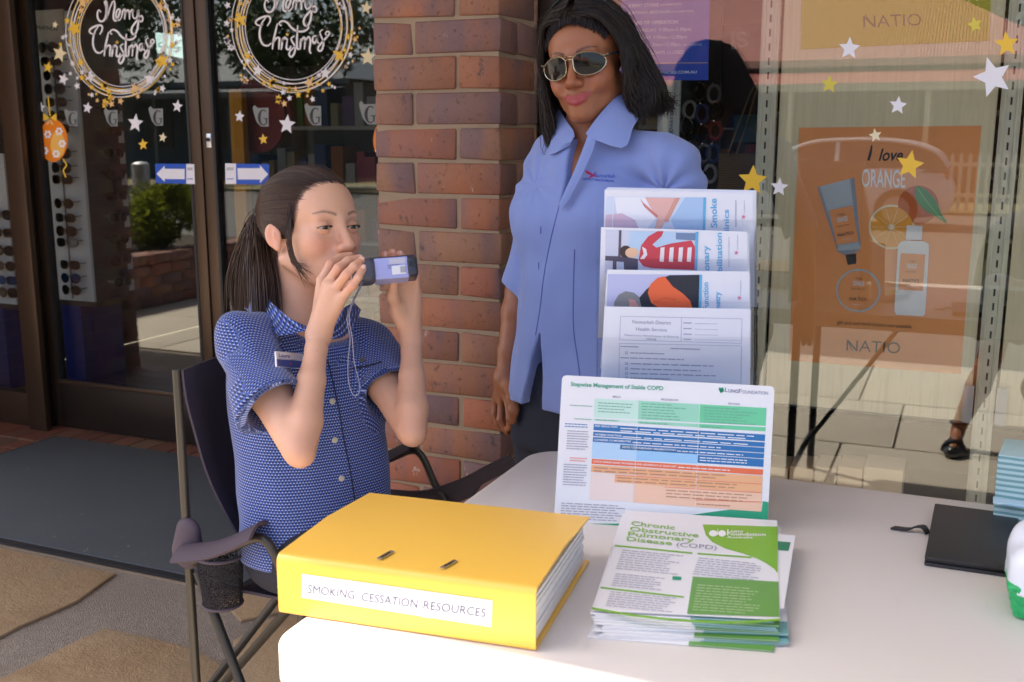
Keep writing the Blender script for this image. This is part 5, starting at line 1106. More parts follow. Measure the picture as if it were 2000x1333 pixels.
# top tier: quitting smoking
ob, pp = sheets(1.675, [(1181, 371), (1471, 377), (1469, 600), (1176, 600)], 'leaflet with pale cigarette photo in the top tier', 4, (3, -1.2), 'top holder tier')
c_ = [flat('photo_' + k_, srgb(*v_), .5) for k_, v_ in (('sky', (206, 220, 246)), ('skin', (226, 180, 176)), ('pinkish', (214, 188, 214)), ('bright', (232, 236, 250)), ('red', (206, 128, 128)), ('skin_shade', (214, 158, 146)), ('blue', (168, 200, 240)))]
pp.poly(c_[0], [(1184, 384), (1378, 386), (1376, 452), (1182, 450)]); pp.poly(c_[6], [(1338, 386), (1378, 386), (1376, 452), (1320, 452), (1310, 430)], .5); pp.poly(c_[3], [(1200, 385), (1262, 386), (1290, 415), (1262, 450), (1230, 450), (1205, 420)], .5)
pp.poly(c_[1], [(1260, 386), (1325, 387), (1318, 408), (1300, 432), (1290, 450), (1278, 448), (1284, 424), (1270, 405)], 1); pp.poly(c_[4], [(1250, 388), (1256, 396), (1286, 422), (1282, 426), (1258, 404)], 1.5); pp.poly(c_[5], [(1318, 387), (1328, 387), (1304, 434), (1296, 432)], 1.5)
pp.poly(c_[2], [(1183, 420), (1215, 417), (1240, 430), (1250, 452), (1182, 450)], 1); pp.poly(mCy, [(1374, 386), (1379, 386), (1377, 452), (1372, 452)], 2); pp.line(mBluW, [(1198, 384), (1196, 450)], 2, 2)
pp.text(mCy, 'to Smoke', (1401, 470), (1399, 388), 13, 1, bold=.02); pp.text(mCy, 'Clinics', (1424, 468), (1423, 410), 11, 1, bold=.015); pp.greek(mTxt, 1436, 392, 1440, 12, 4.4, 3.0, 0, 1, seed=3, ragged=0); pp.poly(mPink, star_pts(1452, 424, 5, .2), 1); pp.greek(mTxt, 1453, 392, 1456, 6, 4.4, 3.2, 0, 1, ragged=0); pp.build(ob)
# second tier: rehabilitation
ob, pp = sheets(1.645, [(1174, 444), (1459, 453), (1462, 660), (1168, 660)], 'leaflet with a photo of exercise in the second tier from the top', 4, (2, 1.0), 'second holder tier')
c_ = [flat('photo_' + k_, srgb(*v_), .5) for k_, v_ in (('room', (202, 208, 232)), ('window', (178, 208, 240)), ('furniture', (88, 82, 104)), ('jumper', (204, 68, 84)), ('stripe', (232, 226, 236)), ('face', (232, 190, 160)), ('dark_hair', (66, 50, 52)), ('shadow_blue', (112, 136, 178)))]
pp.poly(c_[0], [(1183, 449), (1362, 453), (1359, 534), (1181, 534)]); pp.poly(c_[1], [(1230, 452), (1340, 454), (1330, 500), (1225, 505)], .3); pp.poly(c_[2], [(1209, 450), (1214, 450), (1212, 504), (1207, 504)], .5); pp.poly(c_[2], [(1182, 500), (1212, 501), (1246, 506), (1246, 534), (1219, 534), (1218, 512), (1204, 511), (1204, 534), (1196, 534), (1197, 510), (1182, 509)], .5)
pp.poly(c_[7], [(1320, 455), (1361, 456), (1360, 470), (1320, 468)], .5); pp.poly(c_[3], [(1252, 480), (1266, 462), (1284, 452), (1296, 452), (1292, 462), (1274, 478), (1282, 484), (1310, 476), (1350, 470), (1358, 484), (1358, 528), (1310, 526), (1272, 524), (1256, 520), (1247, 508)], 1)
for x in (1290, 1308, 1326, 1343): pp.poly(c_[4], [(x, 484), (x + 8, 483), (x + 6, 512), (x - 2, 511)], 1.4)
pp.poly(c_[4], [(1254, 482), (1262, 487), (1264, 498), (1258, 506), (1250, 506), (1257, 496)], 1.4); pp.ell(c_[6], 1222, 492, 12, 12, 1); pp.ell(c_[5], 1234, 494, 13, 10, 1.3); pp.poly(mCy, [(1358, 453), (1364, 453), (1361, 534), (1356, 534)], 2)
pp.text(mCy, 'Pulmonary', (1386, 570), (1384, 480), 12, 1, bold=.02); pp.text(mCy, 'Rehabilitation', (1411, 575), (1409, 455), 11, 1, bold=.02); pp.greek(mTxt, 1423, 464, 1426, 14, 4.2, 3.0, 0, 1, ragged=0); pp.poly(mPink, star_pts(1438, 494, 5, .2), 1); pp.greek(mTxt, 1440, 460, 1443, 7, 4.2, 3.2, 0, 1, ragged=0); pp.build(ob)
# third tier: lung function
ob, pp = sheets(1.615, [(1186, 527), (1463, 531), (1464, 720), (1172, 720)], 'leaflet with a photo of a grey haired man in the third tier', 4, (1, 1.0), 'third holder tier')
c_ = [flat('photo_' + k_, srgb(*v_), .5) for k_, v_ in (('lilac', (186, 192, 232)), ('jacket', (34, 40, 56)), ('orange_cloth', (232, 104, 62)), ('grey_hair', (132, 134, 140)), ('ear', (206, 150, 146)), ('orange_shade', (206, 84, 52)))]
pp.poly(c_[0], [(1187, 536), (1368, 537), (1366, 610), (1185, 608)]); pp.poly(c_[1], [(1308, 538), (1366, 537), (1364, 610), (1254, 608), (1240, 592), (1262, 566), (1286, 546)], .5); pp.poly(c_[2], [(1298, 540), (1314, 560), (1334, 574), (1348, 588), (1353, 606), (1292, 605), (1272, 592), (1265, 572), (1270, 556), (1284, 543)], 1)
pp.line(c_[5], [(1276, 590), (1300, 582), (1320, 586)], 1.2, 1.5); pp.poly(c_[3], [(1200, 590), (1208, 576), (1222, 569), (1238, 572), (1248, 580), (1254, 606), (1226, 600), (1198, 600)], 1); pp.poly(c_[4], [(1228, 584), (1240, 586), (1252, 608), (1230, 607)], 1.4); pp.poly(mCy, [(1366, 537), (1371, 537), (1369, 612), (1364, 612)], 2)
pp.text(mCy, 'Lung Function', (1384, 640), (1383, 552), 11, 1, bold=.02); pp.text(mCy, 'Spirometry', (1407, 640), (1406, 570), 11, 1, bold=.02); pp.poly(mPink, star_pts(1444, 582, 5, .2), 1); pp.greek(mTxt, 1446, 548, 1449, 7, 4.4, 3.2, 0, 1, ragged=0); pp.build(ob)
# lowest tier: referral form
ob, pp = sheets(1.585, [(1181, 599), (1465, 604), (1463, 800), (1170, 800)], 'printed white referral form in the lowest tier', 3, (1, 1.0), 'lowest holder tier')
mLn = flat('form_line', srgb(178, 182, 210), .6); mFt = flat('form_type', srgb(148, 150, 178), .6)
for a, b_ in (((1212, 618), (1449, 623)), ((1212, 618), (1210, 664)), ((1210, 664), (1448, 671)), ((1449, 623), (1448, 671)), ((1331, 622), (1330, 668)), ((1210, 671), (1448, 676)), ((1210, 671), (1208, 760)), ((1448, 676), (1447, 760))): pp.line(mLn, [a, b_], 1.0, .5)
for s_, a, b_, h in (('Numurkah District', (1235, 632), (1310, 634), 7), ('Health Service', (1242, 646), (1302, 648), 7), ('Respiratory Identification & Referral', (1220, 656), (1325, 660), 3.6), ('MR48', (1262, 664), (1281, 665), 3.6)): pp.text(mFt, s_, a, b_, h, 1)
for y in (630, 641, 652, 662): pp.greek(mFt, 1335, y, 1352, 1, 3, 1.8, .02, 1, ragged=0); pp.line(mLn, [(1356, y + 2), (1448 if y > 655 else 1402, y + 3)], .8, 1)
pp.greek(mFt, 1212, 676, 1250, 1, 3, 1.8, .03, 1); pp.greek(mFt, 1310, 680, 1372, 1, 3, 1.8, .03, 1); pp.greek(mFt, 1212, 698, 1340, 1, 3, 1.8, .03, 1)
for j, (y, x1) in enumerate(((687, 1300), (708, 1395), (718, 1375), (727, 1400), (736, 1310), (746, 1380))): pp.quad(mFt, 1221, y, 1226, y + 5, 1); pp.quad(mBluW, 1222, y + 1, 1225, y + 4, 1.5); pp.greek(mFt, 1231, y + 1.5, x1, 1, 3, 1.8, .03, 1, seed=j, ragged=.05)
pp.build(ob)

# ---------------------------------------------------------------- black phone case with strap, striped box, tissue packet
ph = thing('phone_case', 'black closed phone case with a wrist strap near the right end of the table', 'phone case', PZ(1870, 1040, TZ))
zc = TZ + .014; q = [PZ(x, y, zc) for x, y in ((1826, 983), (1990, 1004), (1985, 1112), (1806, 1087))]; c4q = sum(q) / 4
def inset(q, f): return [p + (c4q - p) * f for p in q]
mCase = mat('black_leather', (.022, .022, .026), .42, .15, 60, .25, 500)
MB().prism([p - [0, 0, .0135] for p in q], (0, 0, .0045)).build('lower_cover', mCase, ph, bevel=.002); MB().prism([p - [0, 0, .0088] for p in inset(q, .03)], (0, 0, .0042)).build('phone_body', mat('dark_glass', (.01, .01, .012), .2, 0), ph, bevel=.001); MB().prism([p - [0, 0, .0044] for p in q], (0, 0, .0044)).build('upper_cover', mCase, ph, bevel=.002)
sp = arc([PZ(x, y, TZ + z) for x, y, z in ((1812, 1040, .006), (1804, 1028, .012), (1790, 1027, .011), (1775, 1032, .006), (1744, 1029, .004))], 20); b = MB(); sd = np.array([.006, .010, 0]); b.grid([[p - sd * .5 for p in sp], [p + sd * .5 for p in sp]]); b.grid([[p + sd * .5 - [0, 0, .003] for p in sp], [p - sd * .5 - [0, 0, .003] for p in sp]])
for s_ in (-.5, .5): b.grid([[p + sd * s_ for p in sp], [p + sd * s_ - [0, 0, .003] for p in sp]])
b.build('wrist_strap', mCase, ph, smooth=True)
n = NT('teal_stripes'); wv = n.n('TexWave', bands_direction='Z', wave_profile='SIN'); wv.inputs['Scale'].default_value = 38; wv.inputs['Distortion'].default_value = .6; n.l(n.coord(), wv.inputs['Vector']); n.bsdf(n.ramp(wv.outputs[0], [(.3, srgb(108, 156, 160)), (.6, srgb(176, 206, 208))]), .6); mStr = n.m
n = NT('blue_stripes'); wv = n.n('TexWave', bands_direction='Y', wave_profile='SIN'); wv.inputs['Scale'].default_value = 60; wv.inputs['Distortion'].default_value = .6; n.l(n.coord(), wv.inputs['Vector']); n.bsdf(n.ramp(wv.outputs[0], [(.3, srgb(146, 190, 214)), (.6, srgb(190, 214, 226))]), .6); mStr2 = n.m
bx = thing('striped_box', 'box wrapped in fine teal and white stripes at the right table end', 'box', PZ(1990, 1000, TZ))
bt = PZ(1938, 1032, TZ); uu = np.array([.14, -.01, 0]); vv = np.array([.012, .10, 0])
MB().obox(bt + [0, 0.02, .0005], uu, vv, (0, .012, .105)).build('box_body', mStr, bx, bevel=.003)
MB().obox(bt + [-.002, .004, .0665 - .03], uu * 1.02, np.array([0, .018, .003]), (0, 0, .003)).build('box_flap', mStr2, bx, bevel=.001)
tp = thing('tissue_packet', 'green plastic tray with a white wrapped packet at the right edge of the table', 'packet', PZ(1960, 1120, TZ))
F = Field((-.02, 1.30, TZ - .005), (.24, 1.62, TZ + .12), .003); c0 = PZ(1990, 1130, TZ + .045) + np.array([.06, .02, 0])
def tray(X, Y, Z):
    t_ = np.clip((Z - TZ) / .05, 0, 1); hx, hy = .064 + .012 * t_, .042 + .010 * t_; qx, qy = np.abs(X - c0[0]) - hx + .012, np.abs(Y - c0[1]) - hy + .012
    d = np.sqrt(np.maximum(qx, 0) ** 2 + np.maximum(qy, 0) ** 2) + np.minimum(np.maximum(qx, qy), 0) - .012; return np.maximum(d, np.maximum(TZ + .001 - Z, Z - TZ - .046)).astype(np.float32)
F.func(tray, (-.02, 1.3, TZ - .005), (.24, 1.62, TZ + .06)); F.func(lambda X, Y, Z: np.maximum(tray(X, Y, Z) + .003, TZ + .004 - Z).astype(np.float32), (-.02, 1.3, TZ), (.24, 1.62, TZ + .06), 0, 'sub')
V, Q = F.surface(0); np_mesh('tray', V, Q, mat('green_plastic', srgb(30, 172, 100), .35, .06), tp)
F = Field((-.04, 1.28, TZ - .005), (.24, 1.62, TZ + .15), .003); F.func(lambda X, Y, Z: (np.sqrt(np.maximum(np.abs(X - c0[0]) - .048, 0) ** 2 + np.maximum(np.abs(Y - c0[1]) - .026, 0) ** 2 + np.maximum(np.abs(Z - TZ - .048) - .018, 0) ** 2) - .024).astype(np.float32), c0 - .12, c0 + .12); F.ell(c0 + [-.02, .02, .045], (.045, .03, .02), np.eye(3), .02); F.displace(lambda X, Y, Z: folds(X, Y, Z, 31, .0016, 45) + folds(X, Y, Z, 33, .0010, 140)); F.cut((0, 0, TZ + .033), (0, 0, -1))
V, Q = F.surface(1); np_mesh('white_wrap', V, Q, mat('white_film', (.74, .77, .84), .3, .05, 20), tp)

# ================================================================ folding camp chair
mFab = mat('black_canvas', srgb(62, 54, 66), .8, .12, 12, .3, 700); mTube = mat('grey_tube', srgb(72, 68, 62), .35, .1, 6, Metallic=.5); mPad = mat('plum_pad', srgb(72, 60, 72), .7, .12, 14, .2, 500); mMesh = mat('black_mesh', srgb(44, 40, 46), .8, .3, 400)
ch = thing('camp_chair', 'black canvas folding camp chair the young woman sits on', 'chair', (-1.1, 1.6, 0))
Yn, Yf = 1.40, 1.86
rp = lambda y, Y: P(345 + (375 - 345) * (y - 720) / (1333 - 720), y, Y)
t0, t1 = rp(722, Yn), rp(1010, Yn)
xr = float(t0[0]); 
def post(Yc, zt_, zb): return [(xr, Yc, zb), (xr - .004, Yc, (zt_ + zb) / 2), (xr, Yc, zt_)]
zt_ = float(t0[2]); armr = P(374, 1092, Yn - .02); armf = P(492, 1052, Yn - .06)
for Yc in (Yn, Yf):
    s_ = -1 if Yc == Yn else 1
    MB().tube([(xr, Yc, .03), (xr, Yc, zt_)], .0080, 10).build('rear_post', mTube, ch, smooth=True)
    fx = float(armf[0]); fY = Yc + s_ * .04
    MB().tube(arc([(xr + .02, Yc + s_ * .01, float(armr[2]) - .01), (xr * .3 + fx * .7, fY, float(armr[2]) * .3 + float(armf[2]) * .7 - .008), (fx + .01, fY, float(armf[2]) - .008), (fx + .05, fY, float(armf[2]) - .075), (fx + .075, fY, .58), (fx + .08, fY, .52)], 26), .0080, 10).build('front_post', mTube, ch, smooth=True)
    if s_ > 0: MB().tube([(fx + .08, fY, .53), (xr + .02, Yc, .03)], .0085, 10).build('side_leg', mBlack, ch, smooth=True); MB().tube([(xr + .01, Yc + s_ * .022, .56), (fx + .10, fY, .03)], .0085, 10).build('side_leg', mBlack, ch, smooth=True)
    else:
        MB().tube([P(386, 1116, Yn - .025), (fx + .10, fY, .03)], .0085, 10).build('side_leg', mBlack, ch, smooth=True)
        for a_, f_ in ((P(548, 1160, 1.60), PZ(302, 1480, .02)), (P(588, 1162, 1.44), PZ(322, 1466, .02))): MB().tube([a_, f_], .0085, 10).build('splayed_leg', mBlack if a_[1] > 1.5 else mTube, ch, smooth=True); MB().tube([f_ - [0, 0, .018], f_ + [0, 0, .012]], [.016, .013], 10).build('foot', mGasket, ch, smooth=True)
    for x_, y_ in ((xr + .02, Yc), (fx + .10, fY), (xr, Yc)): MB().tube([(x_, y_, .002), (x_, y_, .035)], [.016, .013], 10).build('foot', mGasket, ch, smooth=True)
    # arm fabric
    rows = []
    for t_ in np.linspace(0, 1, 10):
        p = np.array([xr + .005 + (fx - xr + .0) * t_, Yc + s_ * .02 + (fY - Yc - s_ * .02) * t_, float(armr[2]) + (float(armf[2]) - float(armr[2])) * t_ + .012 - .012 * math.sin(math.pi * t_)])
        rows.append([p + [0, (k - 3) * .011, .010 - .0022 * (k - 3) ** 2] for k in range(7)])
    ring_loft('arm_rest', rows, mPad if Yc == Yn else mFab, ch, .005)
    pc = np.array([xr + .008, Yc + s_ * .005, float(armr[2]) + .028]); S_ = Field(pc - .10, pc + .10, .004); S_.cone(pc + [-.004, 0, -.022], pc + [0, 0, .016], .034, .026, .01, 'add', (np.array([0, 1., 0]), .5)); V, Q = S_.surface(1); np_mesh('arm_joint_cover', V, Q, mPad, ch)
MB().tube([(xr + .02, Yn, .03), (fx + .10, Yf + .04, .50)], .0085, 10).build('cross_leg', mBlack, ch, smooth=True); MB().tube([(xr + .02, Yf, .03), (fx + .10, Yn - .04, .50)], .0085, 10).build('cross_leg', mBlack, ch, smooth=True)
MB().tube([(fx + .09, Yn - .04, .03), (fx + .085, Yf + .04, .52)], .0085, 10).build('cross_leg', mBlack, ch, smooth=True); MB().tube([(fx + .085, Yf + .04, .03), (fx + .09, Yn - .04, .52)], .0085, 10).build('cross_leg', mBlack, ch, smooth=True)
rows = []      # back panel slung between the rear posts, narrowing towards the seat
for t_ in np.linspace(0, 1, 16):
    z = zt_ - (zt_ - .555) * t_; row = []
    for k in range(13):
        s_ = k / 12; pinch = .07 * max(0, t_ - .15) ** 1.2; yy = Yn + pinch + (Yf - Yn - 2 * pinch) * s_; sag = -.055 * math.sin(math.pi * s_) * (1 - .2 * t_) + .20 * t_ * t_ * .55 + .005 * math.sin(9 * s_ + 5 * t_) * math.sin(7 * t_)
        row.append((xr + .012 + sag, yy, z - .012 * math.sin(math.pi * s_) * (1 - t_)))
    rows.append(row)
ring_loft('back_panel', rows, mFab, ch, .004)
rows = []
for t_ in np.linspace(0, 1, 10): rows.append([(xr + .10 + (fx + .08 - xr - .10) * t_, Yn + .0 + (Yf - Yn) * k / 10, .562 - .030 * math.sin(math.pi * k / 10) * (1 - .3 * t_)) for k in range(11)])
ring_loft('seat', rows, mFab, ch, .005)
rows = [[rows_[j] for j in (0, 0)] for rows_ in rows[:0]]
cup = P(432, 1120, Yn - .02); b = MB(); nn_ = 20; L0 = [cup + np.array([.040 * math.cos(a), .040 * math.sin(a), .035]) for a in np.linspace(0, 2 * math.pi, nn_)]; L1 = [cup + np.array([.034 * math.cos(a), .034 * math.sin(a), -.055]) for a in np.linspace(0, 2 * math.pi, nn_)]; b.grid([L0, L1]); b.poly(L1[:-1])
n = NT('cup_net'); ck = n.n('TexVoronoi'); ck.inputs['Scale'].default_value = 420; n.l(n.coord(), ck.inputs['Vector']); t1_ = n.n('BsdfTransparent'); d1_ = n.n('BsdfDiffuse'); d1_.inputs[0].default_value = (.03, .028, .032, 1); m1_ = n.n('MixShader'); n.l(n.math('LESS_THAN', ck.outputs['Distance'], .42), m1_.inputs[0]); n.l(d1_.outputs[0], m1_.inputs[1]); n.l(t1_.outputs[0], m1_.inputs[2]); n.l(m1_.outputs[0], n.out.inputs[0])
b.build('cup_net', n.m, ch, smooth=True); MB().tube(L1, .0028, 6, cap=False).build('net_rim', mPad, ch, smooth=True); MB().tube(L0, .003, 6, cap=False).build('net_rim', mPad, ch, smooth=True)
# far strap sagging towards the table end
sp = arc([P(x, y, 1.90) for x, y in ((735, 948), (760, 953), (830, 956), (900, 935), (960, 905), (1000, 885))], 24); rows = [[p + np.array([0, .012 * (k - 1), -.011 * k * (1.6 if 4 < i < 16 else 1.1)]) for k in range(4)] for i, p in enumerate(sp)]
ring_loft('far_arm_sling', rows, mFab, ch, .004)
# ================================================================ the breathing monitor held to her mouth
def device():
    d = thing('breathing_monitor', 'grey and lavender handheld breathing monitor held to the young woman\'s mouth', 'monitor', P(750, 530, 1.53))
    c = P(757, 529, 1.535); ax = np.array([.84, .54, .0]); ax /= np.linalg.norm(ax); ax = ax + np.array([0, 0, .06]); ax /= np.linalg.norm(ax); fr_ = np.cross(ax, (0, 0, 1.0)); fr_ /= np.linalg.norm(fr_); up_ = np.cross(fr_, ax); up_ = up_ if up_[2] > 0 else -up_
    fr_ = fr_ if fr_ @ (EYE - c) > 0 else -fr_; fr_ = fr_ * math.cos(.30) + up_ * math.sin(.30); up_ = np.cross(ax, fr_); up_ = up_ if up_[2] > 0 else -up_
    W = lambda a, b, e: c + ax * a + fr_ * b + up_ * e
    mGr = mat('slate_plastic', srgb(74, 78, 94), .38, .05); mLv = mat('lavender_plastic', srgb(160, 166, 222), .4, .04); mDk = mat('charcoal_plastic', srgb(44, 46, 60), .35, .05); mWp = mat('white_plastic', srgb(222, 224, 232), .35, .03)
    def rbox(a0, a1, b0, b1, e0, e1, m, name, r=.006):
        b = MB().obox(W(a0, b0, e0), ax * (a1 - a0), fr_ * (b1 - b0), up_ * (e1 - e0)); return b.build(name, m, d, bevel=r, seg=4)
    F = Field(c - .11, c + .11, .002)
    def body(X, Y, Z):
        x, y, z = X - c[0], Y - c[1], Z - c[2]; a = x * ax[0] + y * ax[1] + z * ax[2]; b_ = x * fr_[0] + y * fr_[1] + z * fr_[2]; e_ = x * up_[0] + y * up_[1] + z * up_[2]
        q = [np.abs(a + .040) - .020 + .012, np.abs(b_ - .002) - .030 + .012, np.abs(e_) - .0205 + .012]; return (np.sqrt(sum(np.maximum(v, 0) ** 2 for v in q)) + np.minimum(np.maximum(np.maximum(q[0], q[1]), q[2]), 0) - .012).astype(np.float32)
    F.func(body, c - .1, c + .1); V, Q = F.surface(1); np_mesh('grip', V, Q, mGr, d)
    rbox(-.022, .034, -.030, .0265, -.0185, .0175, mLv, 'front_shell', .003); rbox(.030, .050, -.030, .0275, -.0175, .0170, mDk, 'end_cap', .008)
    rbox(-.052, .046, -.027, .020, .0150, .0205, mDk, 'screen_panel', .002)
    rbox(.006, .029, .0262, .0282, -.0125, .0025, mWp, 'slide_switch', .0012); rbox(.020, .029, .0280, .0286, -.0100, .0005, mat('grille_grey', srgb(160, 162, 176), .5, .2, 900), 'switch_grip', .0003)
    rbox(.002, .030, .0262, .0269, .0055, .0150, flat('sticker_grey', srgb(186, 186, 206)), 'rating_label', .0002)
    MB().tube([W(.040, .0270, .004), W(.040, .0292, .004)], .0052, 16).build('socket', mGasket, d)
    pl = Plane(W(0, .0271, 0), fr_); pp = Print(pl, .0002); pp.greek(flat('label_ink', srgb(110, 112, 150)), 757, 518, 782, 3, 3.2, 1.2, -.08); pp.build(d)
    b = MB(); mo = WA(.092, 0, -.066); e_ = W(-.050, -.022, 0); b.tube([mo, mo * .4 + e_ * .6, e_], [.0105, .012, .014], 16); b.build('mouthpiece', mWp, d, smooth=True)
    # wrist cord hanging down
    cd_ = arc([W(-.045, .024, -.019), P(679, 615, 1.40), P(684, 660, 1.395), P(680, 705, 1.385), P(681, 745, 1.38), P(690, 772, 1.375), P(701, 768, 1.378), P(702, 748, 1.382), P(692, 708, 1.388), P(688, 660, 1.395), P(683, 612, 1.40), W(-.043, .024, -.019)], 60)
    MB().tube(cd_, .0008, 6).build('wrist_cord', mat('clear_cord', srgb(140, 136, 156), .2, .1), d, smooth=True)
device()
# ================================================================ inside the shop, behind the glass
mWhiteP = mat('white_panel', srgb(226, 226, 232), .5, .04, 4); mDarkM = mat('dark_melamine', srgb(70, 60, 56), .5, .12, 6)
mFrB = mat('frame_black', (.014, .014, .016), .2, 0); mFrT = mat('frame_tortoise', srgb(96, 54, 30), .2, .5, 160); mFrG = mat('frame_grey', srgb(110, 108, 112), .25, .1)
mLnB = mat('lens_brown', srgb(44, 26, 20), .06, .2, 20, Specular_IOR_Level=.9); mLnG = mat('lens_grey', srgb(22, 24, 26), .06, 0, Specular_IOR_Level=.9); mLnM = mat('lens_mirror_blue', srgb(28, 90, 170), .08, .5, 60, Metallic=.8)
gm = {}
def glasses_meshes(style):
    if style in gm: return gm[style]
    a, b_, pw = {'round': (.026, .022, 2.0), 'square': (.028, .019, 3.2), 'aviator': (.029, .023, 2.3)}[style]; out = {}
    t = np.linspace(0, 2 * math.pi, 28, endpoint=False)
    def sup(c, s, p): return np.sign(np.cos(t)) * np.abs(np.cos(t)) ** (2 / p) * s[0] + c, np.sign(np.sin(t)) * np.abs(np.sin(t)) ** (2 / p) * s[1]
    for sgn, nm in ((-1, 'L'), (1, 'R')):
        x, z = sup(sgn * .034, (a, b_), pw); z = z - .004 * ((x - sgn * .034) * sgn > 0) * (z < 0)
        mb = MB(); mb.poly([(xx, -.0006 + .010 * (xx / .065) ** 2, zz) for xx, zz in zip(x, z)]); mb.add([(xx, .001 + .010 * (xx / .065) ** 2, zz) for xx, zz in zip(x, z)], [tuple(range(28))[::-1]]); out['lens' + nm] = mb.mesh('lens')
    fr_ = MB()
    for sgn in (-1, 1):
        x, z = sup(sgn * .034, (a + .001, b_ + .001), pw); pts = [(xx, .010 * (xx / .065) ** 2, zz) for xx, zz in zip(x, z)]; fr_.tube(pts + [pts[0]], .0022, 6, cap=False)
    fr_.tube(arc([(-.009, 0, .006), (0, -.001, .010), (.009, 0, .006)], 7), .0020, 6)
    out['frame'] = fr_.mesh('frame')
    for sgn, nm in ((-1, 'L'), (1, 'R')):
        m2 = MB(); m2.tube(arc([(sgn * .062, .009, .008), (sgn * .066, .03, .009), (sgn * .064, .10, .006), (sgn * .061, .135, -.022)], 12), .0022, 6); out['temple' + nm] = m2.mesh('temple')
    for m_ in out.values(): m_.shade_smooth()
    gm[style] = out; return out
gcount = [0]
def sunglasses(loc, style, fm, lm, label, yaw=0, tilt=0, sc=1.0):
    g = thing('sunglasses', label, 'sunglasses', loc, 'sunglasses on the shop racks'); g.rotation_euler = (tilt, 0, yaw); g.scale = (sc,) * 3
    for k_, me in glasses_meshes(style).items():
        m_ = me.copy() if len(me.materials) and me.materials[0] != (lm if 'lens' in k_ else fm) else me
        o = bpy.data.objects.new(''.join(c for c in k_ if c.islower()), m_); COL.objects.link(o); o.parent = g
        m_.materials.clear(); m_.materials.append(lm if 'lens' in k_ else fm)
    return g
# the rack behind the left door
RY = 3.82
rk = thing('sunglasses_rack', 'white sunglasses rack standing behind the left glass door', 'display rack', P(115, 600, RY))
def rack(rk, xa_top, xb_top, ytop, xa_bot, xb_bot, ybot, Y, side):
    q = [P(xa_top, ytop, Y), P(xb_top, ytop, Y), P(xb_bot, ybot, Y), P(xa_bot, ybot, Y)]
    x0 = min(q[0][0], q[3][0]); x1 = max(q[1][0], q[2][0]); z1 = q[0][2]; z0 = q[2][2]
    MB().box((x0, Y, z0), (x1, Y + .015, z1)).build('front_panel', mWhiteP, rk)
    if side: MB().box((x1 - .012, Y + .016, z0), (x1, Y + .34, z1)).build('side_panel', mat('grey_panel', srgb(78, 74, 76), .5, .05), rk)
    MB().box((x0 + .01, Y + .02, z0 - .03), (x1, Y + .33, z0 - .001)).build('base_tray', mDarkM, rk)
    MB().box((x0 + .02, Y + .03, .06), (x0 + (x1 - x0) * .55, Y + .30, z0 - .031)).build('blue_base', mat('blue_panel', srgb(38, 48, 118), .35, .06), rk)
    for x in (x0 + .05, x1 - .05): MB().tube([(x, Y + .08, .0), (x, Y + .08, .059)], .022, 12).build('caster', mChrome, rk, smooth=True)
    MB().box((x0 + (x1 - x0) * .5 - .004, Y - .004, z0 + .01), (x0 + (x1 - x0) * .5 + .004, Y - .0005, z1 - .2)).build('spine', mFrG, rk)
    return x0, x1, z0, z1
x0, x1, z0, z1 = rack(rk, 60, 140, 26, 104, 178, 590, RY, True)
hd_ = thing('header_card', 'grey header card reading Council above the sunglasses rack', 'sign', P(90, 55, RY - .01)); MB().box((x0 - .02, RY - .012, P(60, 110, RY - .01)[2]), (x1 - .04, RY - .004, P(60, 22, RY - .01)[2])).build('card', mat('header_grey', srgb(176, 170, 166), .6, .05), hd_)
pp = Print(Plane((0, RY - .013, 0), (0, -1, 0)), .0004); pp.text(flat('header_ink', srgb(60, 60, 72)), 'Council', (50, 54), (112, 61), 11, 0, bold=.01); pp.build(hd_)
rows = [(91, 93, 'round', mFrB, mLnG, 'black round sunglasses at the very top of the white rack'), (97, 120, 'square', mFrT, mLnB, 'brown square sunglasses just under the top pair on the white rack'), (101, 147, 'round', mFrB, mLnG, 'dark round sunglasses beside the hanging white star, third row of the rack'),
        (104, 174, 'aviator', mFrG, mLnG, 'grey aviator sunglasses in the fourth row of the white rack'), (107, 200, 'square', mFrB, mLnB, 'black sunglasses with brown lenses level with the bauble string'), (110, 226, 'round', mFrB, mLnG, 'dark round sunglasses right behind the gold bauble bow'),
        (113, 252, 'square', mFrT, mLnB, 'tortoiseshell sunglasses partly hidden by the top of the bauble'), (115, 300, 'aviator', mFrG, mLnG, 'grey sunglasses hidden behind the lower half of the bauble'), (117, 328, 'aviator', mFrB, mLnG, 'dark aviators beside the bauble ribbon'), (119, 351, 'square', mFrT, mLnB, 'brown sunglasses just below the bauble ribbon'),
        (122, 398, 'round', mFrT, mLnB, 'round tortoiseshell sunglasses at the top of the lower block of four'), (125, 426, 'square', mFrB, mLnG, 'black square sunglasses second in the lower block of four'), (127, 452, 'aviator', mFrT, mLnB, 'brown aviators third in the lower block of four'), (129, 474, 'square', mFrB, mLnG, 'black narrow sunglasses at the bottom of the lower block of four'),
        (134, 518, 'square', mFrB, mLnG, 'chunky black sunglasses above the blue mirrored pair'), (136, 544, 'round', mFrB, mLnM, 'sunglasses with bright blue mirrored lenses near the foot of the rack'), (137, 567, 'round', mFrB, mLnG, 'black sunglasses in the lowest row of the white rack')]
for i, (x, y, st_, f_, l_, lb) in enumerate(rows): sunglasses(P(x, y, RY - .045), st_, f_, l_, lb, yaw=random.uniform(-.06, .06), sc=.98)
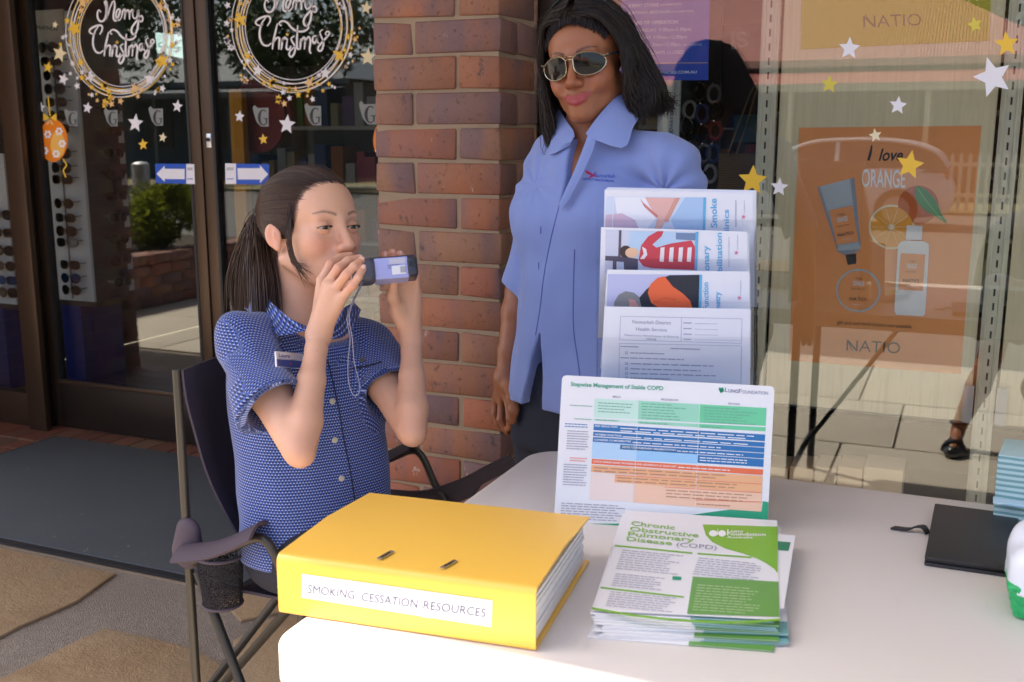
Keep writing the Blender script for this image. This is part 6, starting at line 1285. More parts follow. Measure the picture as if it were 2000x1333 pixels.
for i in range(9):      # pairs on the side face of the rack, seen edge-on
    y = 215 + i * 42; p = P(186 + i * 1.2, y, RY + .12); lb_ = ['topmost', 'second', 'third', 'fourth', 'fifth', 'sixth', 'seventh', 'eighth', 'lowest'][i]
    sunglasses((x1 + .035, p[1] + .05, p[2]), ('round', 'square', 'aviator')[i % 3], (mFrB, mFrT, mFrG)[i % 3], (mLnG, mLnB, mLnG)[i % 3], lb_ + ' pair on the side face of the white rack, seen edge-on', yaw=math.pi / 2 + random.uniform(-.1, .1), sc=1.0)
    MB().box((x1 + .004, p[1] + .115, p[2] - .055), (x1 + .006, p[1] + .15, p[2] + .0)).build('price_tag', mWhiteP, rk)
rk2 = thing('sunglasses_rack', 'second sunglasses rack behind the narrow side light at the picture edge', 'display rack', P(0, 600, 3.85)); a0, a1, b0, b1 = rack(rk2, -60, 6, 300, -50, 26, 595, 3.80, False)
for i, y in enumerate((420, 455, 490, 520, 548, 572)): sunglasses(P(2 + i * 2.4, y, 3.76), ('round', 'square', 'aviator')[i % 3], (mFrB, mFrT)[i % 2], mLnM if i == 4 else (mLnG, mLnB)[i % 2], ['uppermost', 'second', 'third', 'fourth', 'blue mirrored', 'lowest'][i] + ' pair of sunglasses on the rack behind the side light')
# shelving and stock deep in the shop
def gondola(x, y, w_, nsh, label, seed, pal):
    g = thing('shelf_unit', label, 'shelves', (x, y, 0)); r = random.Random(seed)
    MB().box((x, y + .3, 0), (x + w_, y + .33, 1.75)).build('back_board', mDarkM, g)
    stock = MB(); k_ = 0
    for s_ in range(nsh):
        z = .12 + s_ * (1.6 / nsh); MB().box((x, y, z - .02), (x + w_, y + .3, z)).build('shelf', mat('shelf_grey', srgb(170, 168, 166), .5, .05), g)
        xx = x + .01
        while xx < x + w_ - .09:
            ww = r.uniform(.03, .08); hh = r.uniform(.10, 1.25 / nsh); stock.cur = r.randrange(len(pal)); stock.box((xx, y + r.uniform(.01, .05), z + .001), (xx + ww, y + .22, z + hh)); xx += ww + r.uniform(.004, .03)
    tag(stock.build('stock', pal, g, recalc=False), kind='stuff')
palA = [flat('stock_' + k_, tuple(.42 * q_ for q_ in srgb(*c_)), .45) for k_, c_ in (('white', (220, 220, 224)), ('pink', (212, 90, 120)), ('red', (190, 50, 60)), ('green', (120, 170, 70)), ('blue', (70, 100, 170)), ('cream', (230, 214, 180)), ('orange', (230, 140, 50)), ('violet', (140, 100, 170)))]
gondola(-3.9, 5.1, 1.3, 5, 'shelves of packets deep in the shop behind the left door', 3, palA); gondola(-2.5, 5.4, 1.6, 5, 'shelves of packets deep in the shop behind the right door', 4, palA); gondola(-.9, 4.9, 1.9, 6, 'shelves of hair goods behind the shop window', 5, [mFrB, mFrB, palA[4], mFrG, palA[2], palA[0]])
tag(MB().box((P(448, 200, 4.4)[0], 4.4, .0), (P(472, 200, 4.4)[0], 4.44, P(455, 175, 4.4)[2])).build('standing_banner', flat('amber_board', srgb(206, 140, 30), .6), None), 'tall amber display board standing inside the right glass door', 'banner', None, 'thing')
rd = MB(); cc = P(505, 225, 4.5); rd.prism([(cc[0] + .16 * math.cos(a), 4.5, cc[2] + .19 * math.sin(a)) for a in np.linspace(0, 2 * math.pi, 36, endpoint=False)], (0, .02, 0)); tag(rd.build('round_sign', flat('maroon_board', srgb(120, 24, 36), .6), None), 'round maroon hanging sign inside the right glass door', 'sign', None, 'thing')
sg_ = thing('course_sign', 'lit pale sign reading Courses hanging inside the left door', 'sign', P(335, 90, 4.3)); n = NT('lit_sign'); em = n.n('Emission'); em.inputs[0].default_value = c4(srgb(196, 226, 226)); em.inputs[1].default_value = .34; n.l(em.outputs[0], n.out.inputs[0])
q = [P(303, 64, 4.3), P(372, 70, 4.3), P(374, 118, 4.3), P(307, 104, 4.3)]; MB().prism(q, (0, .02, 0)).build('light_panel', n.m, sg_); pp = Print(Plane((0, 4.298, 0), (0, -1, 0)), .001); pp.text(flat('sign_grey', srgb(90, 120, 126)), 'Courses', (309, 92), (355, 98), 10); pp.ell(flat('sign_blue', srgb(40, 130, 190)), 366, 94, 5, 8); pp.build(sg_)
# behind the shop window
pY = 2.80
n = NT('slat_wood'); vx = n.mapv(n.coord(), (26, 1, 1.1)); colr = n.ramp(n.noise(3.0, 6, .65, vx, .4), [(.3, srgb(206, 190, 158)), (.55, srgb(222, 206, 176)), (.8, srgb(196, 180, 150))]); n.bsdf(colr, .55); mSlat = n.m
mStrip = mat('strip_metal', srgb(206, 198, 180), .4, .05, 3); mSlot = flat('slot_black', (.012, .012, .012))
def strip(xt, yt, xb, yb, label):
    a, b_ = P(xt, yt, pY - .012), P(xb, yb, pY - .012); x = (a[0] + b_[0]) / 2; s = thing('shelf_strip', label, 'shelf strip', (x, pY, 1)); W_ = .046
    MB().box((x - W_ / 2, pY - .014, .256), (x + W_ / 2, pY + .012, 2.5)).build('channel', mStrip, s, bevel=.003)
    for s_ in (-1, 1): MB().box((x + s_ * .014 - .0035, pY - .018, .256), (x + s_ * .014 + .0035, pY - .0142, 2.5)).build('channel_lip', mStrip, s, bevel=.001)
    sl = MB()
    for i in range(62): sl.box((x - .0022, pY - .0146, .30 + i * .035), (x + .0022, pY - .0141, .318 + i * .035))
    tag(sl.build('slot', mSlot, s, recalc=False), kind='stuff'); return x
xs1 = strip(1508, 0, 1481, 560, 'pale slotted metal shelf strip to the left of the orange poster'); xs2 = strip(1975, 150, 1912, 960, 'pale slotted metal shelf strip to the right of the orange poster')
def back_panel(xa, xb, label):
    zb = float(P(1700, 802, pY + .02)[2]); p = thing('display_panel', label, 'panel', ((xa + xb) / 2, pY, 1.3)); MB().box((xa, pY, zb), (xb, pY + .018, 2.5)).build('board', mSlat, p, bevel=.002); return p
back_panel(xs1 + .030, xs2 - .030, 'pale wood display board carrying the orange and yellow posters'); back_panel(xs2 + .030, xs2 + .9, 'pale wood display board right of the second shelf strip'); back_panel(xs2 + .93, 5.8, 'pale wood display board far along the shop window')
for x in (-1, 1):
    a = P(1912, 790, pY - .02); MB().box((xs2 + x * .038 - .012, pY - .02, a[2] - .05), (xs2 + x * .038 + .012, pY - .0155, a[2] + .045)).build('strip_bracket', mat('grey_bracket', srgb(170, 170, 172), .5, .05), bpy.data.objects['shelf_strip.001'])
mOr = mat('poster_orange', srgb(234, 148, 88), .45, .03, 2); mYe = mat('poster_yellow', srgb(188, 172, 14), .45, .03, 2); mBk = flat('poster_black', srgb(40, 34, 32)); mSil = flat('poster_silver', srgb(176, 184, 196), .5); mSil2 = flat('poster_silver_dark', srgb(140, 148, 164), .5); mCream = flat('poster_cream', srgb(240, 222, 190)); mFlesh = flat('poster_flesh', srgb(236, 156, 50)); mLeaf = flat('poster_leaf', srgb(44, 130, 54)); mWh = flat('poster_white', srgb(226, 222, 226))
pl = Plane((0, pY - .001, 0), (0, -1, 0))
po = thing('poster', 'orange skin care poster reading I love ORANGE on the display board', 'poster', P(1720, 480, pY)); q = [pl.px(x, y) for x, y in ((1561, 250), (1917, 246), (1876, 731), (1541, 704))]; MB().prism(q, (0, -.0012, 0)).build('sheet', mOr, po)
pp = Print(pl, .0016); Z3 = lambda x, y: (1520 + x / 3.4175, 330 + y / 3.4175); py = lambda m, pts, z=0: pp.poly(m, [Z3(*p) for p in pts], z)
pp.line(mBk, arc([(1703, 284), (1700, 300), (1696, 314)], 10), np.interp(np.linspace(0, 1, 10), [0, .5, 1], [2.5, 5.5, 5])); pp.text(mBk, 'love', (1716, 314), (1764, 314), 24, 0, bold=.022, shear=.32)
v, f = text_pts('ORANGE', .02)
pp.text(mWh, 'ORANGE', (1683, 365), (1768, 367), 36, bold=.012)
py(mSil, [(262, 122), (508, 60), (552, 505), (548, 535), (510, 562), (440, 574), (395, 548), (390, 520)]); py(mSil2, [(262, 122), (280, 116), (400, 520), (395, 548), (388, 520)], 1); py(mSil2, [(395, 548), (548, 535), (510, 562), (440, 574)], 1); py(mSil2, [(480, 68), (508, 60), (552, 505), (540, 510)], .5); py(mOr, [(342, 276), (495, 246), (538, 482), (392, 508)], 2); py(mBk, [(448, 574), (520, 566), (522, 632), (466, 642)], 1)
for s_, a, b_, h, m_ in (('I love', (404, 316), (444, 308), 6, mBk), ('ORANGE', (396, 358), (466, 346), 10, mWh), ('HAND CREAM', (398, 388), (478, 374), 2.4, mBk), ('NATIO', (402, 454), (506, 436), 7, mBk), ('AUSTRALIA', (424, 478), (494, 468), 2.4, mWh)): pp.text(m_, s_, Z3(*a), Z3(*b_), h, 3, bold=.02 if h > 8 else 0)
pp.ell(mCream, *Z3(758, 388), 154 / 3.4175, 149 / 3.4175); pp.ell(mFlesh, *Z3(758, 388), 140 / 3.4175, 136 / 3.4175, 1)
for a in np.linspace(0, 2 * math.pi, 10, endpoint=False): pp.line(mCream, [Z3(758 + 16 * math.cos(a), 388 + 16 * math.sin(a)), Z3(758 + 132 * math.cos(a), 388 + 128 * math.sin(a))], .7, 2)
py(mCream, star_pts(758, 388, 30, .2, .5, 9), 3)
pp.ell(flat('poster_dark_orange', srgb(196, 92, 28)), *Z3(935, 240), 136 / 3.4175, 128 / 3.4175, .3)
py(mLeaf, [(930, 110), (990, 140), (1040, 195), (1070, 250), (1088, 300), (1125, 352), (1118, 362), (1060, 322), (990, 285), (940, 240), (915, 190), (915, 140)], 2); pp.line(flat('poster_leaf_light', srgb(120, 186, 110)), [Z3(930, 130), Z3(1000, 230), Z3(1085, 330)], 1.2, 3)
py(mWh, [(858, 376), (964, 380), (958, 474), (852, 472)], 3); py(mWh, [(840, 478), (975, 482), (1004, 500), (1008, 530), (982, 965), (965, 982), (790, 972), (776, 950), (800, 510), (815, 490)], 3); py(mOr, [(820, 562), (982, 570), (966, 812), (802, 804)], 4)
for s_, a, b_, h, m_ in (('I love', (878, 620), (916, 622), 5, mBk), ('ORANGE', (858, 662), (928, 664), 10, mWh), ('BODY CREAM', (856, 688), (922, 690), 2.4, mBk), ('NATIO', (836, 754), (938, 758), 7, mBk), ('AUSTRALIA', (848, 782), (922, 784), 2.2, mWh), ): pp.text(m_, s_, Z3(*a), Z3(*b_), h, 5, bold=.02 if h > 8 else 0)
pp.ell(mSil, *Z3(535, 812), 150 / 3.4175, 145 / 3.4175); pp.ell(mOr, *Z3(535, 812), 136 / 3.4175, 131 / 3.4175, 1)
for s_, a, b_, h, m_ in (('I love', (516, 736), (558, 738), 5, mBk), ('ORANGE', (498, 778), (574, 782), 10, mWh), ('BODY BUTTER', (490, 804), (580, 808), 2.6, mBk), ('NATIO', (476, 878), (586, 882), 7.5, mBk), ('AUSTRALIA', (498, 908), (562, 912), 2.4, mWh), ('gift sets and hand creams now available', (394, 1034), (890, 1064), 7, mBk), ('NATIO', (456, 1212), (812, 1232), 23, mBk)): pp.text(m_, s_, Z3(*a), Z3(*b_), h, 2, bold=.02 if h == 10 else -.008 if h > 20 else 0)
pp.line(mBk, [Z3(466, 1140), Z3(496, 1212)], 1.6, 2.5); pp.build(po)
py_ = thing('poster', 'yellow skin care poster cut off by the top of the picture', 'poster', P(1745, 40, pY)); q = [pl.px(x, y) for x, y in ((1570, -260), (1950, -300), (1931, 80), (1564, 97))]; MB().prism(q, (0, -.0012, 0)).build('sheet', mYe, py_); pp = Print(pl, .0016); pp.text(flat('poster_grey_type', srgb(96, 92, 40)), 'NATIO', (1687, 55), (1800, 50), 25, bold=-.006); pp.line(flat('poster_grey_type', srgb(96, 92, 40)), [(1690, 29), (1706, 53)], 1.6, 1); pp.build(py_)
# opening hours notice on the inside of the glass
gp = Plane((0, GY + .006, 0), (0, -1, 0)); bh = thing('opening_hours_notice', 'blue opening hours notice stuck inside the glass behind the standing woman', 'notice', P(1300, 60, GY)); q = [gp.px(x, y) for x, y in ((1216, -160), (1390, -166), (1383, 157), (1210, 157))]; MB().prism(q, (0, .0006, 0)).build('sheet', mat('notice_blue', srgb(16, 62, 176), .4, .03, 2), bh)
pp = Print(gp, .0006); mNW = flat('notice_white', srgb(206, 212, 236)); mNG = flat('notice_gold', srgb(196, 160, 130))
for s_, a, b_, h, bo in (('KERRY STONE', (1229, 15), (1287, 13), 6.5, 0), ('B.PHARM M.P.S', (1290, 12), (1331, 10.5), 4, 0), ('KATRINA BRENNAN', (1229, 29), (1310, 26), 6.5, 0), ('B.PHARM M.P.S', (1313, 25.5), (1355, 24), 4, 0), ('HOURS OF OPERATION', (1224, 49), (1324, 46.5), 7, .02), ('MON-FRIDAY 9.00am-5.30pm', (1222, 63.5), (1350, 60.5), 7, 0), ('SATURDAY 9.00am-12.00pm', (1222, 77.5), (1342, 75.5), 7, 0), ('SUNDAY 11.30am-12.30pm', (1222, 91.5), (1330, 90), 7, 0), ('(ALTERNATE)', (1334, 90), (1371, 89.5), 4, 0), ('PUBLIC HOLIDAYS CLOSED', (1222, 107), (1337, 105.5), 7, 0), ('GUARDIANPHARMACIES.COM.AU', (1216, 146), (1361, 143.5), 5.5, .02)): pp.text(mNW, s_, a, b_, h, bold=bo)
pp.line(mNG, [(1212, 125), (1382, 123)], 1.4); pp.build(bh)
vs_ = thing('vertical_sign', 'white upright sign lettered guardian beside the dark rack of hair goods', 'sign', P(1310, 220, 2.95)); pv = Plane((0, 2.95, 0), (0, -1, 0)); q = [pv.px(x, y) for x, y in ((1291, 40), (1333, 40), (1320, 420), (1278, 420))]; MB().prism(q, (0, .012, 0)).build('board', mat('sign_white', srgb(206, 208, 212), .5, .03), vs_); pp = Print(pv, .001); pp.text(flat('sign_navy', srgb(70, 82, 120)), 'guardian', (1312, 262), (1318, 194), 9, 0); pp.text(flat('sign_navy', srgb(70, 82, 120)), 'Pharmacy', (1318.5, 192), (1321, 162), 3.4, 0); pp.build(vs_)
pegs = thing('hair_goods_rack', 'dark rack hung with hair brushes, clips and packets behind the window', 'rack', P(1370, 260, 3.1)); q = [P(1336, -40, 3.12), P(1412, -40, 3.12), P(1402, 420, 3.12), P(1322, 420, 3.12)]; MB().prism(q, (0, .02, 0)).build('back_board', mat('rack_black', (.02, .02, .022), .6, .1), pegs)
for i, (x, y) in enumerate(((1368, 182), (1394, 184), (1370, 222), (1398, 218), (1346, 215), (1372, 262), (1396, 256), (1340, 248), (1374, 300), (1392, 300), (1350, 296), (1386, 340), (1364, 335))):
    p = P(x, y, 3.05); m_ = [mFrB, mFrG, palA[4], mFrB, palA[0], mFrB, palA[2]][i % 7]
    MB().tube([(p[0], 3.12, p[2] + .025), (p[0], 3.03, p[2] + .028)], .002, 5).build('peg', mChrome, pegs)
    b = MB(); rr = arc([(p[0] + .018 * math.cos(a), 3.055, p[2] + .024 * math.sin(a)) for a in np.linspace(0, 6.283, 9)], 24); b.tube(rr, .0055, 6, cap=False); tag(b.build('hair_tie_pack', m_, None, smooth=True), ['black', 'grey', 'blue', 'glossy black', 'white', 'dark', 'red'][i % 7] + ' hair loop hanging ' + ['at the top left', 'at the top right', 'below the top left one', 'below the top right one', 'beside the upright sign, upper', 'in the middle', 'right of the middle one', 'beside the upright sign, lower', 'low left', 'low right', 'by the shoulder of the standing woman', 'lowest right', 'lowest left'][i] + ' of the rack', 'hair loop', 'hair goods on the dark rack', 'thing')
tl = thing('toilet_sign', 'dark hanging sign with pale letters IS deep behind the shop window', 'sign', P(1445, 80, 4.2)); ps = Plane((0, 4.2, 0), (0, -1, 0)); q = [ps.px(x, y) for x, y in ((1396, 50), (1520, 45), (1515, 250), (1392, 250))]; MB().prism(q, (0, .02, 0)).build('board', mat('board_maroon', srgb(52, 34, 36), .5, .1), tl); pp = Print(ps, .002); pp.text(flat('pale_letter', srgb(196, 196, 190)), 'IS', (1429, 96), (1463, 92), 32, bold=.03); pp.build(tl)
bk_ = thing('gift_bag', 'brown woven gift bag with rope handles behind the shop window', 'bag', P(1440, 340, 3.0)); q = [P(1404, 300, 3.0), P(1478, 302, 3.0), P(1478, 470, 3.0), P(1398, 470, 3.0)]; n = NT('woven_brown'); wv = n.n('TexWave', bands_direction='Z'); wv.inputs['Scale'].default_value = 50; wv.inputs['Distortion'].default_value = 3; n.l(n.coord(), wv.inputs['Vector']); n.bsdf(n.mix(wv.outputs[0], srgb(84, 64, 48), srgb(116, 92, 68)), .8); MB().prism(q, (0, .12, 0)).build('bag_body', n.m, bk_)
for dx in (0, 16): MB().tube(arc([P(1422 + dx, 302, 2.99), P(1440 + dx, 250, 2.99), P(1478 + dx * .4, 165, 2.99), P(1490, 240, 3.05)], 16), .0028, 6).build('rope_handle', mat('rope', srgb(124, 104, 76), .8, .2, 80), bk_, smooth=True)
bt_ = MB().prism([P(x, y, 3.3) for x, y in ((1434, 225), (1484, 224), (1484, 278), (1432, 278))], (0, .1, 0)).build('teal_box', flat('box_teal', srgb(80, 128, 136), .5), None); tag(bt_, 'teal box standing behind the brown gift bag', 'box', None, 'thing')
for i, (xa, xb) in enumerate(((1505, 1548), (1550, 1596), (1598, 1640), (1642, 1690), (1692, 1768))):
    a, b_ = P(xa, 916, 2.88), P(xb, 930, 2.88); o_ = MB().box((a[0], 2.80, .256), (b_[0] - .003, 2.92, float(P(xa, 912, 2.80)[2]))).build('carton', flat('carton_peach' + str(i % 2), srgb(*((244, 208, 172), (238, 194, 156))[i % 2]), .6), None, bevel=.002); tag(o_, ['leftmost', 'second', 'middle', 'fourth', 'widest and rightmost'][i] + ' peach carton in the row along the window sill', 'carton', 'peach cartons on the window sill', 'thing')

# ================================================================ stickers on the glass
mStW = flat('sticker_white', srgb(236, 236, 246), .5); mStG = flat('sticker_gold', srgb(240, 196, 66), .5); mStC = flat('sticker_cream', srgb(238, 226, 190), .5); mStP = flat('sticker_apricot', srgb(238, 196, 136), .5); mStGP = flat('sticker_pale_gold', srgb(216, 200, 80), .5)
dP = Plane((0, DY - .0035, 0), (0, -1, 0)); wP = Plane((0, GY - .0035, 0), (0, -1, 0))
def sticker(pl, x, y, r, m, label, rot=0.0, sx=.88):
    pts = [pl.px(a, b_) for a, b_ in star_pts(x, y, r, rot, .46, 5, sx)]; o_ = MB().prism(pts, pl.n * .0005).build('star_sticker', m, None); tag(o_, label, 'sticker', 'star stickers on the shop glass', 'thing')
for a in ((107.7, 48.8, 8, mStC, 'small cream star sticker on the Council header card of the left door', .2), (117, 105, 18, mStC, 'large cream star sticker left of the left door wreath', .25), (94, 132, 12, mStG, 'gold star sticker below the large cream star on the left door', .2), (124, 155, 13, mStW, 'white star sticker between wreath and sunglasses on the left door', .3), (80, 210, 11, mStW, 'white star sticker beside the bauble string', .1), (171, 211, 12, mStW, 'white star sticker just right of the bauble on the left door', .2),
          (264.6, 241, 19, mStW, 'largest white star sticker on the left door, below the wreath', .1), (346.6, 208, 13, mStW, 'white star sticker near the right stile of the left door', .15), (279.5, 282.6, 12, mStG, 'gold star sticker below the largest white star of the left door', -.1), (318, 269, 10, mStC, 'small cream star sticker above the left arrow sticker', .2)): sticker(dP, *a[:5], rot=a[5], sx=.82)
for a in ((468, 228, 12, mStW, 'white star sticker left of the first logo on the right door', .1), (560.6, 243.6, 20, mStW, 'largest white star sticker on the right door', .1), (514.4, 272.4, 11, mStG, 'gold star sticker above the seated woman on the right door', -.1), (715.5, 15.8, 14, mStC, 'upper cream star sticker close to the brick pillar', .15), (718.8, 112, 19, mStC, 'lower cream star sticker close to the brick pillar', .05)): sticker(dP, *a[:5], rot=a[5], sx=.85)
for a in ((1659, 95, 23, mStW, 'white star sticker on the lower edge of the yellow poster', .1), (1620, 165, 19, mStGP, 'pale gold star sticker below the yellow poster', .15), (1754, 206.5, 19, mStW, 'white star sticker halfway between the two posters', .2), (1709.7, 265, 14, mStC, 'small cream star sticker above the word love', -.3), (1777, 322.6, 30, mStG, 'gold star sticker covering the end of the word ORANGE', .3), (1904, 48.6, 17, mStGP, 'pale gold star sticker on the right of the yellow poster', -.4), (1966, 86.4, 26, mStG, 'gold star sticker at the top right shelf strip', -.15),
          (1939, 151, 41, mStW, 'largest white star sticker at the right shelf strip', -.5), (1470, 353, 31, mStG, 'gold star sticker beside the top of the leaflet holder', .1), (1522, 366, 19, mStW, 'white star sticker left of the orange poster', .15)): sticker(wP, *a[:5], rot=a[5] * .6, sx=.95)
# two wreath stickers with hand lettering
MX = [[(880, 110), (862, 88), (850, 112), (850, 150), (870, 186), (905, 180), (925, 130), (926, 60), (912, 22), (926, 14), (936, 80), (930, 172)], [(930, 170), (962, 60), (990, 8), (1001, 50), (988, 130), (992, 172), (1012, 182), (1040, 120), (1046, 90), (1026, 84), (1010, 120), (1015, 166), (1036, 180), (1058, 152)], [(1058, 152), (1070, 100), (1086, 84), (1090, 112), (1084, 172)], [(1090, 118), (1110, 92), (1126, 110), (1128, 172)], [(1130, 118), (1150, 90), (1164, 106)], [(1160, 84), (1155, 140), (1174, 166), (1196, 140), (1202, 78), (1206, 160), (1196, 258), (1170, 302), (1146, 286), (1150, 238), (1186, 190), (1222, 140), (1242, 152), (1240, 182), (1226, 190), (1216, 178)],
      [(836, 290), (800, 296), (780, 272), (800, 246), (850, 224), (886, 226), (890, 262), (868, 302)], [(858, 230), (822, 290), (810, 380), (832, 446), (870, 462), (900, 440)], [(946, 280), (930, 350), (914, 430), (908, 492)], [(914, 442), (936, 402), (960, 402), (958, 450), (956, 494)], [(986, 398), (974, 496)], [(980, 432), (1000, 396), (1016, 412)], [(1022, 402), (1014, 480), (1034, 492), (1050, 462)], [(1076, 382), (1050, 402), (1060, 432), (1080, 472), (1074, 522), (1050, 554), (1034, 530), (1050, 496), (1090, 458)], [(1100, 296), (1094, 400), (1096, 480), (1112, 492)], [(976, 302), (958, 280), (984, 260), (1022, 276), (1050, 312), (1090, 342), (1140, 346), (1170, 330), (1182, 310), (1164, 298)], [(1124, 402), (1118, 492)], [(1124, 432), (1145, 394), (1156, 420), (1150, 492)], [(1155, 432), (1180, 390), (1196, 420), (1190, 500), (1202, 526)], [(1246, 382), (1220, 386), (1212, 420), (1226, 442), (1245, 412), (1251, 376), (1250, 430), (1264, 442)], [(1290, 330), (1268, 350), (1280, 392), (1296, 432), (1286, 490), (1264, 506), (1254, 480), (1280, 440), (1320, 392), (1342, 362), (1326, 344), (1310, 364), (1324, 386)]]
def wreath(cx, cy, rx, ry, tf, label, seed):
    w_ = thing('wreath_sticker', label, 'sticker', dP.px(cx, cy), 'christmas wreath stickers'); pp = Print(dP, .0006); r = random.Random(seed)
    for i in range(9):
        k_ = .80 + .026 * i; ox, oy = r.uniform(-4.5, 4.5), r.uniform(-5, 5); pts = [(cx + ox + rx * k_ * math.cos(a), cy + oy + ry * k_ * math.sin(a)) for a in np.linspace(0, 2 * math.pi, 80)]; pp.line((mStW, mStG, mStW)[i % 3], pts, 1.5, .2 * i)
    for st in MX:
        a = arc([tf(x / 4.444, y / 4.444) for x, y in st], 26); t_ = np.linspace(0, 1, 26); pp.line(mStW, a, 2.1 + 1.9 * np.sin(math.pi * t_) ** .8, 3)
    pp.poly(mStG, star_pts(*tf(1020 / 4.444, 370 / 4.444), 4, .1), 3)
    pp.build(w_, 'lettering')
    ms = [mStW, mStG, mStP, mStW, mStG]
    big = [(-.96 * rx * .86, -.10, 15, mStG), (.80, .36, 18, mStG)]
    spots = [(rx * .88 * math.cos(math.radians(a)), ry * .88 * math.sin(math.radians(a)), s_, m_) for a, s_, m_ in ((28, 17, mStG), (186, 17, mStG), (132, 13, mStW), (112, 11, mStG), (52, 13, mStW), (72, 12, mStP), (215, 12, mStP), (-30, 11, mStP), (150, 9, mStG))]
    for i in range(115):
        a = r.uniform(0, 2 * math.pi); k_ = r.choice((.84, .92, 1.0, 1.07, 1.13)) + r.uniform(-.03, .03); spots.append((rx * k_ * math.cos(a), ry * k_ * math.sin(a), r.choice((3, 4, 5, 6, 7, 8)), ms[r.randrange(5)]))
    for x, y, s_, m_ in spots:
        if cy + y < -45: continue
        pts = star_pts(cx + x, cy + y, s_, r.uniform(-.4, .4), .46, 5, .86) if s_ > 3.5 else [(cx + x + s_ * .8 * math.cos(a), cy + y + s_ * math.sin(a)) for a in np.linspace(0, 6.283, 10, endpoint=False)]
        MB().poly([dP.px(a, b_, .0032) for a, b_ in pts]).build('star', m_, w_, recalc=False)
wreath(237, 68, 103, 124, lambda x, y: (x, y), 'round Christmas wreath sticker with script lettering on the left glass door', 5)
wreath(573, 52, 117, 132, lambda x, y: (500 + (x - 175.5) * 1.142, 33 + (y - 50.6) * 1.066), 'round Christmas wreath sticker with script lettering on the right glass door', 9)
def bauble(cx, cy, label):
    b_ = thing('bauble_sticker', label, 'sticker', dP.px(cx, cy), 'bauble stickers'); pp = Print(dP, .0006); mBO = flat('bauble_orange', srgb(236, 134, 36), .4); mBL = flat('bauble_light', srgb(248, 190, 96), .4)
    pp.line(mStG, [(cx - 10, cy - 86), (cx - 6, cy - 48)], 2.6); pp.ell(mBO, cx, cy, 28, 42); pp.ell(mBL, cx + 9, cy + 8, 14, 26, 1)
    for x, y in ((-10, -12), (12, -18), (-16, 20), (6, 26), (18, 6)):
        for k_ in range(6): a = k_ * math.pi / 3; pp.ell(mStW, cx + x + 5 * math.cos(a), cy + y + 5.5 * math.sin(a), 2.6, 2.8, 2, 10)
    for s_ in (-1, 1): pp.poly(mStG, [(cx - 6, cy - 44), (cx - 6 + s_ * 13, cy - 54), (cx - 6 + s_ * 13, cy - 38)], 2); pp.poly(mStP, [(cx - 6, cy - 43), (cx - 6 + s_ * 8, cy - 30), (cx - 6 + s_ * 2, cy - 32)], 2)
    pp.line(mStG, arc([(cx + 19, cy + 36), (cx + 26, cy + 48), (cx + 20, cy + 58), (cx + 25, cy + 72)], 14), 2.6); pp.build(b_)
bauble(104, 275, 'orange bauble sticker with white snowflakes on the left door'); bauble(757, 275, 'orange bauble sticker mostly hidden behind the brick pillar')
mG1 = flat('etched_grey', srgb(132, 138, 140), .6); mG2 = flat('etched_dark', srgb(46, 44, 46), .6)
for i, (x, y, w_, lb) in enumerate(((140, 232, 18, 'faint grey G logo sticker behind the bauble on the left door'), (218, 231, 19, 'grey G logo sticker left of the big white star on the left door'), (306, 229, 20, 'grey G logo sticker right of the big white star on the left door'), (511, 229, 22, 'grey G logo sticker left of the big white star on the right door'), (613, 226, 23, 'grey G logo sticker right of the big white star on the right door'), (720, 223, 24, 'grey G logo sticker touching the brick pillar edge'))):
    h_ = w_ * .92; g_ = thing('logo_sticker', lb, 'sticker', dP.px(x, y), 'logo stickers'); pp = Print(dP, .0006)
    pp.poly(mG1, [(x - w_ * .75, y - h_ * 1.0), (x - w_ * .58, y - h_ * 1.16), (x - w_ * .45, y - h_ * .95), (x - w_ * .30, y - h_ * .86), (x + w_ * .62, y - h_ * .90), (x + w_ * .64, y + h_ * .92), (x - w_ * .05, y + h_ * .92), (x - w_ * .45, y + h_ * .45), (x - w_ * .68, y - h_ * .35), (x - w_ * .78, y - h_ * .80)])
    t_ = np.linspace(-.9, -5.3, 26); pp.line(mG2, [(x + w_ * .16 + w_ * .36 * math.cos(a), y + h_ * .05 + h_ * .72 * math.sin(a)) for a in t_], w_ * (.10 + .16 * np.abs(np.cos(t_)) ** 2 * (np.cos(t_) < 0)), 1); pp.quad(mG2, x + w_ * .18, y + h_ * .12, x + w_ * .58, y + h_ * .20, 1); pp.quad(mG2, x + w_ * .38, y + h_ * .2, x + w_ * .50, y + h_ * .66, 1); pp.build(g_)
mABl = flat('arrow_blue', srgb(22, 84, 196), .4)
ar = thing('arrow_sticker', 'blue sticker with a white arrow pointing left on the left door', 'sticker', dP.px(340, 340)); pp = Print(Plane((0, DY - .0235, 0), (0, -1, 0)), .0006)
pp.poly(mABl, [(303, 320), (364, 320.5), (364, 359.5), (305, 358)]); pp.poly(mStW, [(364, 320.5), (379.5, 321), (381, 360), (364, 359.5)]); pp.poly(mStW, [(306, 340), (322, 324), (322, 330), (361, 330.5), (361, 350.5), (322, 350), (322, 355.5)], 1); pp.greek(mG1, 366, 328, 379, 2, 3, 1.6, 0, 1); pp.greek(mABl, 366, 349, 379, 1, 3, 1.8, 0, 1); pp.build(ar)
ar = thing('arrow_sticker', 'blue sticker with a white arrow pointing right on the right door', 'sticker', dP.px(480, 340)); pp = Print(Plane((0, DY - .0235, 0), (0, -1, 0)), .0006)
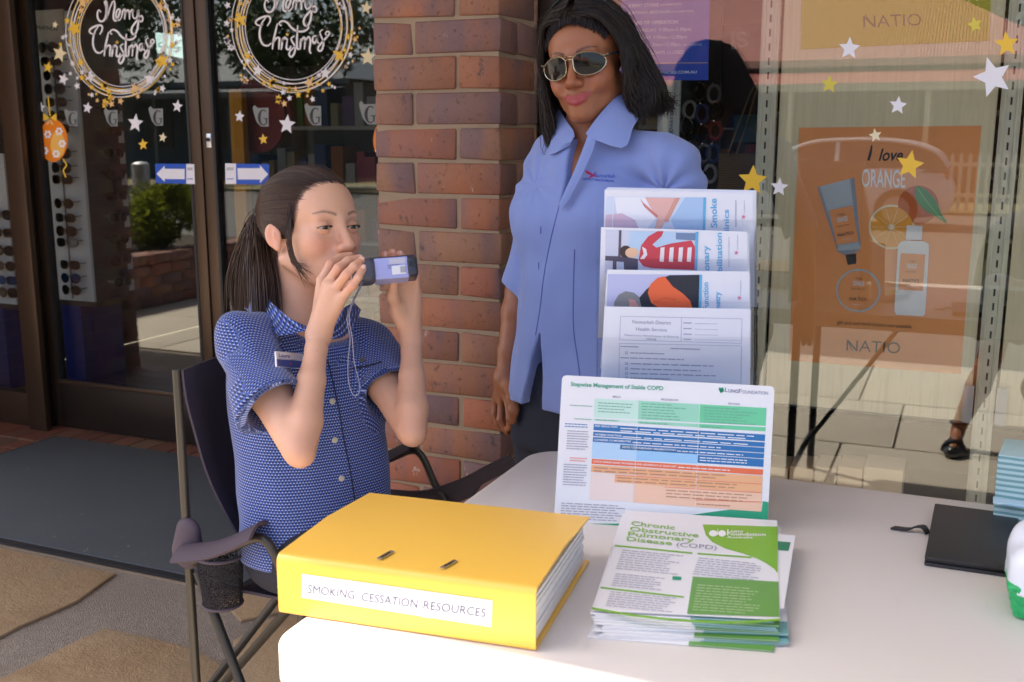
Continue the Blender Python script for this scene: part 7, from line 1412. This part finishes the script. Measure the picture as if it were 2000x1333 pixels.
pp.poly(mStW, [(440, 319.5), (461, 320), (461.5, 360), (440.5, 359.5)]); pp.poly(mABl, [(461, 320), (526, 321), (525, 361), (461.5, 360)]); pp.poly(mStW, [(464, 329), (508, 329), (508, 323), (524, 341), (508, 358), (508, 351), (465, 351)], 1); pp.greek(mG1, 443, 328, 459, 2, 3, 1.6, 0, 1); pp.greek(mABl, 443, 349, 459, 1, 3, 1.8, 0, 1); pp.build(ar)
# ================================================================ the street behind the camera, met as reflections in the glass
n = NT('corrugated_roof'); wv = n.n('TexWave', bands_direction='X', wave_profile='SIN'); wv.inputs['Scale'].default_value = 4.2; n.l(n.coord(), wv.inputs['Vector']); cc = n.mix(n.noise(1.2, 4), srgb(176, 92, 80), srgb(196, 116, 100)); n.bsdf(n.mix(n.math('MULTIPLY', wv.outputs[0], .35), cc, srgb(120, 62, 54)), .5, n.bump(wv.outputs[0], .5, .03)); mRoof = n.m
mCreamP = mat('cream_paint', srgb(222, 208, 176), .6, .05); mBrWall = mat('brown_render', srgb(120, 92, 76), .8, .1, 2); mWin = mat('dark_window', (.02, .024, .028), .1, 0)
def house(x0, x1, y0, label, wallm, zc=2.5, zr=5.6, hip=4.0, mRoof=mRoof, mCreamP=mCreamP):
    h = thing('house', label, 'house', ((x0 + x1) / 2, y0, 0)); d = 9.0
    MB().box((x0 + .6, y0 - d, -.2), (x1 - .6, y0 - 1.6, 3.3)).build('wall', wallm, h)
    ro = MB(); a, b_, c_, e_ = (x0, y0 - 1.0, 3.2), (x1, y0 - 1.0, 3.2), (x1, y0 - d - .4, 3.2), (x0, y0 - d - .4, 3.2); r0, r1 = (x0 + hip, y0 - d * .55, zr), (x1 - hip, y0 - d * .55, zr)
    ro.add([a, b_, c_, e_, r0, r1], [(0, 1, 5, 4), (1, 2, 5), (2, 3, 4, 5), (3, 0, 4)]); ro.build('roof', mRoof, h)
    MB().box((x0 - .05, y0 - 1.02, 3.02), (x1 + .05, y0 - .96, 3.20)).build('gutter', mCreamP, h)
    v = MB().add([(x0, y0 + 1.2, zc), (x1, y0 + 1.2, zc), (x1, y0 - 1.5, 2.98), (x0, y0 - 1.5, 2.98)], [(0, 1, 2, 3)]); v.build('verandah_roof', mRoof, h)
    MB().box((x0 - .05, y0 + 1.18, zc - .16), (x1 + .05, y0 + 1.24, zc + .02)).build('gutter', mCreamP, h)
    k = int((x1 - x0) / 3)
    for i in range(k + 1): xx = x0 + .1 + (x1 - x0 - .2) * i / k; MB().box((xx - .06, y0 + 1.05, -.16), (xx + .06, y0 + 1.17, zc - .16)).build('post', mCreamP, h)
    for i in range(k): xx = x0 + 1.0 + (x1 - x0 - 1.2) * i / k; w_ = MB().box((xx, y0 - 1.6, .9), (xx + 1.2, y0 - 1.56, 2.2)).build('window', mWin, h)
    return h
house(-16, 2.2, -21.5, 'house with a red corrugated roof across the road, mirrored in the shop window', mBrWall); house(2.9, 13, -23, 'second red roofed house across the road', mBrWall, hip=3.2)
house(-44, -19, -22.5, 'long low shop row across the road, mirrored in the doors', mat('grey_render', srgb(92, 104, 112), .8, .1, 2), zc=2.7, zr=4.6, mRoof=mat('slate_roof', srgb(74, 84, 90), .6, .1, 2), mCreamP=mat('slate_trim', srgb(104, 110, 112), .6, .05))
fe = thing('picket_fence', 'cream picket fence across the road behind the parked car', 'fence', (-1, -17.2, 0))
MB().box((-9, -17.22, .15), (6, -17.18, .23)).build('rail', mCreamP, fe); MB().box((-9, -17.22, .75), (6, -17.18, .83)).build('rail', mCreamP, fe)
pk_ = MB().prism([(-.035, 0, -.1), (.035, 0, -.1), (.035, 0, .95), (0, 0, 1.02), (-.035, 0, .95)], (0, .02, 0)).mesh('picket'); pk_.materials.append(mCreamP)
for i in range(94): o_ = link('picket', pk_, None, fe); o_.location = (-8.9 + i * .16, -17.175, 0)
def car(label, loc, rz, paint):
    c = thing('parked_car', label, 'car', (0, 0, 0), 'cars parked across the road'); L = 4.3; mG = mat('car_glass', (.015, .018, .02), .04, 0, Specular_IOR_Level=1.0); mT = mat('tyre', (.02, .02, .022), .8, .1)
    S = np.array([0, .12, .45, .95, 1.35, 1.6, 2.1, 2.7, 3.3, 3.75, 4.05, 4.22, 4.3]); belt = np.array([.55, .66, .74, .84, .92, .95, .96, .97, .98, .98, .96, .88, .70]); wd = np.array([.62, .74, .82, .86, .87, .87, .87, .87, .87, .86, .82, .78, .72]); zb = np.array([.36, .26, .22, .20, .19, .19, .19, .19, .19, .20, .24, .30, .40])
    rows = []
    for s_, b_, w_, z0_ in zip(S, belt, wd, zb):
        z0_ += .0; rows.append([(s_ - L / 2, -w_ * .92, z0_), (s_ - L / 2, -w_, z0_ + .15), (s_ - L / 2, -w_, (z0_ + b_) / 2 + .05), (s_ - L / 2, -w_ * .96, b_), (s_ - L / 2, -w_ * .6, b_ + .02), (s_ - L / 2, 0, b_ + .03), (s_ - L / 2, w_ * .6, b_ + .02), (s_ - L / 2, w_ * .96, b_), (s_ - L / 2, w_, (z0_ + b_) / 2 + .05), (s_ - L / 2, w_, z0_ + .15), (s_ - L / 2, w_ * .92, z0_)])
    b = MB().grid(rows); b.poly(rows[0][::-1]); b.poly(rows[-1]); b.build('body', paint, c, smooth=True)
    G = np.array([1.15, 1.55, 2.0, 2.6, 3.2, 3.7, 4.05, 4.2]); rf = np.array([.90, 1.18, 1.40, 1.46, 1.45, 1.38, 1.22, .96]); rows = [[(s_ - L / 2, -.83, .93), (s_ - L / 2, -.62 - .05 * (1.46 - r_), r_ - .03), (s_ - L / 2, 0, r_), (s_ - L / 2, .62 + .05 * (1.46 - r_), r_ - .03), (s_ - L / 2, .83, .93)] for s_, r_ in zip(G, rf)]
    MB().grid(rows).build('glasshouse', mG, c, smooth=True)
    MB().grid([[(x, y * .98, z + .012) for x, y, z in r_[1:4]] for r_ in rows[1:7]]).build('roof', paint, c, smooth=True)
    for s_ in (-1, 1):
        MB().tube(arc([(g_ - L / 2, s_ * (.645 + .05 * (1.46 - r_)), r_ - .02) for g_, r_ in zip(G, rf)], 30), .035, 6).build('roof_rail', paint, c, smooth=True)
        for xx in (2.45,): MB().obox((xx - L / 2, s_ * .80, .94), (.07, 0, 0), (0, -s_ * .15, .46), (0, s_ * .02, 0)).build('door_pillar', paint, c)
        MB().box((1.45 - L / 2, min(s_ * .86, s_ * 1.02), .95), (1.58 - L / 2, max(s_ * .86, s_ * 1.02), 1.08)).build('wing_mirror', paint, c, bevel=.03)
        for xx in (.72, 3.45):
            wv_ = MB(); wv_.tube([(xx - L / 2, s_ * .70, .33), (xx - L / 2, s_ * .885, .33)], .33, 26); wo_ = wv_.build('wheel', mT, c, smooth=True); MB().tube([(xx - L / 2, s_ * .886, .33), (xx - L / 2, s_ * .895, .33)], .21, 22).build('rim', mat('alloy', (.5, .5, .52), .3, .05, Metallic=.8), wo_)
        MB().obox((.05 - L / 2, s_ * .52, .62), (.30, 0, .06), (0, s_ * .24, 0), (-.04, 0, .10)).build('headlight', mat('headlight', (.7, .72, .75), .1, 0), c, bevel=.02); MB().obox((4.05 - L / 2, s_ * .60, .80), (.16, 0, 0), (0, s_ * .17, 0), (0, 0, .2)).build('tail_light', flat('tail_red', (.4, .02, .02), .2), c, bevel=.02)
    c.location = loc; c.rotation_euler = (0, 0, rz); return c
mPaintW = mat('white_car_paint', (.76, .76, .76), .25, .02, Coat_Weight=.6); mPaintS = mat('silver_car_paint', (.5, .51, .53), .28, .02, Metallic=.5)
car('white hatchback parked across the road, mirrored over the orange poster', (-2.3, -13.6, -.16), 0.0, mPaintW); car('silver car parked across the road in front of the long shop row', (-21.5, -12.6, -.16), .02, mPaintS)
def leaf_cloud(name, pts, size, m, parent):
    k = len(pts); a = rng.normal(size=(k, 3)); a /= np.linalg.norm(a, axis=1)[:, None]; b_ = np.cross(a, rng.normal(size=(k, 3))); b_ /= np.linalg.norm(b_, axis=1)[:, None]; s_ = size * rng.uniform(.6, 1.3, (k, 1))
    V = np.stack([pts - a * s_, pts + b_ * s_ * .45, pts + a * s_, pts - b_ * s_ * .45], 1).reshape(-1, 3); return np_mesh(name, V, np.arange(4 * k).reshape(-1, 4), m, parent, smooth=False)
n = NT('leaf_green'); n.bsdf(n.mix(n.noise(2.5, 4), (.030, .055, .012), (.075, .115, .022)), .6, Subsurface_Weight=.0); mLeafG = n.m
n = NT('leaf_bright'); lc = n.mix(n.noise(5, 4), (.10, .15, .015), (.30, .32, .03)); d_ = n.n('BsdfDiffuse'); t_ = n.n('BsdfTranslucent'); n.l(lc, d_.inputs[0]); n.l(lc, t_.inputs[0]); m_ = n.n('MixShader'); m_.inputs[0].default_value = .5; n.l(d_.outputs[0], m_.inputs[1]); n.l(t_.outputs[0], m_.inputs[2]); n.l(m_.outputs[0], n.out.inputs[0]); mLeafB = n.m
mBark = mat('bark', srgb(92, 76, 62), .9, .2, 8, .4, 30)
def tree(x, y, h, r, label):
    t = thing('street_tree', label, 'tree', (x, y, -.15), 'trees across the road'); b = MB(); b.tube(arc([(x, y, -.2), (x + .1, y, h * .3), (x, y + .1, h * .6)], 8), np.linspace(.22, .10, 8), 9); tr_ = b.build('trunk', mBark, t, smooth=True)
    for i in range(7):
        a = i * 2 * math.pi / 7 + rng.uniform(-.3, .3); e_ = (x + r * .65 * math.cos(a), y + r * .65 * math.sin(a), h * rng.uniform(.6, .9)); MB().tube(arc([(x, y, h * rng.uniform(.3, .5)), ((x + e_[0]) / 2, (y + e_[1]) / 2, h * .55), e_], 7), np.linspace(.09, .03, 7), 7).build('limb', mBark, t, smooth=True)
    cs = [np.array([x, y, h * .68]) + rng.normal(0, 1, 3) * (r * .45, r * .45, h * .13) for _ in range(16)]; pts = np.vstack([c_ + (lambda v: v / np.linalg.norm(v, axis=1)[:, None] * (rng.random((330, 1)) ** .4))(rng.normal(size=(330, 3))) * r * rng.uniform(.28, .45) for c_ in cs]); leaf_cloud('crown', pts, .12, mLeafG, t)
for i, (x, y, h, r) in enumerate(((-24, -17.5, 6.5, 2.6), (-17.5, -18.2, 5.6, 2.2), (-11.5, -18.5, 6.2, 2.3), (-30, -18, 7, 2.8), (1.0, -33, 9, 3.2))): tree(x, y, h, r, ['tall leafy tree in front of the shop row', 'leafy tree near the right end of the shop row', 'leafy tree beside the red roofed house', 'broad tree at the far end of the shop row', 'tree standing behind the red roofs'][i])
# brick planter with a bright bush, mirrored in the left door
pb_ = thing('brick_planter', 'low brick garden bed beside the pavement, mirrored in the left door', 'planter', (-6.6, -.1, 0)); px1_ = -5.90; MB().box((px1_ - 1.4, -1.15, 0), (px1_ - .012, 1.2, .315)).build('core', mMortar, pb_)
for k in range(4):
    for j in range(10): y0_ = -1.15 + j * .24 + (.12 if k % 2 else 0); o_ = link('brick', brick_mesh(.11, .23, j % 3), None, pb_); o_.location = (px1_ - .11, y0_, k * .086 + .001)
for j in range(28): o_ = link('coping_brick', brick_mesh(.23, .078, j % 3), None, pb_); o_.location = (px1_ - .215, -1.15 + j * .088, .345)
MB().box((px1_ - 1.39, -1.1, .316), (px1_ - .24, 1.15, .39)).build('soil', mat('soil', (.05, .035, .022), .95, .3, 20), pb_)
bu = thing('garden_bush', 'bright yellow green bush growing in the brick garden bed', 'bush', (-6.35, -.05, .45)); cs = [np.array([-6.34, -.02, .66]) + rng.normal(0, 1, 3) * (.13, .15, .11) for _ in range(14)]
pts = np.vstack([c_ + (lambda v: v / np.linalg.norm(v, axis=1)[:, None] * (rng.random((420, 1)) ** .4))(rng.normal(size=(420, 3))) * rng.uniform(.11, .19) for c_ in cs]); pts = pts[pts[:, 2] > .40]; leaf_cloud('foliage', pts, .028, mLeafB, bu)
for i in range(6): MB().tube(arc([(-6.34, -.02, .36), (-6.34 + rng.normal(0, .05), -.02 + rng.normal(0, .05), .50), (-6.34 + rng.normal(0, .12), -.02 + rng.normal(0, .13), .70)], 6), np.linspace(.014, .006, 6), 6).build('stem', mBark, bu)
bo = thing('bollard', 'grey domed bollard at the kerb, mirrored in the left door', 'bollard', (-7.4, -1.0, 0)); bo_ = MB().tube(arc([(-7.4, -.95, 0), (-7.4, -.95, .9), (-7.4, -.95, 1.0), (-7.4, -.95, 1.07), (-7.4, -.95, 1.10)], 14), [.085] * 11 + [.075, .055, .02], 18); bo_.build('post', mat('galvanised', (.45, .46, .47), .45, .1, 8, Metallic=.5), bo, smooth=True)
# the bystander next to the camera: sandals, skirt, arms raised
def bystander():
    pr = thing('person', 'woman in dark skirt and black sandals leaning on the table end, mirrored in the window', 'person', (.26, .44, 0)); mOl = mat('olive_skirt', srgb(76, 80, 60), .9, .1, 12, .2, 300); mTop = mat('dark_top', srgb(58, 56, 64), .9, .1, 12, .2, 300)
    x, y = .27, .42; F = Field((x - .32, y - .32, .0), (x + .72, y + .74, 1.50), .008); sc_ = np.array([x + .26, y + .27, 1.13]); hp_ = np.array([x, y, .92]); dd_ = (sc_ - hp_) / np.linalg.norm(sc_ - hp_); La = np.array([-.72, .69, 0]); hds = {s_: (sc_ + La * s_ * .15, np.array([x + .40 - .14 * s_, .985 + .03 * s_, .800])) for s_ in (-1, 1)}
    for s_ in (-1, 1): an = (x - .215, y + .06) if s_ < 0 else (x + .10, y); F.chain([(x + s_ * .085, y, .55), (x + s_ * .11, y + .02, .42), (x * .3 + an[0] * .7, an[1] - .02, .28), (an[0], an[1], .095)], [.055, .050, .050, .030], .02); F.cone((an[0], an[1] - .01, .075), (an[0] - .015, an[1] + .145, .035), .030, .024, .015)
    F.ell((x, y, .90), (.155, .115, .13), np.eye(3), .03); F.chain([hp_, hp_ * .5 + sc_ * .5, sc_], [.115, .105, .095], .03); F.cone(sc_ - La * .14, sc_ + La * .14, .05, .05, .03); F.cone(sc_, sc_ + dd_ * .15 + [0, 0, .03], .05, .047, .02)
    for s_ in (-1, 1):
        a_, h_ = hds[s_]; el = (a_ + h_) / 2 + La * s_ * .07 + [0, 0, .01]; F.chain([a_, el, h_ + [0, -.02, .03]], [.044, .036, .024], .012); F.ell(h_ + [0, .02, .004], (.036, .045, .014), np.eye(3), .01)
        for j_ in range(4): F.chain([h_ + [(j_ - 1.5) * .018, .05, .004], h_ + [(j_ - 1.5) * .021, .09, .002], h_ + [(j_ - 1.5) * .023, .118 - abs(j_ - 1.3) * .007, -.006]], [.0095, .0085, .007], .003)
        F.chain([h_ + [.03 * s_, .01, .004], h_ + [.055 * s_, .04, .0], h_ + [.06 * s_, .065, -.004]], [.012, .010, .008], .006)
    Hc = sc_ + dd_ * .20 + np.array([.01, .01, .06]); HM = frame_axes(math.radians(136), -.35, 0); head_field(F, Hc, HM); V, Q = F.surface(1); np_mesh('body', V, Q, mSkinB, pr, tint=np.ones((len(V), 3)))
    S_ = Field((x - .30, y - .28, .40), (x + .30, y + .28, 1.0), .008); loft(S_, [((x, y, .96), .155, .115), ((x, y, .85), .185, .135), ((x, y, .66), .20, .15), ((x, y, .50), .215, .165)], frame_axes(math.pi, 0, 0)); S_.displace(lambda X, Y, Z: .008 * np.sin(14 * np.arctan2(Y - y, X - x))); S_.ell((x, y, .44), (.20, .15, .12), np.eye(3), .01, 'sub'); V, Q = S_.surface(1); np_mesh('skirt', V, Q, mOl, pr)
    S_ = Field((x - .30, y - .26, .84), (x + .66, y + .68, 1.32), .008); S_.ell((x, y, .93), (.165, .125, .10), np.eye(3), .02); S_.chain([hp_, hp_ * .5 + sc_ * .5, sc_ - dd_ * .02], [.130, .121, .106], .03); S_.cone(sc_ - La * .14, sc_ + La * .14, .062, .062, .03)
    for s_ in (-1, 1): a_, h_ = hds[s_]; sleeve(S_, a_, (a_ + h_) / 2 + La * s_ * .07, .060, .052, .85)
    S_.cone(sc_ + dd_ * .06 + [0, 0, .015], sc_ + dd_ * .25 + [0, 0, .05], .060, .075, .005, 'sub')
    V, Q = S_.surface(1); np_mesh('top', V, Q, mTop, pr)
    U, V, Q = sphere_mesh(Hc - HM[0] * .025 + HM[2] * .035, 1.0, 28, 20, (.104, .088, .100), HM); fq = (V - Hc) @ HM[0]; V = V - np.outer(np.maximum(fq - .045, 0), HM[0]); np_mesh('hair', V, Q, mHairB, pr)
    mSd = mat('patent_black', (.01, .01, .012), .12, 0, Coat_Weight=.8)
    for s_ in (-1, 1):
        an = (x - .215, y + .06) if s_ < 0 else (x + .10, y); a = np.array([an[0], an[1] - .02, 0]); e_ = np.array([an[0] - .017, an[1] + .175, 0]); u_ = (e_ - a) / np.linalg.norm(e_ - a); v_ = np.array([-u_[1], u_[0], 0]); out = [a + u_ * t_ + v_ * w_ for t_, w_ in ((-.02, .022), (.06, .028), (.14, .040), (.185, .028), (.20, 0), (.185, -.03), (.14, -.040), (.06, -.028), (-.02, -.022), (-.035, 0))]
        sh = MB().prism([p + np.array([0, 0, .003]) for p in out], (0, 0, .016)).build('sandal', mSd, pr, bevel=.003)
        U_, V_, Q_ = sphere_mesh(a + u_ * .150 + [0, 0, .022], 1.0, 20, 12, (.060, .043, .034), np.array([u_, v_, (0, 0, 1.0)])); np_mesh('toe_cap', V_, Q_, mSd, sh)
        for t_, hh_ in ((.145, .052), (.11, .062)): MB().tube(arc([a + u_ * t_ + v_ * .038 + [0, 0, .015], a + u_ * t_ + v_ * .02 + [0, 0, hh_], a + u_ * t_ - v_ * .02 + [0, 0, hh_], a + u_ * t_ - v_ * .038 + [0, 0, .015]], 12), .019 if t_ > .12 else .008, 8).build('strap', mSd, sh, smooth=True)
        MB().tube([a + [.034 * math.cos(q_), .01 + .036 * math.sin(q_), .115] for q_ in np.linspace(0, 6.283, 18)], .005, 6, cap=False).build('ankle_strap', mSd, sh, smooth=True)
bystander()
